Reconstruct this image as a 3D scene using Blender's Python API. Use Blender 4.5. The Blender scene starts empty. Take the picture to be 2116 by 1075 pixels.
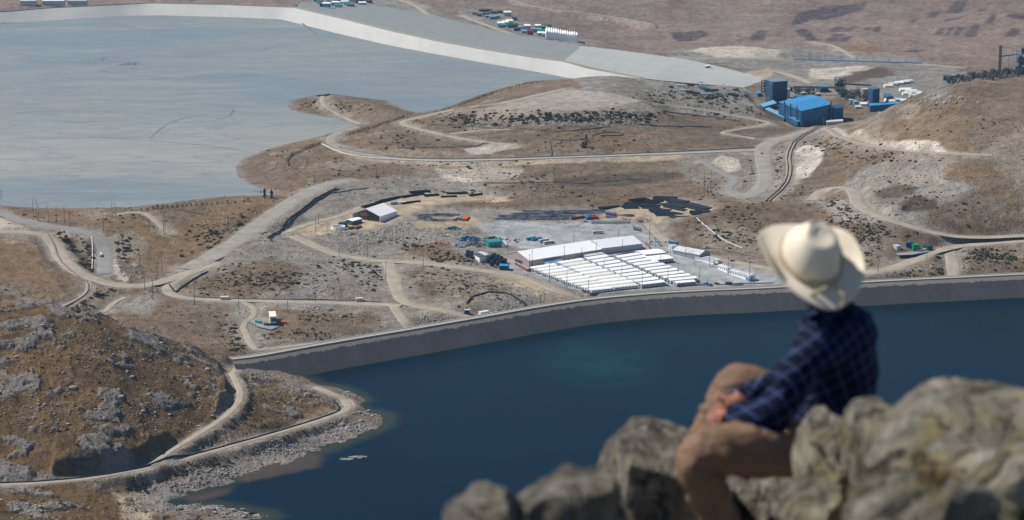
import bpy, bmesh, math, random
import numpy as np
from mathutils import Vector, Matrix
random.seed(7); rng = np.random.default_rng(7)
R = math.radians
S = bpy.context.scene
COL = S.collection

# ------------------------------------------------------------------ camera
FOV = 24.0; PITCH = 12.5; CAMZ = 542.0
FPX = 1058.0 / math.tan(R(FOV / 2))
cam_d = bpy.data.cameras.new('camera'); cam = bpy.data.objects.new('camera', cam_d)
COL.objects.link(cam); S.camera = cam
cam.location = (0, 0, CAMZ); cam.rotation_euler = (R(90 - PITCH), 0, 0)
cam_d.sensor_width = 36; cam_d.angle = R(FOV); cam_d.clip_start = 0.1; cam_d.clip_end = 60000
cam_d.dof.use_dof = True; cam_d.dof.focus_distance = 2350; cam_d.dof.aperture_fstop = 4.0
# ------------------------------------------------------------------ sky, sun, exposure
SUN_EL = R(50); SUN_DIR = Vector((-0.96, 0.28, 0)).normalized()     # horizontal direction towards the sun
w = bpy.data.worlds.new('World'); S.world = w; w.use_nodes = True
nt = w.node_tree; bg = nt.nodes['Background']; sky = nt.nodes.new('ShaderNodeTexSky')
sky.sky_type = 'NISHITA'; sky.sun_disc = False; sky.sun_elevation = SUN_EL
sky.sun_rotation = math.atan2(SUN_DIR.x, SUN_DIR.y); sky.altitude = 4000
nt.links.new(sky.outputs[0], bg.inputs[0]); bg.inputs[1].default_value = 0.07
sd_ = bpy.data.lights.new('sun', 'SUN'); sun = bpy.data.objects.new('sun', sd_); COL.objects.link(sun)
sd_.energy = 3.6; sd_.angle = R(0.5); sd_.color = (1.0, 0.955, 0.88)
sv = Vector((SUN_DIR.x * math.cos(SUN_EL), SUN_DIR.y * math.cos(SUN_EL), math.sin(SUN_EL)))
sun.rotation_euler = sv.to_track_quat('Z', 'Y').to_euler(); sun.location = (0, 0, 1500)
S.view_settings.view_transform = 'Standard'; S.view_settings.look = 'None'
S.view_settings.gamma = 1; S.view_settings.exposure = 0.53
S.cycles.volume_bounces = 0 if hasattr(S, 'cycles') else 0

# ------------------------------------------------------------------ pixel <-> world
cp, sp = math.cos(R(PITCH)), math.sin(R(PITCH))
def ray(px, py):
    a = (np.asarray(px, float) - 1058) / FPX; b = -(np.asarray(py, float) - 537.5) / FPX
    return a, cp + b * sp, -sp + b * cp
def at_z(px, py, z):                       # where the sight line of a photo pixel meets height z
    dx, dy, dz = ray(px, py); t = (z - CAMZ) / dz
    return dx * t, dy * t
def at_d(px, py, Y):                       # ... at forward distance Y
    dx, dy, dz = ray(px, py); t = Y / dy
    return Vector((float(dx * t), float(Y), float(CAMZ + dz * t)))

# ------------------------------------------------------------------ numpy noise
def _hash(ix, iy, s):
    h = (ix.astype(np.int64) * 374761393 + iy.astype(np.int64) * 668265263 + s * 974634777) & 0xffffffff
    h = ((h ^ (h >> 13)) * 1274126177) & 0xffffffff
    return ((h ^ (h >> 16)) & 0xffff).astype(np.float32) / 65535.0
def vnoise(x, y, s=0):
    ix = np.floor(x); iy = np.floor(y); fx = (x - ix).astype(np.float32); fy = (y - iy).astype(np.float32)
    fx = fx * fx * fx * (fx * (fx * 6 - 15) + 10); fy = fy * fy * fy * (fy * (fy * 6 - 15) + 10)
    a = _hash(ix, iy, s); b = _hash(ix + 1, iy, s); c = _hash(ix, iy + 1, s); d = _hash(ix + 1, iy + 1, s)
    return (a + (b - a) * fx + (c - a) * fy + (a - b - c + d) * fx * fy) * 2 - 1
def fbm(x, y, wl, oct=4, s=0, gain=0.5):
    o = 0; A = 1; n = 0
    for k in range(oct):
        o = o + A * vnoise(x / wl * 0.8 + y / wl * 0.6 + 17.3 * k, -x / wl * 0.6 + y / wl * 0.8 + 5.1 * k, s + k); n += A; A *= gain; wl = wl / 2.03
    return o / n
def ridged(x, y, wl, oct=4, s=0):
    o = 0; A = 1; n = 0
    for k in range(oct):
        o = o + A * (1 - np.abs(vnoise(x / wl * 0.9 + y / wl * 0.43 + 7 * k, -x / wl * 0.43 + y / wl * 0.9, s + k))); n += A; A *= .5; wl = wl / 2.1
    return o / n
def sstep(a, b, x):
    t = np.clip((x - a) / (b - a), 0, 1); return t * t * (3 - 2 * t)

# ------------------------------------------------------------------ terrain control points (photo pixel, height)
TAIL_Z = 40.0; CREST_Z = 16.0; TD_Z = 56.0
TD_CREST = [(-160, 33), (0, 25), (100, 17), (305, 7), (450, 10), (605, 16), (700, 38), (800, 63), (900, 85), (1000, 103), (1100, 119), (1165, 128), (1270, 152), (1330, 163)]
TD_TOE = [(-160, 60), (0, 50), (100, 43), (255, 33), (330, 32), (450, 35), (580, 40), (700, 70), (800, 93), (900, 112), (1000, 130), (1100, 147), (1195, 165), (1260, 178), (1345, 196)]
TD_TOP = [(605, 16), (700, 38), (800, 63), (900, 85), (1000, 103), (1100, 119), (1165, 128), (1210, 139), (1270, 152), (1330, 163), (1400, 170), (1540, 182)]
TD_TOPZ = [56] * 10 + [52, 44]
TD_OUT = [(620, 5), (760, 9), (880, 30), (960, 48), (1050, 70), (1140, 86), (1200, 96), (1270, 104), (1340, 113), (1420, 124), (1500, 141), (1585, 164)]
TD_OUTZ = [40, 26, 20, 18, 15, 15, 15, 16, 19, 22, 26, 34]
RD_CREST = [(478, 744), (530, 738), (600, 725), (700, 707), (850, 682), (1000, 656), (1110, 636), (1230, 618), (1400, 604), (1590, 597), (1790, 584), (1980, 575), (2116, 568), (2300, 562)]
CP = []
for x_ in (-200, 200, 600, 900, 1200, 1500, 1800, 2100, 2350): CP.append((x_, 0, [15, 15, 8, 5, 0, -8, -5, 5, 15][(-200, 200, 600, 900, 1200, 1500, 1800, 2100, 2350).index(x_)]))
for x_ in (-200, 400, 1000, 1600, 2300): CP.append((x_, -60, 25))
CP += [(1100, 55, 2), (1500, 60, -6), (1900, 60, 6), (2300, 60, 15), (960, 40, 8), (1350, 100, 8), (1700, 110, 8), (2000, 130, 15), (2300, 140, 20), (1300, 85, 4), (1500, 100, 22), (1600, 120, 22), (1560, 105, 24), (1480, 130, 22), (1700, 140, 14), (1800, 160, 26), (1780, 140, 30), (1730, 160, 30), (1850, 120, 10)]
CP += [(p[0], p[1], z) for p, z in zip(TD_OUT, TD_OUTZ)]
CP += [(p[0], p[1], TD_Z - 2) for p in TD_CREST]
CP += [(p[0], p[1], TAIL_Z - 3) for p in TD_TOE[::2]]
# near left hill, its shore and roads
CP += [(0, 1000, 18), (150, 990, 16), (300, 964, 14), (450, 927, 12), (560, 897, 11), (680, 864, 9), (725, 842, 9), (680, 811, 9), (0, 1075, 20), (-200, 1075, 30), (150, 1040, 14), (250, 1050, 5), (-200, 1250, 30), (300, 1200, 6), (450, 1062, 3), (420, 885, 20), (490, 830, 28), (505, 800, 28), (480, 765, 20), (600, 815, 14), (540, 785, 15), (0, 850, 45), (0, 750, 69), (0, 632, 94), (-200, 630, 100), (-200, 850, 55), (200, 930, 28), (200, 900, 35), (200, 800, 56), (150, 645, 90), (350, 850, 32), (350, 760, 50), (420, 760, 36), (240, 665, 80), (300, 690, 65), (400, 715, 40), (470, 738, 21), (300, 900, 27), (100, 930, 30)]
# flats west of the camp, haul roads, ridge along the pond
CP += [(50, 622, 32), (100, 600, 30), (60, 500, 45), (100, 560, 38), (150, 590, 29), (0, 480, 47), (-200, 480, 50), (-200, 425, 52), (0, 432, 50), (100, 470, 46), (200, 490, 42), (215, 550, 34), (290, 590, 27), (350, 590, 24), (150, 440, 45), (300, 432, 47), (290, 445, 50), (420, 412, 45), (500, 407, 44), (560, 403, 43), (340, 470, 41), (420, 500, 32), (300, 520, 31), (330, 560, 25), (380, 570, 25), (170, 530, 26), (390, 552, 27), (480, 500, 35), (560, 440, 43), (640, 395, 47), (710, 375, 47), (600, 480, 33), (500, 560, 26), (560, 560, 30), (650, 440, 38), (700, 520, 26), (560, 600, 24), (450, 620, 20), (600, 650, 18), (500, 640, 18), (700, 620, 18), (400, 650, 16), (300, 640, 18), (440, 690, 12), (560, 700, 14), (700, 680, 15), (260, 620, 20), (230, 640, 17), (800, 660, 16), (900, 640, 18), (820, 560, 22), (900, 600, 22), (800, 540, 23), (1000, 590, 20), (950, 520, 28), (940, 540, 26), (880, 505, 30), (700, 570, 26), (780, 470, 32), (780, 440, 35), (900, 410, 38), (1000, 410, 38), (1050, 380, 44), (850, 380, 41), (750, 360, 44), (920, 365, 40)]
# lobes and the brown slopes behind
CP += [(600, 370, 46), (560, 330, 45), (650, 300, 47), (620, 350, 47), (750, 290, 50), (850, 270, 54), (800, 320, 47), (1000, 320, 48), (1200, 318, 49), (1400, 310, 47), (1500, 300, 47), (1000, 345, 44), (1200, 345, 42), (1300, 360, 39), (1150, 370, 39), (1400, 350, 40), (1000, 280, 58), (1200, 290, 56), (1400, 270, 55), (900, 245, 58), (1550, 250, 48), (1100, 256, 65), (1000, 254, 64), (1250, 255, 64), (1400, 240, 58), (820, 247, 52), (680, 203, 54), (640, 210, 49), (780, 228, 52), (720, 240, 45), (870, 238, 46), (1120, 390, 46), (1250, 395, 40), (1200, 425, 36), (1500, 330, 46), (1450, 360, 38)]
CP += [(1020, 216, 78), (1180, 187, 78), (1340, 212, 78), (1180, 230, 78), (1090, 202, 78), (1260, 196, 78), (1100, 227, 78), (1270, 226, 78), (1190, 166, 82), (1270, 157, 84), (1400, 170, 74), (1500, 180, 60), (1560, 192, 48), (1450, 195, 64), (1500, 215, 58)]
# blue plant pad and hills on the right
CP += [(1620, 215, 44), (1700, 240, 44), (1750, 252, 45), (1600, 182, 42), (1750, 200, 40), (1850, 190, 38), (1660, 262, 46), (1590, 300, 45), (1570, 350, 42), (1600, 390, 40), (1640, 300, 48), (1640, 380, 42), (1690, 320, 54), (1500, 340, 42), (1530, 392, 38), (1450, 400, 40), (1500, 420, 38), (1400, 430, 34)]
CP += [(1450, 432, 40), (1450, 470, 31), (1500, 520, 21), (1560, 430, 42), (1580, 520, 22), (1730, 430, 42), (1700, 390, 44), (1760, 400, 48), (1850, 440, 50), (1900, 400, 62), (1850, 350, 70), (1800, 310, 66), (1750, 285, 56), (1980, 490, 32), (2116, 480, 35), (2300, 480, 40), (2000, 400, 66), (2100, 430, 55), (2000, 320, 92), (2000, 250, 112), (2000, 168, 130), (2116, 175, 128), (2300, 190, 130), (1900, 195, 112), (1850, 215, 98), (1800, 240, 84), (1740, 270, 58), (1900, 300, 88), (1900, 250, 98), (2116, 330, 90), (2116, 250, 112), (2300, 330, 95)]
CP += [(1850, 520, 24), (1750, 500, 30), (1700, 460, 38), (1950, 560, 17), (2100, 550, 17), (1830, 562, 18), (2000, 505, 27), (1700, 520, 26), (1100, 560, 20), (1200, 600, 18), (1400, 560, 19.5), (1250, 520, 21), (1500, 540, 20), (1600, 580, 18), (1100, 500, 24), (1300, 470, 26), (1050, 470, 28), (1250, 445, 31), (1380, 422, 34), (1200, 400, 40), (2000, 150, 36), (2090, 150, 36)]
for p in RD_CREST: CP.append((p[0], p[1] - 3, CREST_Z))
_a = np.array(CP, float); _x, _y = at_z(_a[:, 0], _a[:, 1], _a[:, 2])
PTS = np.stack([_x, _y, _a[:, 2]], 1)
HID = []                                   # hidden ground behind the ridges: (pixel column, distance, z)
for px_, D, z in [(-150, 1985, 50), (0, 1975, 46), (100, 1970, 44), (200, 1970, 40), (300, 1990, 27), (2000, 3100, 70), (2116, 3150, 60), (1900, 3100, 52), (1820, 3080, 44), (2300, 3150, 70), (-300, 6500, 60), (600, 6500, 60), (1400, 6500, 60), (2300, 6500, 80), (0, 9000, 200), (1000, 9000, 200), (2200, 9000, 220), (680, 3230, 38), (1270, 3290, 62)]:
    HID.append(((px_ - 1058) / FPX * D / cp, D, z))
HID += [(-2500, 2500, 60), (2500, 2500, 90), (-2500, 4500, 60), (2800, 4500, 60), (-1500, 1500, 60), (0, 1200, -40), (500, 1300, -40), (1200, 1500, -20)]
PTS = np.vstack([PTS, np.array(HID, float)])
def _ker(r2): return np.sqrt(r2 + 25.0 ** 2)
_n = len(PTS); _d2 = ((PTS[:, None, :2] - PTS[None, :, :2]) ** 2).sum(2)
_A = np.zeros((_n + 1, _n + 1)); _A[:_n, :_n] = _ker(_d2) - np.eye(_n) * 6.0; _A[_n, :_n] = 1; _A[:_n, _n] = 1
_w = np.linalg.solve(_A, np.append(PTS[:, 2], 0))
def rbf(x, y):
    x = np.asarray(x, np.float32).ravel(); y = np.asarray(y, np.float32).ravel(); o = np.empty(len(x), np.float32)
    P = PTS.astype(np.float32); W = _w.astype(np.float32)
    for i in range(0, len(x), 20000):
        j = slice(i, i + 20000)
        o[j] = np.sqrt((x[j, None] - P[:, 0]) ** 2 + (y[j, None] - P[:, 1]) ** 2 + 625.0) @ W[:_n] + W[_n]
    return o

# ------------------------------------------------------------------ polygons
def inside(x, y, poly):
    c = np.zeros(len(x), bool); n = len(poly)
    for i in range(n):
        x1, y1 = poly[i]; x2, y2 = poly[(i + 1) % n]
        if y1 == y2: continue
        c ^= ((y1 > y) != (y2 > y)) & (x < (x2 - x1) * (y - y1) / (y2 - y1) + x1)
    return c
def seg_dist(x, y, line, closed=False):
    """distance to a polyline, and the parameter (index + fraction) of the nearest point"""
    best = np.full(len(x), 1e9, np.float32); par = np.zeros(len(x), np.float32)
    n = len(line)
    for i in range(n if closed else n - 1):
        x1, y1 = line[i]; x2, y2 = line[(i + 1) % n]
        dx, dy = x2 - x1, y2 - y1; L = dx * dx + dy * dy + 1e-9
        t = np.clip(((x - x1) * dx + (y - y1) * dy) / L, 0, 1)
        d = np.hypot(x - x1 - t * dx, y - y1 - t * dy); m = d < best
        best[m] = d[m]; par[m] = i + t[m]
    return best, par
def sdf(x, y, poly, band=120.0):
    """signed distance, positive inside; only exact within the band"""
    P = np.array(poly); lo = P.min(0) - band; hi = P.max(0) + band
    o = np.full(len(x), -band, np.float32)
    m = (x > lo[0]) & (x < hi[0]) & (y > lo[1]) & (y < hi[1])
    if not m.any(): return o
    xs, ys = x[m], y[m]; d, _ = seg_dist(xs, ys, poly, True)
    o[m] = np.where(inside(xs, ys, poly), d, -d)
    return o
def wz(pts, z):                             # pixel polygon on a level plane
    a = np.array(pts, float); x, y = at_z(a[:, 0], a[:, 1], z); return list(zip(x, y))
def chaikin(pts, n=2):
    for _ in range(n):
        o = [pts[0]]
        for a, b in zip(pts[:-1], pts[1:]):
            o.append(tuple(np.array(a) * .75 + np.array(b) * .25)); o.append(tuple(np.array(a) * .25 + np.array(b) * .75))
        o.append(pts[-1]); pts = o
    return pts
SHORE = [(600, 770), (622, 778), (655, 795), (700, 802), (735, 812), (757, 828), (742, 838), (760, 846), (800, 855), (805, 866), (790, 880), (740, 905), (690, 920), (655, 935), (600, 955), (540, 975), (470, 1000), (400, 1020), (352, 1030), (335, 1042), (380, 1048), (440, 1042), (500, 1050), (560, 1060), (572, 1068), (520, 1080), (470, 1110), (500, 1200), (560, 1330)]
WATER = wz(SHORE, 0) + [(-300, 1150), (900, 1150), (1400, 1900)] + wz(RD_CREST[::-1], CREST_Z)
TSHORE = [(1260, 178), (1195, 165), (1180, 177), (1090, 193), (1000, 209), (950, 217), (905, 229), (870, 236), (845, 228), (800, 208), (740, 201), (700, 196), (680, 194), (640, 199), (600, 209), (593, 218), (602, 229), (640, 236), (700, 247), (738, 259), (712, 266), (690, 275), (640, 287), (590, 298), (540, 312), (500, 330), (487, 345), (492, 365), (515, 380), (550, 396), (566, 403), (540, 404), (500, 404), (440, 408), (395, 413), (330, 421), (260, 430), (170, 430), (100, 430), (40, 428), (0, 425), (-260, 420)]
TPOLY = wz(TSHORE, TAIL_Z) + wz([(-500, 60)] , TAIL_Z) + wz(TD_TOE[:-1], TAIL_Z)
def base_h(x, y):
    x = np.asarray(x, float).ravel(); y = np.asarray(y, float).ravel()
    z = rbf(x, y)
    # pond and reservoir basins
    s = sdf(x, y, TPOLY, 60)
    z = np.where(s > -60, np.where(s > 0, np.minimum(z, TAIL_Z - np.clip(s * .25, 0, 4)), TAIL_Z + (-s) * .05 + np.maximum(z - TAIL_Z, 0) * sstep(0, 60, -s)), z)
    s2 = sdf(x, y, WATER, 45)
    near = s2 > -45
    up = np.maximum(z, 1.0)
    z = np.where(s2 > 0, -np.clip(s2 * .4, 0, 14), np.where(near & (y > 1000), up * sstep(0, 45, -s2) + (-s2) * .16 * (1 - sstep(0, 45, -s2)), z))
    # the mountain the photographer stands on
    r = np.hypot(x * .6, y - 0)
    mt = np.where(r < 9, CAMZ - 2.2 - 0.12 * r, CAMZ - 3.28 - (r - 9) * 0.62)
    z = np.maximum(z, np.where(y < 1100, mt, -1e3))
    far = sstep(1500, 4000, np.abs(x) - np.maximum(y, 0) * 0.25)
    return z * (1 - far) + (70 + 60 * fbm(x, y, 1500, 3, 5)) * far
def hit(px, py, lift=0.0, fn=None):
    px = np.atleast_1d(np.asarray(px, float)); py = np.atleast_1d(np.asarray(py, float))
    fn = fn or base_h
    dx, dy, dz = ray(px, py)
    T = np.concatenate([np.arange(1250, 3300, 9.0), np.arange(3300, 7000, 22.0)])
    X = dx[:, None] * T; Y = dy[:, None] * T; Z = CAMZ + dz[:, None] * T
    g = fn(X.ravel(), Y.ravel()).reshape(X.shape) + lift
    below = Z < g; k = np.argmax(below, 1); k = np.where(below.any(1), np.maximum(k, 1), len(T) - 1)
    i = np.arange(len(px)); a = (Z - g)[i, k - 1]; b = (Z - g)[i, k]
    t = T[k - 1] + (T[k] - T[k - 1]) * np.clip(a / np.where(a - b == 0, 1, a - b), 0, 1)
    return dx * t, dy * t
def hp(pts):
    a = np.array(pts, float); x, y = hit(a[:, 0], a[:, 1]); return list(zip(x, y))

# ------------------------------------------------------------------ roads: (name, label colour, width m, pixel polyline)
ROADS = [
 ('haul_road', 'asphalt', 14, [(-160, 400), (-60, 422), (0, 436), (30, 452), (90, 465), (150, 473), (190, 482), (212, 500), (220, 530), (215, 566)]),
 ('haul_road', 'haul', 21, [(385, 556), (440, 530), (500, 490), (560, 445), (620, 405), (670, 383), (715, 373)]),
 ('dirt_road', 'dirt', 15, [(-100, 478), (0, 478), (60, 480), (98, 487), (118, 512), (130, 540), (165, 565), (210, 583), (260, 592), (320, 588), (370, 570), (410, 556), (450, 542)]),
 ('dirt_road', 'dirt', 10, [(400, 562), (350, 585), (343, 602), (370, 614), (420, 619), (500, 621), (600, 623), (700, 626), (800, 629), (830, 631)]),
 ('dirt_road', 'dirt', 13, [(590, 478), (615, 490), (660, 512), (700, 527), (750, 535), (800, 540), (860, 541), (920, 548), (1000, 559), (1060, 567), (1110, 583), (1160, 603), (1205, 619)]),
 ('dirt_road', 'dirt', 9, [(592, 480), (610, 472), (640, 462), (700, 447), (750, 428)]),
 ('dirt_road', 'dirt', 12, [(802, 541), (812, 570), (820, 600), (832, 625), (870, 633), (910, 640), (950, 649), (985, 660)]),
 ('dirt_road', 'dirt', 9, [(812, 628), (826, 652), (842, 675), (850, 683)]),
 ('dirt_road', 'dirt', 6, [(500, 622), (528, 636), (525, 655), (500, 670), (508, 690), (520, 712), (530, 724), (560, 720), (620, 712), (700, 706)]),
 ('shore_road', 'dirt', 6.5, [(-100, 1006), (0, 1001), (100, 996), (200, 986), (300, 968), (400, 942), (500, 915), (600, 886), (680, 862), (712, 850), (722, 838), (708, 822), (680, 810), (650, 800)]),
 ('shore_road', 'dirt', 5.5, [(310, 962), (370, 920), (430, 885), (480, 850), (500, 820), (490, 790), (475, 765), (495, 752)]),
 ('track', 'dirt', 6, [(668, 197), (664, 210), (680, 225), (705, 240), (745, 257)]),
 ('bench_road', 'haul', 12, [(740, 262), (705, 272), (680, 285), (690, 300), (730, 314), (800, 326), (880, 331), (950, 331), (1100, 327), (1250, 322), (1400, 316), (1500, 311), (1565, 308)]),
 ('track', 'dirt', 9, [(1165, 184), (1090, 202), (1030, 213), (960, 222), (890, 238), (826, 251), (845, 262), (900, 275), (960, 288), (1020, 296), (1072, 299)]),
 ('track', 'dirt', 6, [(930, 277), (990, 269), (1052, 267)]),
 ('haul_road', 'haul', 18, [(1705, 262), (1640, 280), (1592, 291), (1572, 310), (1577, 340), (1584, 372), (1562, 400), (1535, 407), (1505, 396)]),
 ('paved_road', 'asphalt', 9, [(1452, 330), (1470, 345), (1500, 360), (1527, 374), (1502, 388), (1515, 402), (1548, 410)]),
 ('bench_road', 'dirt', 8, [(1690, 268), (1645, 290), (1628, 320), (1634, 355), (1622, 388), (1590, 415)]),
 ('dirt_road', 'dirt', 13, [(1675, 414), (1700, 392), (1740, 385), (1765, 394), (1768, 420), (1795, 440), (1850, 458), (1920, 480), (1980, 490), (2050, 490), (2116, 486), (2260, 480)]),
 ('dirt_road', 'dirt', 14, [(1760, 566), (1810, 562), (1860, 550), (1910, 528), (1960, 510), (2040, 502), (2116, 496), (2260, 488)]),
 ('dirt_road', 'dirt', 12, [(1962, 512), (1968, 540), (1970, 571)]),
 ('track', 'dirt', 6, [(1345, 214), (1380, 216), (1450, 226), (1520, 239), (1570, 248), (1600, 256), (1530, 266), (1482, 274), (1530, 281), (1560, 287)]),
 ('bench_road', 'dirt', 9, [(1700, 264), (1740, 286), (1790, 300), (1860, 311), (1950, 317), (2050, 320)]),
 ('camp_road', 'dirt', 11, [(1340, 462), (1365, 490), (1400, 514), (1450, 530), (1500, 538), (1560, 549), (1650, 566)]),
 ('far_track', 'dirt', 9, [(826, 0), (868, 15), (880, 28), (905, 42)]),
 ('far_track', 'dirt', 9, [(955, 32), (1000, 50), (1060, 72), (1110, 80)]),
 ('far_track', 'dirt', 9, [(1676, 86), (1722, 93), (1745, 107), (1768, 120)]),
 ('far_track', 'haul', 12, [(1390, 118), (1500, 120), (1620, 122), (1760, 126), (1900, 132), (2000, 140)]),
 ('far_track', 'dirt', 10, [(1545, 148), (1600, 146), (1640, 157), (1680, 172)]),
 ('far_track', 'dirt', 6, [(1060, 0), (1110, 16), (1200, 26), (1290, 38), (1350, 50)]),
 ('track', 'dirt', 6, [(258, 614), (235, 626), (215, 645)]),
 ('track', 'dirt', 6, [(182, 578), (186, 600), (160, 622), (120, 636)]),
 ('track', 'dirt', 7, [(240, 443), (275, 438), (302, 440), (330, 462), (345, 482)]),
]
RW = []
for nm, kind, wd, pl in ROADS:
    pts = chaikin(hp(chaikin(pl, 1)), 2)
    q = [pts[0]]
    for a in pts[1:]:
        L = math.dist(a, q[-1]); n = max(1, int(L / 9)); p0 = q[-1]
        for k in range(1, n + 1): q.append((p0[0] + (a[0] - p0[0]) * k / n, p0[1] + (a[1] - p0[1]) * k / n))
    q = np.array(q); zz = base_h(q[:, 0], q[:, 1])
    for _ in range(12): zz[1:-1] = (zz[:-2] + 2 * zz[1:-1] + zz[2:]) / 4
    RW.append((nm, kind, wd, q, zz))

# flat pads (no relief noise): camp, lot, yards
FLATS = [hp(p) for p in [
 [(1040, 540), (1180, 500), (1330, 488), (1350, 460), (1450, 520), (1650, 570), (1640, 595), (1240, 615), (1100, 590), (1020, 560)],
 [(980, 465), (1060, 456), (1240, 455), (1340, 466), (1370, 500), (1150, 520), (1060, 520)],
 [(670, 470), (770, 420), (880, 402), (1040, 405), (1020, 420), (880, 430), (830, 455), (750, 480)],
 [(900, 500), (1060, 480), (1070, 520), (940, 520)], [(1230, 455), (1240, 430), (1350, 410), (1480, 432), (1380, 462)], [(860, 450), (1060, 432), (1240, 435), (1240, 456), (1060, 462), (870, 468)],
 [(1570, 190), (1740, 190), (1760, 255), (1680, 272), (1560, 215)], [(1740, 160), (1950, 160), (1900, 225), (1740, 225)],
 [(1040, 214), (1180, 187), (1330, 210), (1180, 227)], [(505, 655), (590, 650), (600, 678), (510, 685)], [(1840, 500), (1930, 500), (1930, 525), (1840, 530)]]]
FPL = []
FLATS[6] = wz([(1560, 182), (1740, 182), (1765, 250), (1700, 266), (1625, 262), (1556, 215)], 44); FLATS[7] = wz([(1740, 160), (1960, 160), (1960, 205), (1900, 222), (1750, 228)], 41)
for f in FLATS:
    P_ = np.array(f); zz_ = base_h(P_[:, 0], P_[:, 1]); c0 = P_.mean(0); A_ = np.c_[P_ - c0, np.ones(len(P_))]; FPL.append((c0, np.linalg.lstsq(A_, zz_, rcond=None)[0]))
FPL[6] = (FPL[6][0], np.array([0, 0, 43.6])); FPL[7] = (FPL[7][0], np.array([0, 0, 40.6]))
CLIFF = hp([(100, 980), (200, 970), (300, 952), (352, 934), (372, 900), (250, 880), (110, 905)])
CUT2 = hp([(430, 888), (492, 838), (508, 812), (498, 775), (450, 790), (440, 840), (400, 880)])
KEEPZ = wz([(-700, 60), (-300, 8), (305, -22), (620, -6), (900, 16), (1210, 70), (1420, 95), (2080, 100), (2300, 150), (2300, 400), (-700, 450)], 30)
NEARHILL = wz([(-400, 1300), (-300, 600), (0, 625), (160, 640), (300, 680), (480, 740), (620, 775), (830, 860), (600, 990), (350, 1040), (600, 1100), (560, 1330)], 25)
FGPOLY = hp([(-300, 700), (0, 633), (150, 646), (300, 692), (470, 740), (600, 790), (560, 860), (300, 950), (150, 985), (-300, 1000)])
def terrain(x, y, info=None):
    x = np.asarray(x, float).ravel(); y = np.asarray(y, float).ravel()
    z = base_h(x, y)
    fl = np.zeros(len(x), np.float32)
    for f, (c0, pl_) in zip(FLATS, FPL):
        k_ = sstep(-14, 5, sdf(x, y, f, 25)); z = z * (1 - k_) + ((x - c0[0]) * pl_[0] + (y - c0[1]) * pl_[1] + pl_[2]) * k_; fl = np.maximum(fl, k_)
    basin = np.maximum(sstep(-14, 0, sdf(x, y, TPOLY, 20)), 0)
    nh = sstep(-60, 30, sdf(x, y, NEARHILL, 80)); wat = sstep(-5, 5, sdf(x, y, WATER, 20))
    far = sstep(3100, 4200, y)
    amp = (1 - fl) * (1 - basin) * (1 - wat)
    near = sstep(900, 1200, y)
    n1 = fbm(x, y, 90, 5, 11); n2 = ridged(x, y, 34, 5, 31)
    out = sstep(.08, .26, .75 * fbm(x * .8 + y * .3, y * 1.5 - x * .4, 26, 4, 71) + .5 * fbm(x, y * 1.4, 11, 3, 72) + .25 * fbm(x, y, 90, 2, 73))             # rock outcrops
    z = z + amp * near * (n1 * (2.4 + 1.6 * nh + 3 * far) + (n2 - .6) * (2.2 + 2.6 * nh + 2 * far)) + sstep(3600, 4300, y) * (1 - sstep(-260, -40, sdf(x, y, KEEPZ, 270))) * 18 * (fbm(x, y, 420, 3, 23) + .3 * ridged(x, y, 260, 3, 24) - .2)
    for cl in (CLIFF, CUT2):
        sc_ = sdf(x, y, cl, 60); z = z + (7.5 if cl is CLIFF else 4) * sstep(0, 4, sc_) * (1 - .6 * sstep(10, 45, sc_)) + (sc_ > 0) * sstep(0, 3, sc_) * 1.6 * (ridged(x, y, 8, 3, 13) - .5)
    z = z + amp * near * nh * (out * (.7 + 2.0 * ridged(x, y, 7, 4, 77)) + .5 * fbm(x, y, 5, 3, 78))
    z = z + amp * (1 - nh) * near * .5 * fbm(x, y, 7, 3, 55)
    z = z + (1 - near) * sstep(10, 60, np.hypot(x, y)) * (fbm(x, y, 40, 5, 3) * 5 - 3)
    rd = np.zeros(len(x), np.float32); rd2 = rd.copy()
    for nm, kind, wd, q, zz in RW:
        lo = q.min(0) - wd * 2.5; hi = q.max(0) + wd * 2.5
        m = (x > lo[0]) & (x < hi[0]) & (y > lo[1]) & (y < hi[1])
        if not m.any(): continue
        idx = np.nonzero(m)[0]
        d, par = seg_dist(x[idx], y[idx], [tuple(p) for p in q[::2]] if len(q) > 30 else [tuple(p) for p in q])
        kk = np.clip(par * (2 if len(q) > 30 else 1), 0, len(zz) - 1)
        zc = np.interp(kk, np.arange(len(zz)), zz)
        wgt = 1 - sstep(wd * .5 + 1.5, wd * 1.0 + 7, d)
        s = np.isfinite(zc); z[idx] = z[idx] * (1 - wgt) + (zc - .35) * wgt
        rd2[idx] = np.maximum(rd2[idx], 1 - sstep(wd * .5 + 2, wd * .5 + 15, d)); rd[idx] = np.maximum(rd[idx], 1 - sstep(wd * .5, wd * .5 + 5, d))
    # sink under the two dams
    if info is not None: info.update(fl=fl, nh=nh, out=out, road=rd, road2=rd2, n1=n1, n2=n2, wat=sdf(x, y, WATER, 90), pond=sdf(x, y, TPOLY, 90), far=far)
    return z
DOWN = wz(TD_CREST, TD_Z)
def H1(x, y): return float(terrain(np.array([x]), np.array([y]))[0])

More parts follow.
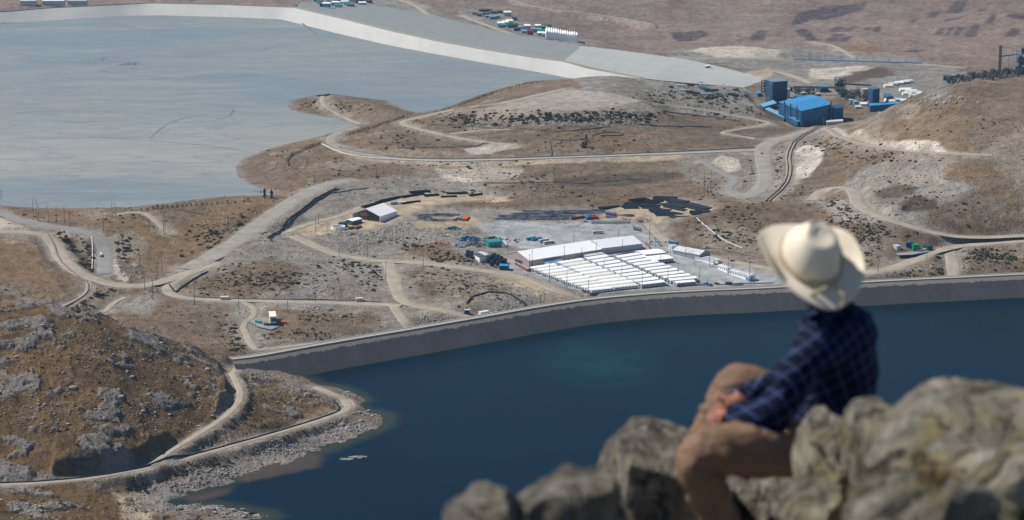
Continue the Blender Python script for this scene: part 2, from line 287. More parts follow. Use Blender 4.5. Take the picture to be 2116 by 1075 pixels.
# ------------------------------------------------------------------ object helpers
def tag(o, label=None, cat=None, group=None, kind=None):
    if label: o['label'] = label
    if cat: o['category'] = cat
    if group: o['group'] = group
    if kind: o['kind'] = kind
    return o
def mesh_obj(name, verts, faces, mat=None, parent=None, smooth=False, mats=None, midx=None):
    me = bpy.data.meshes.new(name); me.from_pydata([tuple(v) for v in verts], [], [tuple(f) for f in faces])
    for m in (mats or ([mat] if mat else [])): me.materials.append(m)
    if midx is not None: me.polygons.foreach_set('material_index', midx)
    if smooth: me.polygons.foreach_set('use_smooth', [True] * len(me.polygons))
    me.update(); o = bpy.data.objects.new(name, me); COL.objects.link(o)
    if parent: o.parent = parent
    return o
def grid_mesh(name, X, Y, Z, mat, smooth=True):
    nr, nc = X.shape; v = np.stack([X, Y, Z], 2).reshape(-1, 3).astype(np.float32)
    i = np.arange(nr * nc).reshape(nr, nc); f = np.stack([i[:-1, :-1], i[:-1, 1:], i[1:, 1:], i[1:, :-1]], 2).reshape(-1, 4).astype(np.int32)
    me = bpy.data.meshes.new(name); me.vertices.add(len(v)); me.vertices.foreach_set('co', v.ravel())
    me.loops.add(f.size); me.loops.foreach_set('vertex_index', f.ravel())
    me.polygons.add(len(f)); me.polygons.foreach_set('loop_start', np.arange(0, f.size, 4, dtype=np.int32)); me.polygons.foreach_set('loop_total', np.full(len(f), 4, np.int32))
    me.polygons.foreach_set('use_smooth', np.full(len(f), smooth)); me.update(calc_edges=True); me.validate()
    if mat: me.materials.append(mat)
    o = bpy.data.objects.new(name, me); COL.objects.link(o); return o

# ------------------------------------------------------------------ materials
def lin(r, g, b):
    f = lambda c: (c / 255 / 12.92) if c / 255 <= .04045 else ((c / 255 + .055) / 1.055) ** 2.4
    return (f(r), f(g), f(b), 1)
class NT:
    def __init__(s, name, rough=.85, spec=.3, metal=0):
        s.m = bpy.data.materials.new(name); s.m.use_nodes = True; s.t = s.m.node_tree; s.b = s.t.nodes['Principled BSDF']
        s.b.inputs['Roughness'].default_value = rough; s.b.inputs['Specular IOR Level'].default_value = spec; s.b.inputs['Metallic'].default_value = metal
    def n(s, typ, **k):
        n = s.t.nodes.new('ShaderNode' + typ)
        for a, v in k.items(): setattr(n, a, v)
        return n
    def l(s, a, b): s.t.links.new(a, b)
    def pos(s, obj=False, scale=None, rot=None):
        p = s.n('TexCoord').outputs['Object'] if obj else s.n('NewGeometry').outputs['Position']
        if scale or rot:
            m = s.n('Mapping'); s.l(p, m.inputs[0])
            if scale: m.inputs['Scale'].default_value = scale
            if rot: m.inputs['Rotation'].default_value = rot
            p = m.outputs[0]
        return p
    def noise(s, vec, scale, detail=4, rough=.55, dist=0):
        n = s.n('TexNoise'); s.l(vec, n.inputs['Vector']); n.inputs['Scale'].default_value = scale; n.inputs['Detail'].default_value = detail
        n.inputs['Roughness'].default_value = rough; n.inputs['Distortion'].default_value = dist; return n.outputs['Fac']
    def ramp(s, fac, stops):
        r = s.n('ValToRGB'); s.l(fac, r.inputs[0]); e = r.color_ramp.elements
        while len(e) < len(stops): e.new(.5)
        for k, (p, c) in enumerate(stops):
            e[k].position = p; e[k].color = c if isinstance(c, tuple) else (c, c, c, 1)
        return r.outputs[0]
    def mix(s, fac, a, b, mode='MIX'):
        n = s.n('Mix', data_type='RGBA', blend_type=mode)
        for sock, v in ((n.inputs[0], fac), (n.inputs[6], a), (n.inputs[7], b)):
            if hasattr(v, 'links'): s.l(v, sock)
            else: sock.default_value = v
        return n.outputs[2]
    def math(s, op, a, b=0.0, c=None):
        n = s.n('Math', operation=op)
        for k, v in enumerate((a, b) if c is None else (a, b, c)):
            if hasattr(v, 'links'): s.l(v, n.inputs[k])
            else: n.inputs[k].default_value = v
        return n.outputs[0]
    def bump(s, h, dist=1.0, strength=.5):
        n = s.n('Bump'); s.l(h, n.inputs['Height']); n.inputs['Distance'].default_value = dist; n.inputs['Strength'].default_value = strength
        s.l(n.outputs[0], s.b.inputs['Normal'])
    def col(s, c):
        if hasattr(c, 'links'): s.l(c, s.b.inputs['Base Color'])
        else: s.b.inputs['Base Color'].default_value = c
        return s
MATS = {}
def paint(name, c, rough=.6, spec=.4, metal=0, var=.12, sc=.6):
    if name in MATS: return MATS[name]
    t = NT(name, rough, spec, metal); p = t.pos(True); n = t.noise(p, sc, 5)
    c = c if len(c) == 4 else lin(*c)
    t.col(t.mix(n, tuple(v * (1 - var) for v in c[:3]) + (1,), tuple(min(1, v * (1 + var)) for v in c[:3]) + (1,)))
    MATS[name] = t.m; return t.m

def ground_material():
    t = NT('ground_soil', .95, .12); p = t.pos()
    a = t.n('Attribute', attribute_name='col').outputs['Color']; g = t.n('Attribute', attribute_name='mask').outputs['Color']
    sm = t.n('Attribute', attribute_name='mask').outputs['Alpha']; sp_ = t.n('SeparateColor'); t.l(g, sp_.inputs[0]); rocky, shrub, gravel = sp_.outputs[0], sp_.outputs[1], sp_.outputs[2]
    big = t.noise(p, .016, 5, .6, .4); mid = t.noise(p, .09, 6, .65); fine = t.noise(p, .55, 5, .7)
    c = t.mix(1, a, t.ramp(big, [(.25, .78), (.75, 1.22)]), 'MULTIPLY')
    c = t.mix(1, c, t.ramp(mid, [(.3, .64), (.72, 1.34)]), 'MULTIPLY')
    c = t.mix(sm, c, t.mix(1, c, t.ramp(fine, [(.3, .5), (.7, 1.5)]), 'MULTIPLY'))
    # stones: pale grey chips
    v = t.n('TexVoronoi', feature='F1'); t.l(p, v.inputs['Vector']); v.inputs['Scale'].default_value = .42; v.inputs['Randomness'].default_value = 1
    chip = t.math('MULTIPLY', t.ramp(v.outputs['Distance'], [(.22, 1.0), (.34, 0.0)]), t.ramp(t.noise(p, .07, 3), [(.45, 0.0), (.6, 1.0)]))
    chip = t.math('MULTIPLY', chip, gravel)
    c = t.mix(chip, c, t.mix(v.outputs['Color'], lin(128, 121, 112), lin(188, 182, 172)))
    # dark low scrub specks
    v2 = t.n('TexVoronoi', feature='F1'); t.l(p, v2.inputs['Vector']); v2.inputs['Scale'].default_value = .2
    sc = t.math('MULTIPLY', t.ramp(v2.outputs['Distance'], [(.2, 1.0), (.36, 0.0)]), t.ramp(t.noise(p, .03, 4), [(.48, 0.0), (.62, 1.0)]))
    c = t.mix(t.math('MULTIPLY', sc, shrub), c, lin(62, 58, 46))
    # rock outcrop colour
    rk = t.mix(t.noise(p, .8, 6, .7, 1.0), lin(100, 95, 92), lin(172, 166, 162))
    c = t.mix(t.math('MULTIPLY', rocky, t.ramp(t.noise(p, .25, 6, .7), [(.36, 0.0), (.5, 1.0)])), c, rk)
    t.col(c)
    h = t.math('ADD', t.math('MULTIPLY', mid, 1.6), t.math('ADD', t.math('MULTIPLY', fine, 1.3), t.math('MULTIPLY', t.noise(p, .2, 6, .7), t.math('MULTIPLY', rocky, 3.0))))
    t.bump(h, 1.6, .9); return t.m

# ------------------------------------------------------------------ ground sheet
rows = np.arange(1215, -84, -1.35)
_, Yf = at_z(1058 + 0 * rows, rows, 22.0)
Yr = np.concatenate([[-30, -10, 0, 3, 6, 8, 10, 12, 15, 20, 30, 45, 70, 100, 150, 200, 300, 400, 500, 600, 700, 800, 900, 1000, 1080, 1150, 1220], Yf[Yf > 1250], Yf[-1] * 1.06 ** np.arange(1, 30)])
cpx = np.concatenate([-np.array([12000, 8000, 5500, 4000, 3000, 2200, 1600, 1200, 900, 700, 550, 430, 330, 250, 200]), np.arange(-165, 2282, 2.05), np.array([2320, 2380, 2450, 2560, 2700, 2900, 3200, 3700, 4400, 5300, 6500, 8500, 12000])])
U = (cpx - 1058) / FPX / cp
Yg, Ug = np.meshgrid(Yr, U, indexing='ij'); Xg = Ug * (Yg + 0) + Ug * 40 * np.exp(-np.maximum(Yg + 30, 0) / 60) + Ug * 30 * np.exp(-np.maximum(Yg + 30, 0) / 60)
info = {}
Zg = terrain(Xg.ravel(), Yg.ravel(), info).reshape(Xg.shape)
gx, gy = Xg.ravel(), Yg.ravel()
# sink the ground under the tailings dam body
tdp = wz(TD_TOE, TAIL_Z) + wz(TD_CREST[::-1], TD_Z)
s_in = sdf(gx, gy, tdp, 30)
outp = [tuple(np.array(at_z(p[0], p[1], z)).astype(float)) for p, z in zip(TD_TOP, TD_TOPZ)] + [tuple(np.array(at_z(p[0], p[1], z)).astype(float)) for p, z in list(zip(TD_OUT, TD_OUTZ))[::-1]]
s_out = sdf(gx, gy, outp, 30)
Zg = (Zg.ravel() - 4 * sstep(-4, 4, s_in) - 9 * sstep(0, 14, s_out)).reshape(Xg.shape)

# zones: what the ground is made of (albedo), some shade and haze painted in, soft noisy borders
GRASS = np.array(lin(120, 103, 85)[:3]); OCHRE = np.array(lin(134, 111, 83)[:3]); GRAVEL = np.array(lin(144, 137, 128)[:3]); SAND = np.array(lin(182, 165, 141)[:3])
LOT = np.array(lin(166, 168, 168)[:3]); WHITE = np.array(lin(205, 195, 180)[:3]); DARK = np.array(lin(96, 84, 72)[:3]); GREY = np.array(lin(140, 135, 128)[:3]); FARHAZE = np.array(lin(136, 119, 110)[:3])
ZONES = [  # (colour, softness m, gravel, shrub, polygon)
 (GRAVEL, 22, .7, .35, [(392, 568), (470, 520), (560, 462), (640, 405), (720, 372), (800, 360), (900, 362), (960, 372), (1040, 392), (1100, 402), (1160, 412), (1260, 425), (1360, 405), (1480, 412), (1500, 432), (1380, 470), (1420, 520), (1640, 566), (1650, 596), (1230, 618), (850, 682), (500, 740), (470, 700), (490, 640), (400, 610)]),
 (GRASS, 16, .15, .9, [(400, 590), (430, 570), (560, 530), (610, 545), (620, 600), (520, 616), (420, 612)]),
 (GRASS * .9, 12, .15, .9, [(842, 560), (870, 548), (940, 560), (960, 580), (950, 610), (880, 612), (850, 590)]),
 (GRASS, 12, .1, .9, [(900, 430), (980, 405), (1120, 405), (1240, 412), (1230, 425), (1080, 432), (960, 430)]),
 (GRASS, 14, .2, .8, [(560, 640), (640, 648), (760, 645), (780, 665), (700, 695), (560, 705)]),
 (GRASS, 12, .3, .8, [(820, 510), (900, 500), (960, 525), (1020, 550), (920, 545), (850, 530)]),
 (GRASS, 12, .3, .7, [(960, 590), (1040, 585), (1080, 620), (1020, 650), (960, 640)]),
 (GRAVEL * 1.05, 15, .9, .3, [(1000, 600), (1070, 600), (1110, 630), (1060, 650), (1000, 650)]),
 (SAND, 10, .1, 0, [(590, 482), (660, 458), (740, 428), (790, 412), (880, 398), (960, 396), (1050, 404), (1060, 416), (960, 422), (880, 430), (840, 448), (770, 470), (700, 478), (640, 490)]),
 (SAND * .95, 8, .2, 0, [(860, 470), (880, 450), (980, 448), (1000, 465), (960, 478), (900, 480)]),
 (LOT, 6, .1, 0, [(985, 466), (1040, 458), (1150, 460), (1235, 458), (1320, 466), (1345, 482), (1352, 508), (1250, 500), (1130, 522), (1070, 514), (1010, 490)]),
 (LOT * .97, 6, .1, 0, [(1045, 530), (1130, 510), (1340, 495), (1345, 465), (1370, 475), (1400, 510), (1520, 535), (1640, 570), (1630, 590), (1420, 600), (1240, 612), (1100, 580), (1040, 560)]),
 (SAND, 5, .1, 0, [(1060, 560), (1100, 578), (1200, 612), (1130, 622), (1060, 590), (1000, 560)]),
 (SAND * .96, 6, .2, 0, [(1230, 455), (1260, 430), (1350, 412), (1480, 430), (1400, 455), (1340, 462)]),
 (GRASS * .93, 10, .1, .8, [(1380, 466), (1420, 452), (1500, 425), (1600, 430), (1680, 460), (1640, 540), (1560, 540), (1420, 510)]),
 (OCHRE, 40, 0, .3, [(0, 480), (100, 490), (130, 560), (170, 600), (100, 640), (0, 625)]),
 (OCHRE * .95, 40, .1, .3, [(300, 480), (480, 420), (560, 405), (600, 410), (500, 480), (420, 530), (340, 530)]),
 (OCHRE, 30, .1, .2, [(100, 430), (200, 432), (200, 455), (120, 450)]),
 (DARK, 14, .2, .8, [(155, 500), (185, 500), (205, 560), (180, 570), (150, 540)]),
 (WHITE, 6, .1, 0, [(228, 500), (240, 545), (270, 575), (255, 585), (225, 565)]),
 (WHITE, 5, .1, 0, [(-50, 445), (0, 450), (60, 475), (150, 482), (195, 495), (150, 487), (0, 480)]),
 (GRAVEL, 10, .9, .3, [(225, 640), (300, 600), (330, 620), (300, 660)]),
 (GRAVEL * np.array([1.08, 1.0, .9]), 10, .6, .3, [(980, 226), (1040, 215), (1180, 230), (1340, 214), (1350, 228), (1250, 248), (1080, 256), (990, 250)]),
 (np.array(lin(166, 158, 147)[:3]), 5, .1, 0, [(1030, 214), (1090, 198), (1180, 184), (1345, 211), (1270, 226), (1180, 230), (1070, 226)]),
 (GREY, 12, .6, .5, [(1190, 166), (1270, 156), (1400, 168), (1540, 182), (1570, 200), (1560, 245), (1400, 228), (1350, 212), (1200, 186)]),
 (GRAVEL, 9, .7, .5, [(1000, 262), (1100, 262), (1250, 262), (1400, 236), (1420, 225), (1350, 222), (1250, 247), (1100, 258)]),
 (SAND, 8, .4, .2, [(665, 285), (700, 300), (760, 322), (900, 335), (1100, 331), (1400, 320), (1560, 312), (1560, 325), (1400, 330), (1200, 338), (1000, 345), (850, 340), (740, 328), (690, 312)]),
 (WHITE * .9, 8, .5, .2, [(905, 350), (1000, 342), (1080, 350), (1060, 372), (960, 376), (915, 368)]),
 (WHITE * .9, 6, .2, 0, [(960, 308), (1020, 298), (1075, 298), (1070, 306), (1010, 318), (970, 318)]),
 (DARK, 12, .1, .7, [(1060, 372), (1250, 360), (1380, 350), (1420, 360), (1300, 382), (1150, 384)]),
 (GRAVEL * .95, 12, .7, .5, [(1440, 310), (1560, 320), (1610, 300), (1660, 270), (1580, 215), (1700, 262), (1760, 262), (1700, 290), (1620, 415), (1560, 420), (1480, 410), (1440, 380), (1400, 330)]),
 (WHITE, 5, .1, 0, [(1640, 308), (1668, 298), (1702, 304), (1700, 330), (1668, 366), (1640, 372)]),
 (WHITE * .95, 5, .2, 0, [(1470, 335), (1490, 322), (1525, 330), (1530, 350), (1500, 355)]),
 (WHITE, 6, .2, 0, [(1715, 262), (1750, 272), (1800, 286), (1860, 290), (1960, 306), (2010, 316), (1950, 320), (1860, 308), (1790, 298), (1735, 285)]),
 (GREY * 1.05, 12, .6, .3, [(1700, 408), (1760, 372), (1790, 345), (1850, 330), (1940, 324), (1955, 350), (1965, 372), (2010, 390), (1960, 410), (1920, 440), (1895, 470), (1830, 452), (1780, 440), (1740, 402)]),
 (DARK * .9, 8, .1, .8, [(1855, 420), (1890, 405), (1935, 408), (1940, 425), (1920, 438), (1870, 438)]),
 (DARK * 1.1, 8, .3, .6, [(1800, 395), (1850, 380), (1900, 385), (1890, 400), (1820, 412)]),
 (GRAVEL * 1.1, 9, .8, .3, [(1690, 420), (1740, 415), (1790, 440), (1850, 460), (1800, 465), (1720, 455)]),
 (GREY * .97, 25, .4, .4, [(1370, 108), (1480, 96), (1600, 92), (1720, 100), (1900, 120), (2000, 150), (1940, 200), (1780, 200), (1600, 210), (1560, 160), (1480, 130), (1380, 120)]),
 (SAND, 10, .1, 0, [(1540, 150), (1590, 142), (1600, 150), (1580, 162), (1550, 165)]),
 (WHITE * .85, 10, .3, 0, [(1670, 145), (1780, 138), (1810, 150), (1720, 165), (1680, 162)]),
 (WHITE * .8, 10, .3, 0, [(1415, 105), (1480, 97), (1560, 98), (1620, 108), (1600, 120), (1480, 118)]),
 (OCHRE, 14, .1, .3, [(1740, 86), (1800, 90), (1840, 105), (1800, 112), (1750, 100)]),
 (DARK * 1.15, 14, .1, .6, [(1700, 190), (1760, 150), (1820, 140), (1850, 155), (1790, 175)]),
 (GRAVEL * .9, 16, .3, .2, [(940, 25), (1010, 22), (1100, 50), (1130, 75), (1240, 80), (1260, 100), (1160, 92), (1040, 62), (960, 40)]),
 (GREY, 20, .3, .2, [(620, 0), (840, 0), (900, 20), (1010, 60), (900, 40), (700, 15)]),
 (GRAVEL * 1.05, 6, .9, .3, [(345, 1030), (470, 1000), (600, 952), (700, 915), (800, 870), (730, 880), (640, 905), (520, 945), (400, 985)]),
 (SAND * .9, 6, .4, .1, [(240, 1020), (330, 1000), (345, 1040), (310, 1075), (250, 1075)]),
 (DARK * .8, 5, 0, 0, [(130, 965), (200, 940), (290, 940), (345, 945), (300, 962), (170, 985)]),  # cut face above the shore road, its shade put into the colour
]
FIELDS = [[(1636, 40), (1650, 18), (1700, 5), (1790, 2), (1780, 12), (1700, 30)], [(1712, 57), (1725, 42), (1752, 41), (1735, 58)], [(1740, 58), (1758, 41), (1774, 41), (1757, 58)], [(1782, 55), (1800, 42), (1812, 42), (1798, 56)], [(1800, 58), (1808, 48), (1823, 49), (1817, 60)], [(1730, 78), (1748, 62), (1722, 62), (1705, 76)], [(1665, 76), (1700, 76), (1675, 62), (1660, 66)], [(1643, 62), (1660, 52), (1674, 58), (1658, 70)], [(1730, 79), (1745, 68), (1762, 70), (1750, 80)], [(1910, 30), (1925, 17), (1946, 18), (1930, 32)], [(1877, 38), (1888, 28), (1902, 30), (1892, 39)], [(1930, 75), (1942, 62), (1955, 63), (1945, 76)], [(1950, 77), (1960, 64), (1973, 65), (1962, 78)], [(1968, 78), (1980, 65), (1992, 68), (1983, 78)], [(1994, 79), (2010, 58), (2027, 60), (2015, 80)], [(2034, 56), (2050, 39), (2062, 41), (2052, 57)], [(2075, 48), (2110, 34), (2140, 36), (2140, 50)], [(1950, 22), (1975, 2), (2000, 2), (1985, 25)], [(2015, 27), (2025, 16), (2042, 18), (2030, 30)], [(2076, 82), (2090, 70), (2110, 72), (2100, 84)], [(1545, 74), (1570, 63), (1585, 66), (1578, 74)], [(1380, 68), (1450, 62), (1470, 75), (1400, 82)], [(1850, 100), (1890, 97), (1920, 100), (1880, 106)], [(1960, 40), (2000, 35), (1990, 43), (1940, 48)]]
n_ = len(gx); col = np.tile(GRASS, (n_, 1)); mask = np.zeros((n_, 4), np.float32); mask[:, 3] = 1
wob = fbm(gx, gy, 38, 5, 91)
och = sstep(-.1, .45, fbm(gx, gy, 140, 4, 44)); col = col * (1 - .55 * och[:, None]) + OCHRE * .55 * och[:, None]
dk = sstep(.05, .45, fbm(gx, gy, 60, 5, 45)); col = col * (1 - .35 * dk[:, None]) + DARK * .35 * dk[:, None]
mask[:, 3] = 1 - .75 * info['fl']; mask[:, 0] = .25 * info['out']; mask[:, 1] = .45; mask[:, 2] = .25
farw = sstep(3300, 4200, gy)[:, None]; col = col * (1 - farw * .8) + FARHAZE * farw * .8 * (1 + .35 * fbm(gx, gy * .35, 300, 6, 8)[:, None]) * (1 - .38 * sstep(.12, .3, fbm(gx * .6, gy * .25, 210, 4, 19))[:, None] * np.array([1.0, .9, .7]))  # far slopes paler and cooler with distance; part of the haze is painted here
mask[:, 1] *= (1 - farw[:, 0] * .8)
nh = info['nh']; gold = np.array(lin(110, 88, 61)[:3]); col = col * (1 - nh[:, None]) + (gold * (1 + .3 * fbm(gx, gy, 30, 5, 61))[:, None]) * nh[:, None]
for c, soft, gr, sh, poly in ZONES:
    s = sdf(gx, gy, hp(poly), soft * 2 + 12); m = sstep(-soft * .5, soft * .5, s + wob * soft * .9)[:, None]
    m[s <= -(soft * 2 + 12)] = 0
    col = col * (1 - m) + c * m; k = m[:, 0]
    mask[:, 1] = mask[:, 1] * (1 - k) + sh * k; mask[:, 2] = mask[:, 2] * (1 - k) + gr * k; mask[:, 0] *= (1 - k)
for poly in FIELDS:
    m = sstep(-5, 5, sdf(gx, gy, hp(poly), 14) + wob * 2)[:, None]; col = col * (1 - m) + np.array(lin(90, 78, 78)[:3]) * m
# gravel patches break up with grass
pt = sstep(.1, .3, fbm(gx, gy, 55, 5, 140)) * mask[:, 2] * .5 * (1 - info['fl']); col = col * (1 - pt[:, None]) + GRASS * pt[:, None]; mask[:, 1] += pt * .8
mask[:, 0] = np.maximum(mask[:, 0], nh * info['out'] * .95)
# bare shore band
sh = (1 - sstep(8, 34, -info['wat'] + 10 * wob)) * (info['wat'] < 8) * nh; col = col * (1 - sh[:, None]) + np.array(lin(150, 138, 126)[:3]) * sh[:, None]; mask[:, 0] = np.maximum(mask[:, 0], sh * .7); mask[:, 2] = np.maximum(mask[:, 2], sh)
sh = (1 - sstep(0, 14, -info['pond'] + 6 * wob)) * (info['pond'] < 8) ; col = col * (1 - sh[:, None] * .7) + GREY * 1.1 * sh[:, None] * .7
sp2 = (info['road2'] * sstep(-.25, .25, fbm(gx, gy, 30, 4, 202)) * .75)[:, None]; col = col * (1 - sp2) + np.array(lin(158, 147, 134)[:3]) * sp2; mask[:, 2] = np.maximum(mask[:, 2], sp2[:, 0]); scar = (sstep(.22, .36, fbm(gx, gy * .6, 75, 5, 303)) * (1 - info['fl']) * (1 - nh) * (gy < 3500) * .55)[:, None]; col = col * (1 - scar) + np.array(lin(156, 144, 130)[:3]) * scar; mask[:, 2] = np.maximum(mask[:, 2], scar[:, 0] * 1.5)
rd = info['road'][:, None]; col = col * (1 - rd * .85) + GRAVEL * 1.1 * rd * .85; mask[:, 1] *= (1 - info['road']); mask[:, 0] *= (1 - info['road'])
fg = (1 - sstep(900, 1200, gy)); mask[:, 0] = np.maximum(mask[:, 0], fg)
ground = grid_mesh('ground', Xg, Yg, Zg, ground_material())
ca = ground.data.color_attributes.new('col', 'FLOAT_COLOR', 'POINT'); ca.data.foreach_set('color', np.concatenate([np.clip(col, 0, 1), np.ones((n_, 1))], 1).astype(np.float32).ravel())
cb = ground.data.color_attributes.new('mask', 'FLOAT_COLOR', 'POINT'); cb.data.foreach_set('color', np.clip(mask, 0, 1).astype(np.float32).ravel())
tag(ground, kind='structure')

# ------------------------------------------------------------------ water and tailings surface
def poly_sheet(name, poly, z, mat):
    me = bpy.data.meshes.new(name); bm = bmesh.new(); f = bm.faces.new([bm.verts.new((x, y, z)) for x, y in poly])
    if f.normal.z < 0 or True: bm.normal_update()
    if bm.faces[:][0].normal.z < 0: bmesh.ops.reverse_faces(bm, faces=bm.faces[:])
    bmesh.ops.triangulate(bm, faces=bm.faces[:]); bm.to_mesh(me); bm.free(); me.materials.append(mat)
    o = bpy.data.objects.new(name, me); COL.objects.link(o); return o
t = NT('reservoir_water', .2, .5); t.b.inputs['IOR'].default_value = 1.09; p = t.pos()
c = t.mix(t.ramp(t.noise(p, .006, 4), [(.3, 0.0), (.7, 1.0)]), (.0004, .0100, .0190, 1), (.0009, .0135, .0250, 1))
tx, ty = at_z(1240, 748, 0)
mp = t.n('Mapping', vector_type='POINT'); t.l(p, mp.inputs[0]); mp.inputs['Location'].default_value = (-float(tx) / 62, -float(ty) / 105, 0); mp.inputs['Scale'].default_value = (1 / 62, 1 / 105, 0)
vl = t.n('VectorMath', operation='LENGTH'); t.l(mp.outputs[0], vl.inputs[0])
pl = t.math('MULTIPLY', t.ramp(vl.outputs['Value'], [(.05, 1.0), (1, 0.0)]), t.ramp(t.noise(p, .03, 4, .6, .6), [(.3, .2), (.65, 1.0)]))
c = t.mix(t.math('MULTIPLY', pl, .7), c, (.008, .06, .062, 1)); sa = t.n('Attribute', attribute_name='shal').outputs['Color']; ss_ = t.n('SeparateColor'); t.l(sa, ss_.inputs[0])
c = t.mix(t.math('MULTIPLY', ss_.outputs[0], .8), c, t.mix(t.noise(p, .12, 5), (.028, .036, .018, 1), (.05, .055, .035, 1))); c = t.mix(t.math('MULTIPLY', ss_.outputs[1], .75), c, (.085, .058, .042, 1)); t.col(c)
rp = t.noise(t.pos(scale=(.5, .22, 1)), .55, 4, .6); t.bump(rp, .25, .25)
wx, wy = np.meshgrid(np.arange(-420, 900, 4.0), np.arange(1000, 2480, 4.5)); wsd = sdf(wx.ravel(), wy.ravel(), WATER, 60); shal = (1 - sstep(0, 15, wsd + 5 * fbm(wx.ravel(), wy.ravel(), 30, 4, 6)))
RED_SH = wz([(480, 985), (560, 955), (640, 935), (668, 945), (655, 968), (590, 978), (500, 998)], 0); rsh = sstep(-4, 5, sdf(wx.ravel(), wy.ravel(), RED_SH, 20) + 4 * fbm(wx.ravel(), wy.ravel(), 14, 4, 7)); RS2 = wz([(370, 1030), (420, 1020), (480, 1005), (470, 1022), (400, 1040)], 0); rsh = np.maximum(rsh, sstep(-4, 5, sdf(wx.ravel(), wy.ravel(), RS2, 20)))
wo = grid_mesh('reservoir_water', wx, wy, wx * 0, t.m); wa = wo.data.color_attributes.new('shal', 'FLOAT_COLOR', 'POINT'); wa.data.foreach_set('color', np.stack([shal, rsh, shal * 0, shal * 0 + 1], 1).astype(np.float32).ravel())
bmw = bmesh.new(); bmw.from_mesh(wo.data); bmw.verts.ensure_lookup_table(); bmesh.ops.delete(bmw, geom=[v for v in bmw.verts if wsd[v.index] < -9], context='VERTS'); bmw.to_mesh(wo.data); bmw.free(); tag(wo, kind='structure')
t = NT('tailings_mud', .55, .35); p = t.pos(scale=(.55, 1, 1), rot=(0, 0, R(12)))
big = t.noise(p, .0022, 6, .6, 1.2); st = t.noise(t.pos(scale=(.25, 1, 1), rot=(0, 0, R(8))), .02, 8, .65, 1.6)
c = t.mix(t.ramp(big, [(.42, 0.0), (.56, 1.0)]), lin(125, 136, 138), lin(141, 143, 138))
c = t.mix(t.ramp(st, [(.3, .55), (.5, 0.0), (.75, .0)]), c, lin(110, 122, 134))
c = t.mix(t.ramp(st, [(.495, 0.0), (.5, .5), (.505, 0.0)]), c, lin(96, 106, 116))
ys = t.n('SeparateXYZ'); t.l(t.pos(), ys.inputs[0])
yy = t.math('ADD', t.math('MULTIPLY', ys.outputs[1], .001), t.math('MULTIPLY', t.noise(t.pos(scale=(.5, 1, 1)), .003, 4), .35))
c = t.mix(t.math('MULTIPLY', t.math('MULTIPLY', t.ramp(t.math('SUBTRACT', yy, 2.0), [(.82, 0.0), (.87, 1.0)]), t.ramp(t.math('SUBTRACT', yy, 2.0), [(1.0, 1.0), (1.0, 1.0)])), t.ramp(t.math('SUBTRACT', yy, 3.0), [(.10, 1.0), (.42, 0.0)])), c, t.mix(st, lin(146, 144, 136), lin(158, 156, 149)))
wv = t.noise(t.pos(scale=(.35, 1, 1), rot=(0, 0, R(-10))), .012, 9, .7, 2.2); c = t.mix(t.ramp(wv, [(.47, 0.0), (.495, .6), (.505, .6), (.53, 0.0)]), c, lin(112, 124, 132))
wv2 = t.noise(t.pos(scale=(.3, 1, 1), rot=(0, 0, R(15))), .03, 7, .75, 1.0); c = t.mix(1, c, t.ramp(wv2, [(.3, .84), (.7, 1.1)]), 'MULTIPLY')
t.col(c); t.bump(st, .5, .2)
tag(poly_sheet('tailings_pond', TPOLY, TAIL_Z - .05, t.m), kind='structure')
#DAMS
def uv_strip(name, rings, mat, parent=None, smooth=True):
    """rings: list of rows of 3D points (same length); uv in metres along / across"""
    n = len(rings[0]); v = [p for r in rings for p in r]; f = []; uvs = []
    us = [0.0]
    for a, b in zip(rings[0][:-1], rings[0][1:]): us.append(us[-1] + math.dist(a, b))
    vs = [0.0]
    for a, b in zip(rings[:-1], rings[1:]): vs.append(vs[-1] + math.dist(a[n // 2], b[n // 2]))
    for i in range(len(rings) - 1):
        for j in range(n - 1):
            f.append((i * n + j, i * n + j + 1, (i + 1) * n + j + 1, (i + 1) * n + j))
            uvs += [us[j], vs[i], us[j + 1], vs[i], us[j + 1], vs[i + 1], us[j], vs[i + 1]]
    o = mesh_obj(name, v, f, mat, parent, smooth); l = o.data.uv_layers.new(name='UVMap'); l.data.foreach_set('uv', uvs)
    bm = bmesh.new(); bm.from_mesh(o.data); bm.normal_update()
    if sum(q.normal.z for q in bm.faces) < 0: bmesh.ops.reverse_faces(bm, faces=bm.faces[:])
    bm.to_mesh(o.data); bm.free(); return o
def resample(line, step):
    q = [tuple(line[0])]
    for a in line[1:]:
        p0 = q[-1]; n = max(1, round(math.dist(a, p0) / step))
        for k in range(1, n + 1): q.append(tuple(p0[i] + (a[i] - p0[i]) * k / n for i in range(len(a))))
    return q
def offset(line, d):
    o = []
    for i, p in enumerate(line):
        a = line[max(0, i - 1)]; b = line[min(len(line) - 1, i + 1)]
        tx, ty = b[0] - a[0], b[1] - a[1]; L = math.hypot(tx, ty); o.append((p[0] + ty / L * d, p[1] - tx / L * d))
    return o
def sweep(name, line, prof, mat, parent=None, smooth=False):
    return uv_strip(name, [[(x, y, z) for x, y in offset(line, d)] for d, z in prof], mat, parent, smooth)
def empty(name, loc, label, cat, group=None, rz=0.0):
    o = bpy.data.objects.new(name, None); COL.objects.link(o); o.location = loc; o.rotation_euler.z = rz; o.empty_display_size = 1
    return tag(o, label, cat, group)

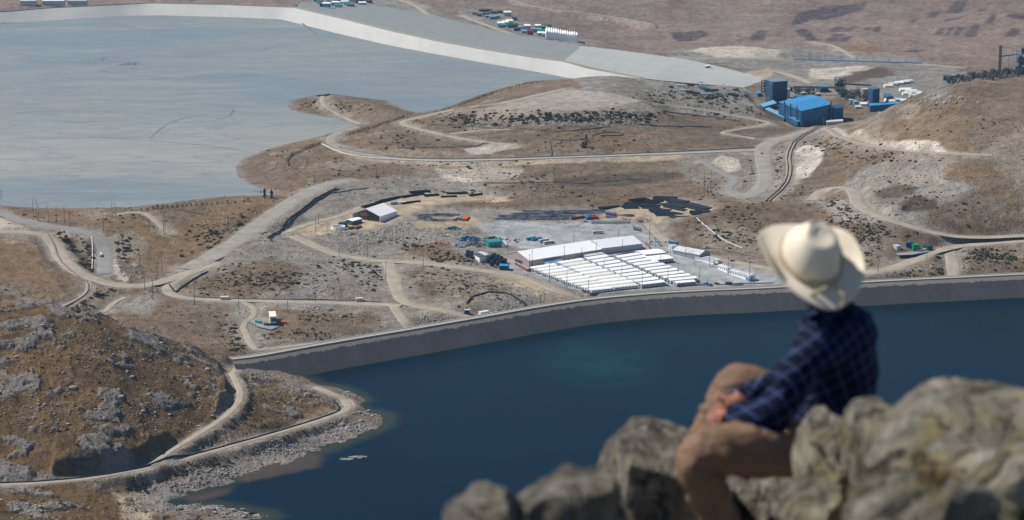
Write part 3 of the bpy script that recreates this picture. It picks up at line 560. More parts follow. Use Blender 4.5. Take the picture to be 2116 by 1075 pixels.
# ------------------------------------------------------------------ reservoir embankment
t = NT('dam_liner', .6, .35); uv = t.n('UVMap').outputs[0]; sx = t.n('SeparateXYZ'); t.l(uv, sx.inputs[0])
mp = t.n('Mapping'); t.l(uv, mp.inputs[0]); mp.inputs['Scale'].default_value = (1, .09, 1)
streak = t.noise(mp.outputs[0], .16, 6, .75); st2 = t.noise(mp.outputs[0], .9, 4, .7); bl = t.noise(uv, .03, 5, .6)
c = t.mix(streak, lin(40, 39, 43), lin(82, 79, 82)); c = t.mix(1, c, t.ramp(st2, [(.3, .8), (.7, 1.2)]), 'MULTIPLY')
c = t.mix(1, c, t.ramp(bl, [(.3, .85), (.7, 1.15)]), 'MULTIPLY')
edge = t.math('ADD', t.math('MULTIPLY', t.noise(mp.outputs[0], .1, 7, .8), 14.0), -1.2)
top = t.ramp(t.math('SUBTRACT', edge, sx.outputs[1]), [(.0, 0.0), (.6, 1.0)])
c = t.mix(t.math('MULTIPLY', top, .85), c, t.mix(t.noise(uv, .5, 5), lin(126, 118, 110), lin(150, 141, 130)))
pz = t.n('SeparateXYZ'); t.l(t.pos(), pz.inputs[0])
c = t.mix(t.ramp(t.math('MULTIPLY', pz.outputs[2], .2), [(.1, .8), (.45, 0.0)]), c, lin(62, 66, 50))
t.col(c); t.bump(streak, .4, .4); LINER = t.m
t = NT('crest_gravel', .95, .1); p = t.pos(); t.col(t.mix(t.noise(p, .3, 6), lin(138, 130, 120), lin(172, 163, 151))); GRAVELM = t.m
CONC = paint('pale_concrete', (196, 192, 184), .8, .2, var=.12, sc=.3)
DARKL = paint('black_pipe', (46, 48, 52), .45, .4, var=.2, sc=.2)
crest = resample(chaikin(wz(RD_CREST, CREST_Z), 2), 12.0)
dam = empty('reservoir_dam', (crest[60][0], crest[60][1], CREST_Z), 'long curving embankment with dark lined face holding back the blue reservoir', 'dam')
def rel(o, par):
    o.parent = par; o.matrix_parent_inverse = Matrix.Translation(-Vector(par.location)) if par.rotation_euler.z == 0 else Matrix.LocRotScale(Vector(par.location), par.rotation_euler, None).inverted(); return o
CR = .2
for o in (sweep('lined_face', crest, [(2.2, CREST_Z + CR), (10, CREST_Z - 5), (18, CREST_Z - 10.2), (26, CREST_Z - 15.2), (34, CREST_Z - 20.5)], LINER, None, True),
          sweep('crest_road', crest, [(-9, CREST_Z - 3), (-7.5, CREST_Z + .35), (0, CREST_Z + .45), (1.2, CREST_Z + .3)], GRAVELM),
          sweep('crest_kerb', crest, [(1.2, CREST_Z + .2), (1.2, CREST_Z + 1.3), (2.2, CREST_Z + 1.2), (2.2, CREST_Z + .1)], CONC),
          sweep('crest_kerb', crest, [(-7.6, CREST_Z + .2), (-7.6, CREST_Z + .9), (-6.9, CREST_Z + .9), (-6.9, CREST_Z + .3)], CONC),
          sweep('liner_anchor', crest, [(-.6, CREST_Z + .4), (-.6, CREST_Z + .8), (0.1, CREST_Z + .8), (.1, CREST_Z + .3)], DARKL)): rel(o, dam)

# ------------------------------------------------------------------ tailings embankment
def dam_mat(name, c1, c2, period, boundary=None, c3=None, c4=None):
    t = NT(name, .8, .2); uv = t.n('UVMap').outputs[0]; s_ = t.n('SeparateXYZ'); t.l(uv, s_.inputs[0])
    mp = t.n('Mapping'); t.l(uv, mp.inputs[0]); mp.inputs['Scale'].default_value = (1, .05, 1)
    n1 = t.noise(mp.outputs[0], .05, 6, .7); n2 = t.noise(uv, .02, 4, .6)
    c = t.mix(n1, c1, c2)
    if c3:
        d = t.mix(n1, c3, c4); c = t.mix(t.ramp(t.math('MULTIPLY_ADD', s_.outputs[0], .01, -boundary * .01), [(.0, 0.0), (.02, 1.0)]), c, d)
    c = t.mix(1, c, t.ramp(n2, [(.3, .94), (.7, 1.06)]), 'MULTIPLY')
    if period:
        st = t.math('PINGPONG', s_.outputs[1], period); ln = t.ramp(t.math('DIVIDE', st, period), [(.12, 1.0), (.3, 0.0)])
        ln = t.math('MULTIPLY', ln, t.ramp(t.noise(mp.outputs[0], .03, 4), [(.3, .3), (.6, 1.0)]))
        c = t.mix(t.math('MULTIPLY', ln, .55), c, lin(128, 132, 130))
        hx = t.math('PINGPONG', s_.outputs[0], 9.0); c = t.mix(t.math('MULTIPLY', t.ramp(t.math('DIVIDE', hx, 11.0), [(.06, 1.0), (.18, 0.0)]), .1), c, lin(120, 122, 120))
    t.col(c); return t.m
tdc = (float(wz([(800, 63)], 62)[0][0]), float(wz([(800, 63)], 62)[0][1]), 62)
td = empty('tailings_dam', tdc, 'huge pale embankment with bright white inner face around the grey tailings pond', 'dam')
cx = np.array([p[0] for p in TD_CREST]); cyy = np.array([p[1] for p in TD_CREST]); tx_ = np.array([p[0] for p in TD_TOE]); ty_ = np.array([p[1] for p in TD_TOE])
xs = np.arange(-160, 1332, 14.0); top_l = wz([(x, np.interp(x, cx, cyy)) for x in xs], TD_Z); bot_l = wz([(x, np.interp(x, tx_, ty_)) for x in xs], TAIL_Z - 1.5)
rings = [[(a[0] + (b[0] - a[0]) * k, a[1] + (b[1] - a[1]) * k, TD_Z + (TAIL_Z - 1.5 - TD_Z) * k) for a, b in zip(top_l, bot_l)] for k in (0, .33, .66, 1)]
rel(uv_strip('inner_face', rings, dam_mat('white_liner', lin(176, 175, 170), lin(194, 192, 186), 0)), td)
ctop = [(p[0], p[1]) for p in top_l]
rel(sweep('crest_road', ctop, [(-12, TD_Z - 6), (-9, TD_Z + .3), (-1.5, TD_Z + .4), (-1.4, TD_Z + 1.2), (0, TD_Z + 1.1), (.2, TD_Z - .2)], GRAVELM), td)
A3 = resample([(*np.array(at_z(p[0], p[1], z)).astype(float), z) for p, z in zip(TD_TOP, TD_TOPZ)], 1e9); B3 = [(*np.array(at_z(p[0], p[1], z)).astype(float), z) for p, z in zip(TD_OUT, TD_OUTZ)]
def dense(L, n=14): return [tuple(np.array(a) + (np.array(b) - np.array(a)) * k / n) for a, b in zip(L[:-1], L[1:]) for k in range(n)] + [L[-1]]
A3, B3 = dense(A3), dense(B3); rings = []
NB = 13
for k in range(NB):
    for e in (0.0, .62):
        f0 = (k + e) / NB; zf = (k + (0 if e == 0 else .05)) / NB
        rings.append([(a[0] + (b[0] - a[0]) * f0, a[1] + (b[1] - a[1]) * f0, a[2] + (b[2] - a[2]) * zf + .2) for a, b in zip(A3, B3)])
rings.append([(b[0], b[1], b[2]) for b in B3])
Lb = sum(math.dist(a, b) for a, b in zip(A3[:14 * 6], A3[1:14 * 6 + 1]))
rel(uv_strip('outer_slope', rings, dam_mat('terrace_fill', lin(122, 126, 125), lin(146, 148, 145), 9, Lb, lin(158, 160, 157), lin(176, 177, 173)), smooth=False), td)

# ------------------------------------------------------------------ road sheets
def road_mat(name, a, b, c3, tracks):
    t = NT(name, .92, .15); uv = t.n('UVMap').outputs[0]; s_ = t.n('SeparateXYZ'); t.l(uv, s_.inputs[0])
    mp = t.n('Mapping'); t.l(uv, mp.inputs[0]); mp.inputs['Scale'].default_value = (.04, 1, 1)
    n = t.noise(mp.outputs[0], tracks, 5, .7); m = t.noise(t.pos(), .08, 6, .65); c = t.mix(n, a, b)
    c = t.mix(t.ramp(m, [(.4, 0.0), (.7, .8)]), c, c3); rt = t.math('PINGPONG', s_.outputs[1], tracks * 2.6); c = t.mix(t.math('MULTIPLY', t.ramp(t.math('DIVIDE', rt, tracks * 2.6), [(.3, .0), (.5, .5), (.7, 0.0)]), t.noise(mp.outputs[0], .3, 4)), c, c3); t.col(c); t.bump(t.noise(t.pos(), .8, 4), .4, .4); return t.m
RM = {'dirt': road_mat('packed_dirt', lin(156, 145, 130), lin(180, 169, 152), lin(142, 131, 116), .5),
      'haul': road_mat('haul_road_surface', lin(140, 135, 128), lin(172, 165, 154), lin(128, 123, 116), .35),
      'asphalt': road_mat('worn_asphalt', lin(124, 122, 120), lin(140, 138, 136), lin(150, 145, 138), .4)}
BERM = road_mat('berm_fill', lin(160, 150, 136), lin(205, 196, 182), lin(140, 130, 116), .5)
for nm, kind, wd, q, zz in RW:
    ln = [tuple(p) for p in q]; nn = len(ln)
    wv = np.array([1 + .06 * math.sin(i * .9) + .05 * math.sin(i * .37 + 1) for i in range(nn)])
    rg = []
    for k in (-.5, -.42, -.2, .2, .42, .5):
        oa = offset(ln, 1.0); jit = 1 + .24 * fbm(q[:, 0] + k * 99, q[:, 1], 30, 4, 9); off = [(l_[0] + (o2[0] - l_[0]) * k * wd * float(j_), l_[1] + (o2[1] - l_[1]) * k * wd * float(j_)) for l_, o2, j_ in zip(ln, oa, jit)]
        z0 = -.3 if abs(k) == .5 else .05
        rg.append([(x, y, float(z) + z0) for (x, y), z in zip(off, zz)])
    o = uv_strip(nm, rg, RM[kind], None, True); tag(o, kind='structure')

# ------------------------------------------------------------------ haze
def haze():
    bm = bmesh.new(); bmesh.ops.create_cube(bm, size=1); me = bpy.data.meshes.new('haze')
    for v in bm.verts: v.co = Vector((v.co.x * 90000, v.co.y * 90000, -60 if v.co.z < 0 else CAMZ + 250))
    bm.to_mesh(me); bm.free(); o = bpy.data.objects.new('haze', me); COL.objects.link(o); tag(o, kind='stuff')
    m = bpy.data.materials.new('haze_air'); m.use_nodes = True; nt = m.node_tree; nt.nodes.remove(nt.nodes['Principled BSDF'])
    v = nt.nodes.new('ShaderNodeVolumePrincipled'); v.inputs['Color'].default_value = (.42, .72, 1, 1); v.inputs['Density'].default_value = 2.8e-5; v.inputs['Anisotropy'].default_value = .3
    nt.links.new(v.outputs[0], nt.nodes['Material Output'].inputs['Volume']); me.materials.append(m)
haze()
def decal(name, pl, w_, z, mat, closed=False):
    x0 = wz(pl, z); 
    if closed: o = poly_sheet(name, x0, z, mat)
    else:
        pts = resample(x0, 12); ww = w_ * .8 * (1 + .9 * fbm(np.array([p[0] for p in pts]), np.array([p[1] for p in pts]), 60, 3, 4)); oa = offset(pts, 1.0)
        o = uv_strip(name, [[(p[0] + (b[0] - p[0]) * s * float(v), p[1] + (b[1] - p[1]) * s * float(v), z) for p, b, v in zip(pts, oa, ww)] for s in (-.5, .5)], mat, None, False)
    return tag(o, kind='structure')
MUD = paint('wet_mud', (92, 98, 106), .5, .4, var=.2, sc=.02)
for pl, w_ in [([(200, 145), (235, 151), (275, 156), (330, 159), (370, 162), (400, 160), (425, 154), (455, 153), (480, 153)], 2.6), ([(485, 154.5), (535, 156)], 2.2), ([(310, 287), (325, 272), (345, 256), (380, 244), (430, 236)], 2.2), ([(390, 258), (440, 250), (475, 240), (484, 226)], 2.2), ([(55, 187), (120, 182), (175, 178)], 2.6), ([(960, 200), (990, 197), (1020, 190), (1042, 182)], 2), ([(40, 233), (150, 227), (280, 220)], 2), ([(600, 30), (640, 60), (655, 72)], 3), ([(0, 290), (60, 285), (130, 286), (220, 284), (330, 292), (440, 302), (520, 315)], 1.6), ([(530, 108), (570, 96), (610, 94)], 2), ([(240, 50), (300, 62), (420, 66)], 2)]: decal('mud_channel', pl, w_, TAIL_Z, MUD)
rr9 = random.Random(2)
for cx_, cy_, n_b, ww_, hh_ in [(268, 133, 26, 24, 6), (205, 122, 12, 15, 4)]:
    for k in range(n_b):
        a_ = rr9.gauss(0, .5) * ww_; b_ = rr9.gauss(0, .45) * hh_; w1 = rr9.uniform(2, 6); h1 = rr9.uniform(.4, 1.0); decal('mud_patch', [(cx_ + a_ - w1, cy_ + b_), (cx_ + a_, cy_ + b_ - h1), (cx_ + a_ + w1, cy_ + b_ + .2), (cx_ + a_ + w1 * .2, cy_ + b_ + h1)], 0, TAIL_Z + .004 * (k + 1), MUD, True)
#OBJECTS
class MB:
    def __init__(s): s.v = []; s.f = []; s.m = []
    def face(s, pts, mi=0):
        b = len(s.v); s.v += [tuple(p) for p in pts]; s.f.append(tuple(range(b, b + len(pts)))); s.m.append(mi)
    def hexa(s, lo, hi, mi=0):        # lo / hi: four corners ccw bottom, top
        b = len(s.v); s.v += [tuple(p) for p in lo] + [tuple(p) for p in hi]
        for q in ((3, 2, 1, 0), (4, 5, 6, 7), (0, 1, 5, 4), (1, 2, 6, 5), (2, 3, 7, 6), (3, 0, 4, 7)): s.f.append(tuple(b + k for k in q)); s.m.append(mi)
    def box(s, x0, x1, y0, y1, z0, z1, mi=0, tx=0, ty=0):
        s.hexa([(x0, y0, z0), (x1, y0, z0), (x1, y1, z0), (x0, y1, z0)], [(x0 + tx, y0 + ty, z1), (x1 - tx, y0 + ty, z1), (x1 - tx, y1 - ty, z1), (x0 + tx, y1 - ty, z1)], mi); return s
    def prism(s, prof, x0, x1, mi=0):   # profile in (y, z), extruded along x
        b = len(s.v); n = len(prof); s.v += [(x0, y, z) for y, z in prof] + [(x1, y, z) for y, z in prof]
        s.f.append(tuple(b + k for k in range(n))[::-1]); s.f.append(tuple(b + n + k for k in range(n))); s.m += [mi, mi]
        for k in range(n): j = (k + 1) % n; s.f.append((b + k, b + j, b + n + j, b + n + k)); s.m.append(mi)
        return s
    def cyl(s, cx, cy, z0, z1, r, n=12, mi=0, r2=None):
        r2 = r if r2 is None else r2; b = len(s.v)
        for rr, z in ((r, z0), (r2, z1)): s.v += [(cx + rr * math.cos(2 * math.pi * k / n), cy + rr * math.sin(2 * math.pi * k / n), z) for k in range(n)]
        for k in range(n): j = (k + 1) % n; s.f.append((b + k, b + j, b + n + j, b + n + k)); s.m.append(mi)
        s.f.append(tuple(b + n + k for k in range(n))); s.f.append(tuple(b + k for k in range(n))[::-1]); s.m += [mi, mi]; return s
    def bar(s, p, q, r, n=6, mi=0):
        p = Vector(p); q = Vector(q); d = (q - p).normalized(); u = d.orthogonal().normalized(); w_ = d.cross(u); b = len(s.v)
        for c in (p, q): s.v += [tuple(c + (u * math.cos(2 * math.pi * k / n) + w_ * math.sin(2 * math.pi * k / n)) * r) for k in range(n)]
        for k in range(n): j = (k + 1) % n; s.f.append((b + k, b + j, b + n + j, b + n + k)); s.m.append(mi)
        s.f.append(tuple(b + n + k for k in range(n))); s.f.append(tuple(b + k for k in range(n))[::-1]); s.m += [mi, mi]; return s
    def build(s, name, mat, parent=None, smooth=False, label=None):
        mats = mat if isinstance(mat, list) else [mat]
        o = mesh_obj(name, s.v, s.f, None, parent, smooth, mats, s.m)
        if label: o['label'] = label
        return o
def copy_tree(o, parent=None):
    c = o.copy(); COL.objects.link(c); c.parent = parent
    for ch in o.children: copy_tree(ch, c)
    return c
def hz(px, py):
    x, y = hit([px], [py]); x, y = float(x[0]), float(y[0]); return x, y, H1(x, y)
def place2(pa, pb):
    a = hz(*pa); b = hz(*pb); return a, math.atan2(b[1] - a[1], b[0] - a[0]), math.hypot(b[0] - a[0], b[1] - a[1])
ORD = ['first', 'second', 'third', 'fourth', 'fifth', 'sixth', 'seventh', 'eighth', 'ninth', 'tenth', 'eleventh', 'twelfth', 'thirteenth', 'fourteenth', 'fifteenth', 'sixteenth', 'seventeenth', 'eighteenth', 'nineteenth', 'twentieth']
WHITEP = paint('white_sheet', (247, 247, 245), .5, .3, var=.03, sc=.3); CANVAS = paint('white_canvas', (243, 243, 240), .7, .2, var=.04, sc=.3); TAN = paint('cream_canvas', (228, 223, 212), .7, .2, var=.05)
WALLG = paint('grey_wall', (186, 188, 190), .6, .3, var=.06); PINKW = paint('shaded_pink_wall', (178, 158, 154), .7, .2, var=.08, sc=.15); ROOFG = paint('grey_roof', (206, 210, 214), .4, .4, var=.05)  # pinkish wall colour carries the shade on the hall's long side
BLUE = paint('blue_cladding', (30, 92, 138), .5, .35, var=.06, sc=.1); BLUER = paint('blue_roof', (54, 132, 180), .45, .4, var=.05, sc=.08); BLUED = paint('deep_blue_cladding', (30, 72, 108), .5, .3, var=.1, sc=.15)
TEAL = paint('teal_paint', (52, 140, 136), .5, .3); GREEN = paint('green_paint', (24, 140, 92), .5, .3); DGREEN = paint('dark_green_paint', (26, 84, 66), .5, .3); RED = paint('dull_red_paint', (136, 52, 52), .55, .3); REDF = paint('red_mesh', (150, 84, 76), .7, .2); ORANGE = paint('orange_paint', (214, 110, 46), .5, .3); YELLOW = paint('yellow_paint', (206, 168, 70), .55, .3)
GLASS = paint('dark_glass', (38, 44, 52), .15, .6, var=.05); RUBBER = paint('tyre_rubber', (34, 33, 32), .8, .2); STEEL = paint('weathered_steel', (112, 112, 112), .5, .4, metal=.3); POLE = paint('pole_grey', (92, 90, 88), .7, .3); WOODB = paint('brown_timber', (138, 104, 68), .8, .15, var=.25); PALEB = paint('pale_blue_paint', (120, 150, 176), .5, .3); CREAM = paint('cream_panel', (226, 220, 196), .55, .3, var=.05); PIPEB = paint('black_plastic', (40, 46, 56), .8, .12, var=.3, sc=.15); TANKB = paint('navy_tank', (36, 48, 66), .4, .4, var=.1); BROWNT = paint('rust_red_pipe', (120, 96, 92), .6, .3); DGREY = paint('dark_grey_metal', (72, 76, 80), .55, .35)

# ---- camp dormitories
def barrel_tent():
    r = empty('barrel_tent', (0, 0, 0), 'x', 'tent'); m = MB(); Wd = 1.0
    n = 9; prof = [(-.5, 0)] + [(-.5 * math.cos(math.pi * k / n), 1.5 + 1.6 * math.sin(math.pi * k / n)) for k in range(n + 1)] + [(.5, 0)]
    m.prism(prof, 0, 1); m.build('canopy', CANVAS, r, True).data.set_sharp_from_angle(angle=R(40)); return r
def make_dorm(L, Wd, rounded, windows, col_, label, group):
    r = empty('barrel_tent' if rounded else 'dormitory_cabin', (0, 0, 0), label, 'tent' if rounded else 'cabin', group)
    m = MB()
    if rounded:
        n = 9; prof = [(0, 0), (0, 1.7)] + [(Wd / 2 - Wd / 2 * math.cos(math.pi * k / n), 1.7 + 1.7 * math.sin(math.pi * k / n)) for k in range(1, n)] + [(Wd, 1.7), (Wd, 0)]
        m.prism(prof, 0, L); o = m.build('canopy', col_, r)
        e = MB(); 
        for k in range(1, 8): e.prism([(y * 1.0 + (y - Wd / 2) * .015, z + .06) for y, z in prof], L * k / 8 - .12, L * k / 8 + .12)
        e.build('rib', WHITEP, r)
        d = MB(); d.box(-1.6, 0, Wd * .25, Wd * .75, 0, 2.6); d.build('porch', ROOFG, r)
        d = MB(); d.box(-1.66, -1.6, Wd * .36, Wd * .62, 0, 2.1); d.build('door', BLUED, r)
    else:
        m.box(0, L, 0, Wd, 0, 3.0); m.build('wall', WALLG, r)
        e = MB(); e.prism([(-.35, 2.95), (Wd * .5, 3.9), (Wd - .1, 3.0), (Wd - .1, 3.2), (Wd * .5, 4.15), (-.35, 3.2)], -.4, L + .4); e.build('roof', WHITEP, r)
        d = MB(); d.box(-.07, 0, Wd * .3, Wd * .6, 0, 2.2); d.build('door', DGREY, r)
    for k in range(windows):
        x = L * (k + .7) / (windows + .4); mm = MB(); mm.box(x, x + 1.5, -.06, .05, 1.0, 2.0); w_ = mm.build('window', GLASS, r)
    return r
def dorm_column(tl, tr, bl, br, n, rounded, side, group, colour='white'):
    # tl/tr: far tent's left/right base ends (pixel); bl/br: nearest tent's
    P = [np.array(hz(*p)) for p in (tl, tr, bl, br)]
    protos = {}
    sp = math.dist(P[0][:2], P[2][:2]) / (n - 1)
    for k in range(n):
        f = k / (n - 1); A = P[0] * (1 - f) + P[2] * f; B = P[1] * (1 - f) + P[3] * f
        L = math.dist(P[0][:2], P[1][:2]) * (1 - f) + math.dist(P[2][:2], P[3][:2]) * f; ang = math.atan2(B[1] - A[1], B[0] - A[0])
        sd = (P[2] - P[0])[:2]; perp = abs(sd[0] * -math.sin(ang) + sd[1] * math.cos(ang)) / (n - 1); Wd = perp * (.93 if rounded else .86)
        last = k == n - 1
        cm = CANVAS
        if rounded and (k * 7 + len(side)) % 4 == 1: cm = TAN
        nm = 'round-roofed tent' if rounded else 'flat-roofed cabin'
        lab = f"{'cream' if cm is TAN else 'white'} {nm} in the {side} column, {ORD[n - 1 - k]} from the reservoir"
        key = (cm.name, last)
        Lc = 21 if rounded else L
        if key not in protos:
            r = make_dorm(L, Wd, rounded, 7 if last else (0 if rounded else 0), cm, lab, group); protos[key] = r
        else: r = copy_tree(protos[key]); r['label'] = lab
        A[2] = max(H1(A[0], A[1]), H1(B[0], B[1]), H1(A[0] - math.sin(ang) * Wd, A[1] + math.cos(ang) * Wd), H1(B[0] - math.sin(ang) * Wd, B[1] + math.cos(ang) * Wd)) + .05; r.location = A; r.rotation_euler.z = ang
    return P
dorm_column((1105, 562), (1152, 555), (1222, 612), (1266, 605.5), 10, True, 'leftmost', 'rows of round-roofed camp tents')
dorm_column((1163, 553), (1209, 545), (1269, 604), (1318, 597), 10, True, 'second', 'rows of round-roofed camp tents')
dorm_column((1216, 546), (1258, 539), (1326, 598), (1374, 590), 10, False, 'third', 'rows of flat-roofed camp cabins')
dorm_column((1277, 542), (1324, 534), (1398, 596), (1437, 589), 11, False, 'fourth', 'rows of flat-roofed camp cabins')
dorm_column((1330, 536), (1375, 531), (1349, 546), (1391, 541), 2, False, 'short fifth', 'rows of flat-roofed camp cabins')
# covered walkways
def ribbon_box(name, pl, w_, z0, z1, mat, label, cat, group=None, parent=None):
    pts = resample(hp(pl), 10); zz = terrain(np.array([p[0] for p in pts]), np.array([p[1] for p in pts]))
    rg = [[(x, y, float(z) + dz) for (x, y), z in zip(offset(pts, d), zz)] for d, dz in ((-w_ / 2, z0), (-w_ / 2, z1), (w_ / 2, z1), (w_ / 2, z0))]
    o = uv_strip(name, rg, mat, None, False); tag(o, label, cat, group); return o
ribbon_box('covered_walkway', [(1158, 554.5), (1264, 604)], 2.2, 2.0, 2.4, ROOFG, 'grey covered walkway running between the first and second tent columns', 'walkway', 'camp walkways')
ribbon_box('covered_walkway', [(1267, 541), (1380, 591)], 2.2, 2.0, 2.4, ROOFG, 'grey covered walkway running between the third and fourth cabin columns', 'walkway', 'camp walkways')

def clad(name, c, sp=1.2):
    t = NT(name, .6, .3); p = t.pos(True); s_ = t.n('SeparateXYZ'); t.l(p, s_.inputs[0]); k = t.math('PINGPONG', t.math('ADD', s_.outputs[0], s_.outputs[1]), sp); c1 = t.mix(t.ramp(t.math('DIVIDE', k, sp), [(.1, .5), (.25, 0.0)]), lin(*c), tuple(v * .55 for v in lin(*c)[:3]) + (1,)); c1 = t.mix(1, c1, t.ramp(t.noise(t.pos(True, scale=(1, 1, .3)), .3, 5), [(.3, .8), (.7, 1.15)]), 'MULTIPLY'); t.col(t.mix(t.ramp(t.noise(p, .12, 5), [(.5, 0.0), (.75, .4)]), c1, lin(150, 140, 128))); return t.m
BLUE = clad('blue_cladding_sheets', (30, 100, 150), 2.0); BLUED = clad('deep_blue_sheets', (28, 70, 106), 2.0); BLUER = clad('blue_roof_sheets', (50, 142, 198), 3.0); ROOFG = clad('grey_roof_sheets', (204, 208, 212), 1.5)
def shed(name, label, cat, pa, pb, depth, he, hr, wall, roof, windows=0, door=False, flat=False, group=None, across=False, base=0.0, loc=None):
    (a, ang, L) = place2(pa, pb) if loc is None else loc
    r = empty(name, (a[0], a[1], a[2] + base), label, cat, group, ang); m = MB()
    if flat: m.box(0, L, 0, depth, -1.5, he); m.build('wall', wall, r); e = MB(); e.box(-.3, L + .3, -.3, depth + .3, he, he + .35)
    elif across:   # ridge runs away from the viewer, gable on the front
        m.prism([(0, -1.5), (L, -1.5), (L, he), (L / 2, hr), (0, he)], 0, depth); m.v = [(y, x, z) for x, y, z in m.v]; m.f = [f[::-1] for f in m.f]; m.build('wall', wall, r)
        e = MB(); e.prism([(-.4, he - .1), (L / 2, hr + .05), (L + .4, he - .1), (L + .4, he + .2), (L / 2, hr + .35), (-.4, he + .2)], -.4, depth + .4); e.v = [(y, x, z) for x, y, z in e.v]
    else:
        m.prism([(0, -1.5), (depth, -1.5), (depth, he), (depth / 2, hr), (0, he)], 0, L); m.build('wall', wall, r)
        e = MB(); e.prism([(-.4, he - .1), (depth / 2, hr + .05), (depth + .4, he - .1), (depth + .4, he + .2), (depth / 2, hr + .35), (-.4, he + .2)], -.4, L + .4)
    e.build('roof', roof, r)
    for k in range(windows):
        x = L * (k + .5) / windows; w_ = MB(); w_.box(x - .7, x + .7, -.08, .1, 1.1, min(2.3, he - .3)); w_.build('window', GLASS, r)
    if door: d = MB(); d.box(-.08, .1, depth * .3, depth * .6, 0, min(he * .8, 4)); d.build('door', DGREY, r)
    return r
shed('storage_hall', 'very long bright white hall with side wall toned pinkish as in shade beside the camp tents', 'hall', (1094, 552), (1243, 529), 40, 6.5, 12, PINKW, WHITEP, 12, True)
shed('storage_hall', 'pale grey roofed hall joined to the right end of the long white hall', 'hall', (1243.5, 529), (1327, 517.5), 38, 6.0, 10.5, WALLG, paint('pale_roof', (226, 229, 232), .5, .3, var=.05), 0)
shed('annex_block', 'low grey flat annex in front of the long white hall', 'building', (1213, 539), (1250, 533.5), 9, 3.4, 0, WALLG, ROOFG, 2, flat=True)
shed('site_office', 'small white block with blue roof at the left corner of the tents', 'building', (1129, 550), (1163, 545), 9, 3.6, 4.4, WHITEP, BLUE, 2)
def fence_run(name, pl, h, mat, label, cat='fence', group=None, post=7.0, rail=True, pmat=None):
    pts = resample(hp(pl), post); zz = terrain(np.array([p[0] for p in pts]), np.array([p[1] for p in pts]))
    r = empty(name, (*pts[0], float(zz[0])), label, cat, group); m = MB(); q = MB(); o0 = Vector(r.location)
    P = [Vector((x, y, z)) - o0 for (x, y), z in zip(pts, zz)]
    for a in P: m.box(a.x - .09, a.x + .09, a.y - .09, a.y + .09, a.z - .3, a.z + h + .1)
    for a, b in zip(P[:-1], P[1:]):
        d = (b - a); nrm = Vector((-d.y, d.x, 0)).normalized() * .05
        if rail == 'solid': q.hexa([a - nrm, b - nrm, b + nrm, a + nrm], [a - nrm + Vector((0, 0, h)), b - nrm + Vector((0, 0, h)), b + nrm + Vector((0, 0, h)), a + nrm + Vector((0, 0, h))])
        else:
            for zr in (h * .5, h): q.bar(a + Vector((0, 0, zr)), b + Vector((0, 0, zr)), .05, 4)
    m.build('post', pmat or POLE, r); q.build('screen' if rail == 'solid' else 'rail', mat, r); return r
fence_run('safety_fence', [(1064, 546), (1090, 561), (1098, 560)], 2.6, REDF, 'red mesh fence around the left end of the long white hall', rail='solid')
fence_run('safety_fence', [(1215, 545), (1262, 537), (1290, 531)], 2.6, REDF, 'red mesh fence between the long hall and the third cabin column', rail='solid')
fence_run('safety_fence', [(1288, 531), (1345, 525), (1340, 513), (1333, 508)], 2.8, REDF, 'red mesh fence round the right end of the grey hall', rail='solid')
fence_run('wire_fence', [(1068, 565), (1135, 594), (1216, 618), (1300, 607), (1440, 597), (1560, 588)], 2.4, STEEL, 'thin wire fence along the water side of the camp')
fence_run('wire_fence', [(1340, 462), (1440, 446), (1490, 436), (1420, 420), (1340, 412)], 2.4, STEEL, 'thin wire fence around the black pipe yard')
fence_run('wire_fence', [(1060, 578), (1110, 607), (1140, 628)], 2.2, STEEL, 'thin wire fence beside the wide sandy camp road')
# sheds on the right of the camp
shed('workshop_shed', 'grey gabled shed at the back of the right camp yard', 'shed', (1445, 537), (1467, 531), 34, 5.5, 8.5, paint('mid_grey_wall', (150, 152, 156), .6, .3), ROOFG, 0, across=True)
shed('portable_cabin', 'white oblong cabin just right of the grey gabled shed', 'cabin', (1474, 544), (1478, 543), 24, 3.6, 4.2, WHITEP, ROOFG, 0, loc=None)
shed('portable_cabin', 'second white cabin behind the oblong cabin near the gabled shed', 'cabin', (1483, 543), (1489, 541.5), 24, 3.6, 4.2, WHITEP, ROOFG, 0)
shed('portable_cabin', 'short white row cabin before the yard lamp, left of the long row', 'cabin', (1483, 551), (1503, 558.5), 7, 3.4, 4.1, WHITEP, ROOFG, 5)
shed('portable_cabin', 'long white row cabin with many doors reaching behind the hat', 'cabin', (1507, 559.5), (1548, 574), 8, 3.4, 4.1, WHITEP, ROOFG, 11)
shed('portable_cabin', 'small blue white cabin at the right end of the long row', 'cabin', (1549, 575), (1556, 573), 6, 3.2, 3.7, PALEB, ROOFG, 0)
shed('guardhouse', 'small white guardhouse with a red roof edge beside the blue bus', 'hut', (1388, 518), (1399, 516.5), 6, 4.2, 0, WHITEP, ROOFG, 1, True, flat=True)
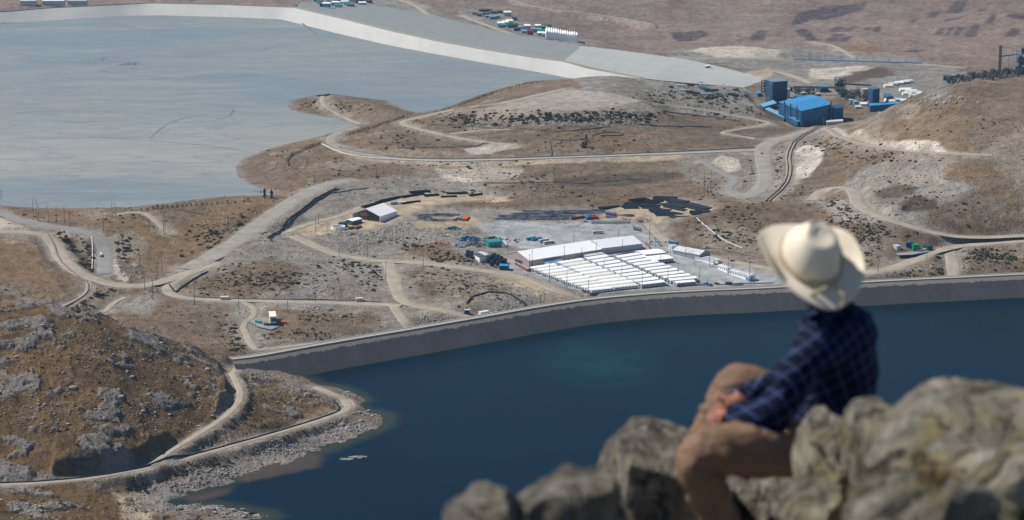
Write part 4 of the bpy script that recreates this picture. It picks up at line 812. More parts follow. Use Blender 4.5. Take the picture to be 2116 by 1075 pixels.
# ---- vehicles
def make_bus(L, body, label, stripe=None, group=None):
    r = empty('bus', (0, 0, 0), label, 'bus', group); m = MB()
    m.box(0, L, 0, 2.6, .45, 1.5); m.box(.05, L - .05, .03, 2.57, 2.45, 3.25, tx=.15, ty=.15); m.build('body', body, r)
    g = MB(); g.box(.1, L - .1, .05, 2.55, 1.5, 2.45); g.build('window', GLASS, r)
    if stripe: s_ = MB(); s_.box(.0 - .02, L + .02, -.02, 2.62, 1.15, 1.45); s_.build('stripe', stripe, r)
    a = MB(); a.box(L * .3, L * .5, .6, 2.0, 3.25, 3.5); a.build('roof_unit', WALLG, r)
    for x in (L * .17, L * .78):
        for y in (.0, 2.3): w_ = MB(); w_.bar((x, y, .5), (x, y + .3, .5), .5, 12); ww = w_.build('wheel', RUBBER, r); w_ = MB(); w_.bar((x, y - .03, .5), (x, y + .33, .5), .25, 8); w_.build('rim', STEEL, ww)
    return r
def make_pickup(body, label, group=None):
    r = empty('pickup_truck', (0, 0, 0), label, 'pickup', group); m = MB()
    m.box(0, 5.3, 0, 1.9, .55, 1.15); m.box(2.0, 3.9, .08, 1.82, 1.15, 1.25); m.box(2.25, 3.5, .2, 1.7, 1.72, 1.82); m.box(0, .1, .05, 1.85, 1.15, 1.4); m.box(0, 2, .05, .12, 1.15, 1.4); m.box(0, 2, 1.78, 1.85, 1.15, 1.4); m.build('body', body, r)
    g = MB(); g.box(2.02, 3.88, .1, 1.8, 1.25, 1.72, tx=.25, ty=.1); g.build('window', GLASS, r)
    for x in (1.1, 4.3):
        for y in (-.02, 1.67): w_ = MB(); w_.bar((x, y, .4), (x, y + .25, .4), .4, 10); w_.build('wheel', RUBBER, r)
    return r
def make_container(c, L, label, group=None, cat='container', top=None):
    r = empty('shipping_container', (0, 0, 0), label, cat, group); m = MB(); m.box(0, L, 0, 2.5, .1, 2.7)
    n = int(L / .6)
    for k in range(n): x = L * (k + .5) / n; m.box(x - .12, x + .12, -.05, 2.55, .2, 2.55)
    m.build('body', c, r); d = MB(); d.box(-.06, 0, .15, 1.2, .25, 2.55); dd = d.build('door', top or c, r); d = MB(); d.bar((-.1, 1.0, .3), (-.1, 1.0, 2.5), .04, 4); d.build('locking_bar', STEEL, dd); d = MB(); d.box(-.06, 0, 1.3, 2.35, .25, 2.55); d.build('door', top or c, r); return r
def put(r, pa, pb=None, ang=None, dz=0.0, scale=None):
    if pb is not None: a, an, L = place2(pa, pb)
    else: a = hz(*pa); an = ang or 0.0
    r.location = (a[0], a[1], a[2] + dz); r.rotation_euler.z = an
    if scale: r.scale = scale
    return r
BW = paint('bus_white', (228, 228, 226), .35, .5)
put(make_bus(11.5, BW, 'white bus standing alone in the middle of the gravel lot'), (1225, 489), (1246, 488))
put(make_bus(12, BW, 'nearest white bus with a red stripe parked by the blue containers', RED, 'pair of parked buses'), (1125, 509), (1149, 506.5))
put(make_bus(12, BW, 'white bus half hidden behind the nearest striped bus', RED, 'pair of parked buses'), (1116, 505.5), (1136, 502))
BB = paint('bus_blue', (48, 134, 176), .4, .4)
put(make_bus(12, BB, 'blue bus beside the small white guardhouse'), (1381, 503), (1396, 507))
put(make_container(TEAL, 12, 'teal container behind the blue one in the gravel lot', None, top=TEAL), (1090, 500), (1108, 497))
put(make_container(BB, 12.2, 'blue container next to the two parked buses', None), (1100, 501.5), (1119, 499))
pk = ['leftmost', 'second from left', 'third from left', 'fourth from left', 'fifth from left', 'rightmost']
for i, (x, y) in enumerate([(1341, 503), (1349, 508), (1355, 502), (1361, 511), (1366, 505), (1374, 503)]):
    put(make_pickup(BW, f'white pickup, {pk[i]} of those parked behind the grey hall', 'white pickups behind the grey hall'), (x, y), None, [.4, 2.8, .2, .5, 3.3, 1.1][i])
put(make_pickup(RED, 'red pickup parked by the containers near the embankment'), (1476, 586), None, .1)
put(make_pickup(BW, 'white pickup parked behind the cabins near the hat'), (1545, 541), None, .1)
put(make_pickup(DGREY, 'dark pickup parked behind the white cabins'), (1509, 541), None, .3)
def make_truck(label, cab, load, name='lorry'):
    r = empty(name, (0, 0, 0), label, 'lorry'); m = MB(); m.box(0, 9, .2, 2.3, .8, 1.1); m.build('chassis', DGREY, r); m = MB(); m.box(7, 9.2, 0, 2.5, .7, 3.1, ty=.1); m.build('cab', cab, r)
    g = MB(); g.box(8.9, 9.25, .2, 2.3, 2.0, 2.8); g.build('window', GLASS, r); c = MB()
    c.box(0, 6.6, 0, 2.5, 1.1, 3.3, ty=.25); c.build('load_box', load, r)
    for x in (1.2, 2.5, 7.9):
        for y in (0, 2.2): w_ = MB(); w_.bar((x, y, .5), (x, y + .3, .5), .5, 10); w_.build('wheel', RUBBER, r)
    return r
put(make_truck('white lorry driving on the grey road bend left of the haul road', BW, BW), (211, 534), (212.5, 525))
put(make_pickup(DGREY, 'dark vehicle climbing the curved haul road below the blue plant'), (1577, 318), None, 1.7)
# ---- containers and yard things
for pa, pb, c, lab in [((1182, 455), (1211, 450), RED, 'long dull red container, leftmost of the row by the pipe racks'), ((1216, 455), (1211, 446), BB, 'blue container standing end-on beside the long red one'),
   ((1222, 455), (1217, 446), BLUED, 'deep blue container right of the bright blue one'), ((1229, 454), (1223, 445), RED, 'red container standing end-on, left of the pair'), ((1236, 454), (1230, 445), RED, 'red container standing end-on, right of the pair'),
   ((1274, 450), (1254, 444), RED, 'red container behind the blue tarpaulin heap'), ((1274, 446), (1254, 438), PALEB, 'pale blue container behind the red one near the black pipes'),
   ((939, 458), (948, 451), paint('faded_pink', (206, 150, 140), .6, .3), 'faded pink container left of the orange ones'), ((950, 457), (957, 451), PALEB, 'pale blue container between the pink and orange containers'),
   ((957, 458), (965, 451), ORANGE, 'orange container, left one of the pair'), ((963, 458.5), (971, 451.5), ORANGE, 'orange container, right one of the pair'),
   ((1499, 588), (1512, 591), DGREY, 'dark grey container, left of two near the embankment'), ((1517, 592), (1535, 590), WALLG, 'grey container right of the dark one near the embankment'),
   ((808, 424), (822, 423.5), PALEB, 'pale container behind the big white shed'), ((824, 423.5), (838, 423), TAN, 'tan container behind the big white shed')]:
    a, an, L = place2(pa, pb); r = make_container(c, max(5, min(L, 16)), lab, 'containers in the storage yards'); r.location = a; r.rotation_euler.z = an
def heap(name, label, cat, px, py, rx, rz, mats, n, seed, ry=None, group=None, long=False):
    rr = random.Random(seed); x, y, z = hz(px, py); r = empty(name, (x, y, z), label, cat, group); ry = ry or rx
    for mi, mt in enumerate(mats):
        m = MB()
        for k in range(n):
            a = rr.uniform(0, 6.28); q = math.sqrt(rr.random()); cx, cy = q * math.cos(a) * rx, q * math.sin(a) * ry; hh = rz * (1 - q * .7) * rr.uniform(.2, 1)
            if long: an = rr.uniform(-.3, .3); l = rr.uniform(2, 5); m.bar((cx - l * math.cos(an), cy - l * math.sin(an), hh * .5), (cx + l * math.cos(an), cy + l * math.sin(an), hh * .5 + rr.uniform(-.3, .3)), rr.uniform(.12, .3), 5)
            else:
                s = rr.uniform(.4, 1.3); an = rr.uniform(0, 3); c_, s__ = math.cos(an), math.sin(an)
                lo = [(cx + (u * c_ - v * s__) * s, cy + (u * s__ + v * c_) * s, 0 if mi == 0 else hh * .3) for u, v in ((-1, -.6), (1, -.6), (1, .6), (-1, .6))]; hi = [(p[0] + rr.uniform(-.2, .2), p[1] + rr.uniform(-.2, .2), max(.5, hh) + rr.uniform(-.2, .2)) for p in lo]; m.hexa(lo, hi)
        m.build(['base_layer', 'upper_layer', 'loose_piece', 'cover'][mi], mt, r)
    return r
heap('tarpaulin_heap', 'crumpled bright blue tarpaulin heap beside the red container', 'heap', 1262, 451, 6, 3, [BB, BLUER], 14, 3)
heap('scrap_heap', 'big bright blue pile of frames in the scrap yard', 'heap', 969, 496, 14, 5, [BB, BLUER, BLUED], 26, 5, 10)
heap('scrap_heap', 'dark mixed scrap pile in front of the bright blue frames', 'heap', 982, 506, 16, 3, [DGREY, BLUED, STEEL], 22, 6, 10)
heap('scrap_heap', 'blue and white scrap at the left end of the scrap yard', 'heap', 948, 507, 8, 3, [BLUED, PALEB, BW], 16, 7, 8)
heap('scrap_heap', 'pile of dark drums behind the teal roofed store', 'heap', 1018, 494, 10, 3, [PIPEB, DGREY, BW], 18, 8, 6)
heap('scrap_heap', 'pale scrap pile behind the teal roofed store', 'heap', 1038, 495, 9, 2.5, [WALLG, BW], 14, 9, 6)
heap('scrap_heap', 'white and grey scrap at the right end of the scrap yard', 'heap', 1061, 500, 8, 2.5, [BW, STEEL], 14, 10, 6)
heap('scrap_heap', 'green and blue steel pile above the rubble field', 'heap', 937, 475, 8, 4, [TEAL, BLUED, STEEL], 18, 11, 8)
heap('scrap_heap', 'low reddish pile near the pipe yard gate', 'heap', 1322, 459, 4, 1.4, [RED], 8, 12)
heap('scrap_heap', 'green machinery pile between the containers and black pipes', 'heap', 1297, 450, 10, 3, [TEAL, STEEL, RED], 12, 13, 8, None, True)
heap('timber_heap', 'brown timber pile below the white shed', 'heap', 690, 573 - 100, 1, 1, [WOODB], 2, 14) if False else None
heap('machine_heap', 'yellow and orange machines beside the rubble', 'machine', 908, 503, 10, 3, [YELLOW, ORANGE, DGREY], 8, 15, 4)
heap('blue_canopy_heap', 'blue canopy and crates near the red pickup', 'heap', 1457, 588, 7, 3.5, [BLUE, TEAL, BLUED], 10, 16, 5)
heap('equipment_pile', 'dark purple equipment behind the blue canopy', 'heap', 1440, 578, 3, 3, [DGREY, RED], 6, 17, 3)
heap('pallet_stack', 'low yellow pallet stacks at the back sandy yard', 'stack', 1010, 415, 16, 2.6, [YELLOW, TAN], 26, 18, 14)
for i, (x, y, rx, ry, lab) in enumerate([(884, 453, 12, 10, 'dark steel frames left of the pink container'), (905, 456, 14, 9, 'bluish steel frames left of the pink container'), (895, 446, 12, 8, 'pale steel pile at the top of the left storage yard'), (925, 447, 12, 8, 'grey steel pile behind the pink container'), (912, 441, 16, 7, 'whitish steel rows below the brown knoll'), (880, 447, 8, 8, 'rusty steel frames at the far left of the storage yard')]):
    heap('steel_stack', lab, 'steel stack', x, y, rx, 2.6, [STEEL, PALEB if i % 2 else DGREY, DGREY], 12, 30 + i, ry, 'steel stacks of the left storage yard', True)
k = 0
for row, (y0, y1, xa, xb, n) in enumerate([(436, 434, 1080, 1248, 13), (442, 439, 1062, 1240, 14), (448, 446, 1030, 1178, 12), (454, 452, 1030, 1172, 11)]):
    for i in range(n):
        x = xa + (xb - xa) * (i + .5) / n; y = y0 + (y1 - y0) * i / n; k += 1
        heap('steel_stack', f"grey steel stack, {ORD[i]} from the left in the {['back', 'third', 'second', 'front'][row]} row beyond the gravel lot", 'steel stack', x, y, 6, 2.8, [STEEL, PALEB if k % 3 else WALLG, DGREY], 6, 100 + k, 5, 'steel stacks beyond the gravel lot', True)
# racks of cable reels (ten grey frames in a line) and the blue grey pipes beside them
def rack():
    r = empty('steel_rack', (0, 0, 0), 'x', 'rack', 'line of steel racks in the gravel lot'); m = MB(); q = MB()
    for x in (0, 1.7, 3.4): m.box(x, x + .2, 0, .2, 0, 2.6); m.box(x, x + .2, 3.6, 3.8, 0, 2.6)
    m.box(0, 3.6, 0, .2, 2.5, 2.7); m.box(0, 3.6, 3.6, 3.8, 2.5, 2.7); m.build('frame', STEEL, r)
    for z in (.6, 1.5): q.bar((.2, .4, z), (3.4, 3.3, z), .35, 6); q.bar((.2, 3.3, z), (3.4, .4, z), .3, 6)
    q.build('load', PALEB, r); return r
r0 = rack(); sp0 = [(1222 + i * 8.2, 465 + i * .12) for i in range(10)]
for i, p in enumerate(sp0): r = r0 if i == 0 else copy_tree(r0); r['label'] = f'small steel rack, {ORD[i]} from the left in the line at the lot edge'; put(r, p)
def pipe_stack(label, A, B, depth, layers, mat, group, rad=.35):
    """pipes laid along A->B, stacked over the given depth"""
    a = hz(*A); b = hz(*B); ang = math.atan2(b[1] - a[1], b[0] - a[0]); L = math.hypot(b[0] - a[0], b[1] - a[1]); r = empty('pipe_stack', a, label, 'pipe stack', group, ang); m = MB(); rr = random.Random(len(label) + int(A[0]))
    n = max(2, int(depth / (2 * rad)))
    for l in range(layers):
        for k in range(n - l):
            s0 = rr.uniform(-.6, .6); m.bar((s0, (k + l * .5) * 2 * rad, rad + l * 1.7 * rad), (L + s0, (k + l * .5) * 2 * rad, rad + l * 1.7 * rad), rad * .96, 6)
    m.build('pipes', mat, r); d = MB(); d.box(L * .2, L * .2 + .3, 0, n * 2 * rad, -.2, .02); d.box(L * .75, L * .75 + .3, 0, n * 2 * rad, -.2, .02); d.build('sleeper', WOODB, r); return r
G = 'black pipes in the fenced yard'
for i, (A, B, d, lab) in enumerate([((1312, 421), (1345, 416), 9, 'black pipe stack at the far corner of the pipe yard'), ((1348, 416), (1395, 418), 9, 'black pipe stack along the far edge of the pipe yard'), ((1290, 424), (1330, 428), 8, 'black pipe stack at the left rim of the pipe yard'),
   ((1332, 424), (1372, 424), 9, 'black pipe stack in the second row of the pipe yard'), ((1376, 423), (1412, 426), 9, 'black pipe stack in the second row on its right end'), ((1285, 430), (1318, 432), 7, 'black pipe stack at the left tip of the yard'), ((1322, 432), (1362, 434), 9, 'black pipe stack in the middle of the pipe yard'), ((1366, 430), (1408, 434), 9, 'black pipe stack right of the middle of the pipe yard'),
   ((1340, 441), (1382, 441), 8, 'black pipe stack nearest the bare strip in the pipe yard'), ((1352, 448), (1410, 444), 9, 'black pipe stack at the near edge of the pipe yard'), ((1412, 428), (1455, 432), 8, 'black pipe stack at the right end of the pipe yard'), ((1425, 440), (1470, 436), 7, 'black pipe stack in the right corner of the pipe yard'), ((1243, 432), (1285, 427), 8, 'black pipe stack left of the pipe yard, behind the containers'), ((1384, 454), (1424, 447), 4, 'thin bluish pipe stack along the near fence of the pipe yard')]):
    pipe_stack(lab, A, B, d * (1.6 if i < 13 else 1), 3, PIPEB if i < 13 else paint('slate_plastic', (74, 86, 100), .8, .12), G)
    if i < 12: pipe_stack('upper part of ' + lab if False else lab.replace('black pipe stack', 'low black pipe row beside the stack'), (A[0] + 4, A[1] + 3.2), (B[0] + 3, B[1] + 3.2), 9, 2, PIPEB, G)
G = 'black pipes behind the white shed'
for A, B, d, lab in [((755, 431), (785, 420), 7, 'black pipe stack nearest the white shed on its left'), ((784, 420), (832, 409), 8, 'long black pipe stack curving behind the white shed'), ((790, 416), (840, 405), 6, 'outer black pipe row behind the white shed'), ((834, 410), (880, 404), 8, 'black pipe stack in the back yard, left of centre'), ((850, 402), (890, 399), 8, 'highest black pipe stack of the back yard'), ((880, 409), (908, 407), 8, 'black pipe stack at the right end of the back row'), ((924, 404), (966, 402), 6, 'black pipe stack right of the gap in the back yard'), ((973, 408), (998, 403), 6, 'short black pipe stack beside the yellow pallets'), ((912, 411), (944, 410), 4, 'thin grey pipe row near the sandy yard centre'), ((832, 424), (870, 419), 6, 'grey green pipe stack behind the pale containers')]:
    pipe_stack(lab, A, B, d, 3, PIPEB, G)
SLATE = MATS['slate_plastic']
for i in range(5): pipe_stack(f'bluish pipe bundle, {ORD[i]} from the left beside the steel racks', (1312 + i * 3.6, 478 + i * .6), (1308 + i * 3.6, 465 + i * .4), 1.8, 2, SLATE, 'bluish pipe bundles beside the racks', .3)
for i, (px, py, rx_, mats_, lab) in enumerate([(1452, 522, 5, [STEEL, BW], 'small grey equipment heap left of the gabled shed'), (1375, 522, 4, [BW, STEEL], 'white crates on the yard before the grey hall end'), (1335, 455, 5, [STEEL, TAN], 'small pale heap by the pipe yard gate'), (1300, 458, 7, [TAN, STEEL], 'low pallet heap left of the pipe yard gate'), (1160, 461, 7, [STEEL, BW], 'small pale heap at the far edge of the lot'), (1071, 497, 5, [BW, STEEL], 'white van parts at the lot edge by the scrap yard'), (1405, 592, 5, [STEEL, DGREY], 'small heap in front of the fourth cabin column'), (1525, 583, 6, [STEEL, PALEB], 'pipe heap behind the grey container'), (925, 488, 6, [TAN, STEEL], 'small heap on the rubble edge'), (730, 486, 5, [STEEL], 'dark tyre heap below the timber crates'), (1390, 452, 6, [STEEL, RED], 'steel offcuts inside the pipe yard fence'), (1210, 460, 6, [STEEL, WALLG], 'grey drums beside the steel racks')]):
    heap('equipment_pile', lab, 'heap', px, py, rx_, 1.8, mats_, 7, 200 + i, rx_ * .8)
# ---- the big open white shed, its yard and the round tank
a, ang, L = place2((785, 461), (821, 447)); r = empty('fabric_shed', a, 'big white gabled fabric shed with an open ragged front', 'shed', None, ang); gw = math.dist(hz(785, 461)[:2], hz(748, 446)[:2]); 
m = MB(); he, hr = 6.5, 13.0
m.prism([(0, 0), (.3, 0), (.3, he), (gw / 2, hr - .4), (gw - .3, he), (gw - .3, 0), (gw, 0), (gw, he), (gw / 2, hr), (0, he)], 0, L); m.build('frame', WHITEP, r)
for k in range(7):
    e = MB(); x0 = L * k / 7 + .12; x1 = L * (k + 1) / 7 - .12
    e.prism([(-.5, he - .3), (gw / 2, hr + .1), (gw + .5, he - .3), (gw + .5, he), (gw / 2, hr + .4), (-.5, he)], x0, x1 if k != 1 else x1 - 1.0); e.build('roof_panel', WHITEP, r)
for k in range(6): e = MB(); y = gw * (k + .5) / 6; e.box(.2, .5, y - .15, y + .15, 0, he + (hr - he) * (1 - abs(y - gw / 2) / (gw / 2)) - .5); e.build('post', POLE, r)
e = MB(); e.box(L - .3, L - .05, .3, gw - .3, 0, he); e.build('back_wall', WALLG, r); e = MB(); e.box(.1, .25, gw * .45, gw * .7, 5, 8.5); e.build('banner', REDF, r)
x, y, z = hz(699, 474); r = empty('ring_tank', (x, y, z), 'low round white open tank left of the timber crates', 'tank'); m = MB(); n = 20
for k in range(n):
    a0, a1 = 2 * math.pi * k / n, 2 * math.pi * (k + 1) / n; R0, R1 = 7.4, 6.9
    m.hexa([(R1 * math.cos(a0), R1 * math.sin(a0), 0), (R0 * math.cos(a0), R0 * math.sin(a0), 0), (R0 * math.cos(a1), R0 * math.sin(a1), 0), (R1 * math.cos(a1), R1 * math.sin(a1), 0)], [(R1 * math.cos(a0), R1 * math.sin(a0), 3.6), (R0 * math.cos(a0), R0 * math.sin(a0), 3.6), (R0 * math.cos(a1), R0 * math.sin(a1), 3.6), (R1 * math.cos(a1), R1 * math.sin(a1), 3.6)])
m.build('wall', WHITEP, r); m = MB(); m.cyl(0, 0, .1, .5, 6.9, 20); m.build('floor', GRAVELM, r)
shed('small_tent', 'small deep blue tent behind the round white tank', 'tent', (707, 470), (718, 468), 7, 3, 5, BLUED, BLUED, 0)
for i, (xa, xb) in enumerate([((722, 475), (733, 472)), ((735, 474.5), (748, 470))]): a, an, L = place2(xa, xb); r = make_container(WOODB, max(5, L), f"brown timber crate, {['left', 'right'][i]} one of two beside the round tank", 'timber crates', 'crate'); r.location = a; r.rotation_euler.z = an
r = shed('canopy', 'white striped canopy on posts behind the timber crates', 'canopy', (728, 466), (748, 460), 9, 4.6, 5.4, POLE, WHITEP, 0)
# ---- dark water tanks, their white huts
def tank(n): 
    r = empty('water_tank', (0, 0, 0), 'x', 'tank', 'dark water tanks by the hall'); m = MB(); m.cyl(0, 0, 0, 4.2, 2.3, 14); m.build('body', TANKB, r, False); m = MB(); m.cyl(0, 0, 4.2, 4.9, 2.1, 14, r2=.7); m.cyl(0, 0, 4.9, 5.1, .6, 10); m.build('lid', PIPEB, r); return r
t0 = tank(0); rowsT = [[(967, 531), (973, 534), (975, 529), (967, 526)], [(999, 541), (1008, 545), (1016, 549)], [(1004, 537), (1013, 540), (1021, 544), (1029, 547)], [(1009, 533), (1018, 536), (1027, 540), (1034, 543)], [(1021, 532), (1029, 535), (1036, 538), (1043, 542)]]
names = ['small group left of the white huts', 'front row', 'second row', 'third row', 'back row']; first = True
for ri, rw in enumerate(rowsT):
    for i, p in enumerate(rw):
        r = t0 if first else copy_tree(t0); first = False; r['label'] = f'dark blue water tank, {ORD[i]} in the {names[ri]}'; put(r, p)
shed('pump_hut', 'nearer white hut with dark roof among the water tanks', 'hut', (978, 533), (991, 543), 7, 4, 4.6, WHITEP, DGREY, 0)
shed('pump_hut', 'farther white hut behind the nearer one among the water tanks', 'hut', (988, 530), (1003, 539), 6, 4, 4.6, WHITEP, WALLG, 0)
shed('pump_hut', 'small bright blue roofed hut at the end of the water tanks', 'hut', (1032, 556), (1049, 558), 8, 4.2, 5, BLUED, BLUER, 0)
shed('store_shed', 'store with teal roof and reddish end wall in the scrap yard', 'shed', (1010, 511), (1038, 510), 14, 5, 6.5, TEAL, TEAL, 3)
shed('small_tent', 'white peaked tent just right of the teal roofed store', 'tent', (1038, 511), (1048, 510), 7, 2, 4.5, WHITEP, WHITEP, 0)
# ---- cream generator house on its pad, green plant, slab stack
x, y, z = hz(548, 680); 
r = shed('generator_house', 'cream block with a blue panelled end on the fenced pad', 'building', (558, 674), (571, 673), 20, 8.5, 0, CREAM, paint('cream_roof', (240, 234, 208), .5, .3, var=.03), 0, flat=True)
m = MB(); m.box(1.2, 5.6, -.1, .05, 4.0, 7.2); m.build('blue_panel', BLUED, r); m = MB(); m.box(.3, 6.4, -.12, .05, .2, 2.6); m.build('shutter', BLUED, r)
put(make_container(TEAL, 7, 'grey teal transformer box left of the cream block', None, 'transformer'), (527, 668), (541, 671)); put(make_container(DGREY, 5, 'dark generator box in front of the cream block', None, 'generator'), (545, 674), (554, 675))
put(make_container(ORANGE, 6, 'orange open skip right of the cream block', None, 'skip'), (578, 670), (590, 671)); 
fence_run('wire_fence', [(512, 662), (533, 677), (560, 683), (575, 676)], 2.2, paint('blue_grey_wire', (132, 150, 166), .6, .3), 'blue grey wire fence round the cream block pad')
tag(poly_sheet('equipment_pad', hp([(512, 664), (533, 678), (560, 684), (580, 674), (545, 655)]), H1(*hp([(545, 670)])[0]) + .25, paint('pad_concrete', (140, 144, 148), .8, .2)), kind='structure')
for i, (A, B, h, mt, lab) in enumerate([((994, 653), (1012, 651), 5.2, BW, 'tall white trailer at the back of the group by the crest road'), ((998, 656.5), (1018, 654), 3.6, BW, 'white trailer in the middle of the group by the crest road'), ((1003, 661), (1030, 657), 2.6, WHITEP, 'long low white trailer nearest the crest road')]):
    a, an, L = place2(A, B); r = empty('trailer', a, lab, 'trailer', 'white trailers by the crest road', an); m = MB(); m.box(0, L, 0, 4.5, .8, h); m.build('body', mt, r); m = MB(); m.box(L * .2, L * .4, .3, 4.2, .05, .8); m.box(L * .75, L * .85, .3, 4.2, .05, .8); m.build('wheel', RUBBER, r)
shed('kiosk', 'small dark kiosk with pale roof at the road end', 'hut', (961, 641), (970, 643), 3, 3.2, 3.8, BLUED, ROOFG, 0)
shed('culvert_box', 'small pale concrete box on the dirt road left of the junction', 'box', (456, 621), (472, 620), 4, 3, 0, CONC, CONC, 0, flat=True)
shed('culvert_box', 'small pinkish concrete box on the road near the middle junction', 'box', (736, 623), (750, 622), 4, 3, 0, paint('pinkish_concrete', (196, 176, 166), .8, .2), CONC, 0, flat=True)
for A, B, c, h, lab in [((1887, 518), (1900, 517), GREEN, 6.5, 'bright green tank block beside the right hand road'), ((1917, 516), (1927, 514), DGREEN, 5, 'dark green block at the right of the fuel pad'), ((1873, 513), (1886, 513), BLUED, 4.5, 'blue roofed shelter left of the bright green block'), ((1853, 519), (1861, 518), WALLG, 4, 'small grey white kiosk on the left of the fuel pad')]:
    shed('fuel_store', lab, 'tank house', A, B, 8, h, 0, c, c, 0, flat=True)
a, an, L = place2((1896, 519), (1914, 514)); r = empty('fuel_tanker', a, 'white tank lorry parked beside the bright green block', 'lorry', None, an); m = MB(); m.bar((2.5, 1.2, 2.1), (L, 1.2, 2.1), 1.2, 12); m.build('tank', BW, r); m = MB(); m.box(0, 2.2, 0, 2.4, .6, 2.9); m.build('cab', BW, r); m = MB(); m.box(0, L, .2, 2.2, .3, .8); m.build('wheel', RUBBER, r)
tag(poly_sheet('equipment_pad', hp([(1848, 520), (1856, 532), (1885, 531), (1930, 516), (1900, 508), (1866, 510)]), H1(*hp([(1880, 520)])[0]) + .3, MATS['pad_concrete']), kind='structure')

# ---- the blue processing plant
def pblock(name, label, cat, Lp, Fp, Rp, ztop, zbase, wall, roof, group=None, ridge=0.0, slot=0.4):
    Lx, Fx, Rx = (np.array(at_z(*p, ztop)).astype(float) for p in (Lp, Fp, Rp)); Bx = Lx + Rx - Fx; o = (Fx[0], Fx[1], zbase); r = empty(name, o, label, cat, group); h = ztop - zbase
    q = [tuple(p - Fx) for p in (Fx, Rx, Bx, Lx)]; m = MB(); m.hexa([(x, y, -2) for x, y in q], [(x, y, h) for x, y in q])
    m.build('wall', wall, r); e = MB(); s = 1.015
    c = sum(np.array(p) for p in q) / 4
    qq = [tuple(c + (np.array(p) - c) * 1.03) for p in q]; mid1 = tuple((np.array(qq[0]) + np.array(qq[3])) / 2); mid2 = tuple((np.array(qq[1]) + np.array(qq[2])) / 2)
    if ridge:
        e.face([(*qq[0], h + .1), (*qq[1], h + .1), (*mid2, h + ridge), (*mid1, h + ridge)]); e.face([(*mid1, h + ridge), (*mid2, h + ridge), (*qq[2], h + .1), (*qq[3], h + .1)]); e.face([(*qq[0], h + .1), (*mid1, h + ridge), (*qq[3], h + .1)]); e.face([(*qq[1], h + .1), (*qq[2], h + .1), (*mid2, h + ridge)]); e.face([(*p, h + .05) for p in qq][::-1])
    else: e.hexa([(*p, h + .02) for p in qq], [(*p, h + .7) for p in qq])
    e.build('roof', roof, r)
    wd_ = math.dist(q[0], q[1])
    if h > 9 and wd_ > 20:
        u = (np.array(q[1]) - np.array(q[0])) / wd_; nrm = np.array([u[1], -u[0]]); nrm = nrm if nrm[1] < 0 else -nrm
        for k in range(int(wd_ // 9)):
            x0 = (k + .5) * 9; g = MB(); z0 = h * .62 if k % 3 else .2; w0 = 1.6 if k % 3 else 2.4; z1 = z0 + (2.2 if k % 3 else 5)
            P0 = np.array(q[0]) + u * (x0 - w0) + nrm * .15; P1 = np.array(q[0]) + u * (x0 + w0) + nrm * .15; Q0 = P0 - nrm * .4; Q1 = P1 - nrm * .4
            g.hexa([(*P0, z0), (*P1, z0), (*Q1, z0), (*Q0, z0)], [(*P0, z1), (*P1, z1), (*Q1, z1), (*Q0, z1)]); g.build('window' if k % 3 else 'door', DGREY if k % 3 == 0 else GLASS, r)
    return r, q, h
r, q, h = pblock('process_building', 'largest blue plant building with a broad bright blue roof', 'building', (1609.5, 211), (1656, 229.5), (1718, 215), 66, 44, BLUE, BLUER, ridge=3.5)
F_, R_, B_, L_ = [np.array(p) for p in q]
for k in range(3):
    f = (k + .6) / 3.6; p = F_ + (L_ - F_) * f; out = (F_ - R_) / np.linalg.norm(F_ - R_) * 2; m = MB(); m.cyl(p[0] + out[0], p[1] + out[1], -1, h + 5, .8, 8); m.build('vent_stack', STEEL, r)
for k in range(14):
    f = (k + .5) / 14; p = F_ + (L_ - F_) * f; out = (F_ - R_) / np.linalg.norm(F_ - R_) * .25; m = MB(); m.box(p[0] - .3 + out[0], p[0] + .3 + out[0], p[1] - .3 + out[1], p[1] + .3 + out[1], 0, h); m.build('wall_rib', BLUED, r)
p = R_ + (F_ - R_) * .06; out = np.array([(R_ - F_)[1], -(R_ - F_)[0]]) / np.linalg.norm(R_ - F_) * 2.0; m = MB(); m.cyl(p[0] + out[0], p[1] + out[1], -1, h + 4, 1.1, 8); m.build('vent_stack', STEEL, r)
p = R_ + (F_ - R_) * .35; m = MB(); m.cyl(p[0] + out[0] * 2, p[1] + out[1] * 2, -1, 7, 1.4, 8); m.build('vent_stack', WALLG, r)
pblock('plant_annex', 'lower stepped blue annex on the right of the largest blue building', 'building', (1718, 219), (1722, 226), (1743, 224), 60, 44, BLUE, BLUED)
pblock('open_shed', 'blue roofed open shed in front of the largest blue building', 'shed', (1627, 241.5), (1648, 251.5), (1688, 248.5), 52, 44, BLUED, BLUER, ridge=2.5)
pblock('long_shed', 'long narrow pale blue roofed shed left of the largest blue building', 'shed', (1581, 226), (1620, 244), (1628, 241), 49, 44, DGREY, paint('faded_blue_roof', (120, 168, 198), .5, .3))
pblock('small_shed', 'small pale blue roofed shed at the left corner of the plant', 'shed', (1571, 216), (1578, 222), (1605, 214), 50, 43, DGREY, MATS['faded_blue_roof'])
pblock('crusher_building', 'tall dark blue block behind the largest blue building on its left', 'building', (1582, 165), (1597, 170.5), (1627.5, 168), 74, 43, BLUED, paint('slate_blue_roof', (112, 134, 152), .5, .3))
pblock('crusher_annex', 'lower bright blue annex before the tall dark blue block', 'building', (1586, 176), (1594, 180), (1597, 179.5), 60, 43, BLUE, BLUER)
pblock('tower_building', 'narrow tall blue tower at the right of the plant', 'tower', (1795, 182.5), (1804, 186), (1818, 184), 68, 41, BLUED, paint('tower_roof', (60, 104, 134), .5, .3))
pblock('low_blue_shed', 'long low bright blue shed right below the blue tower', 'shed', (1796, 215), (1798, 219.5), (1856, 215), 50, 42, BLUE, BLUER)
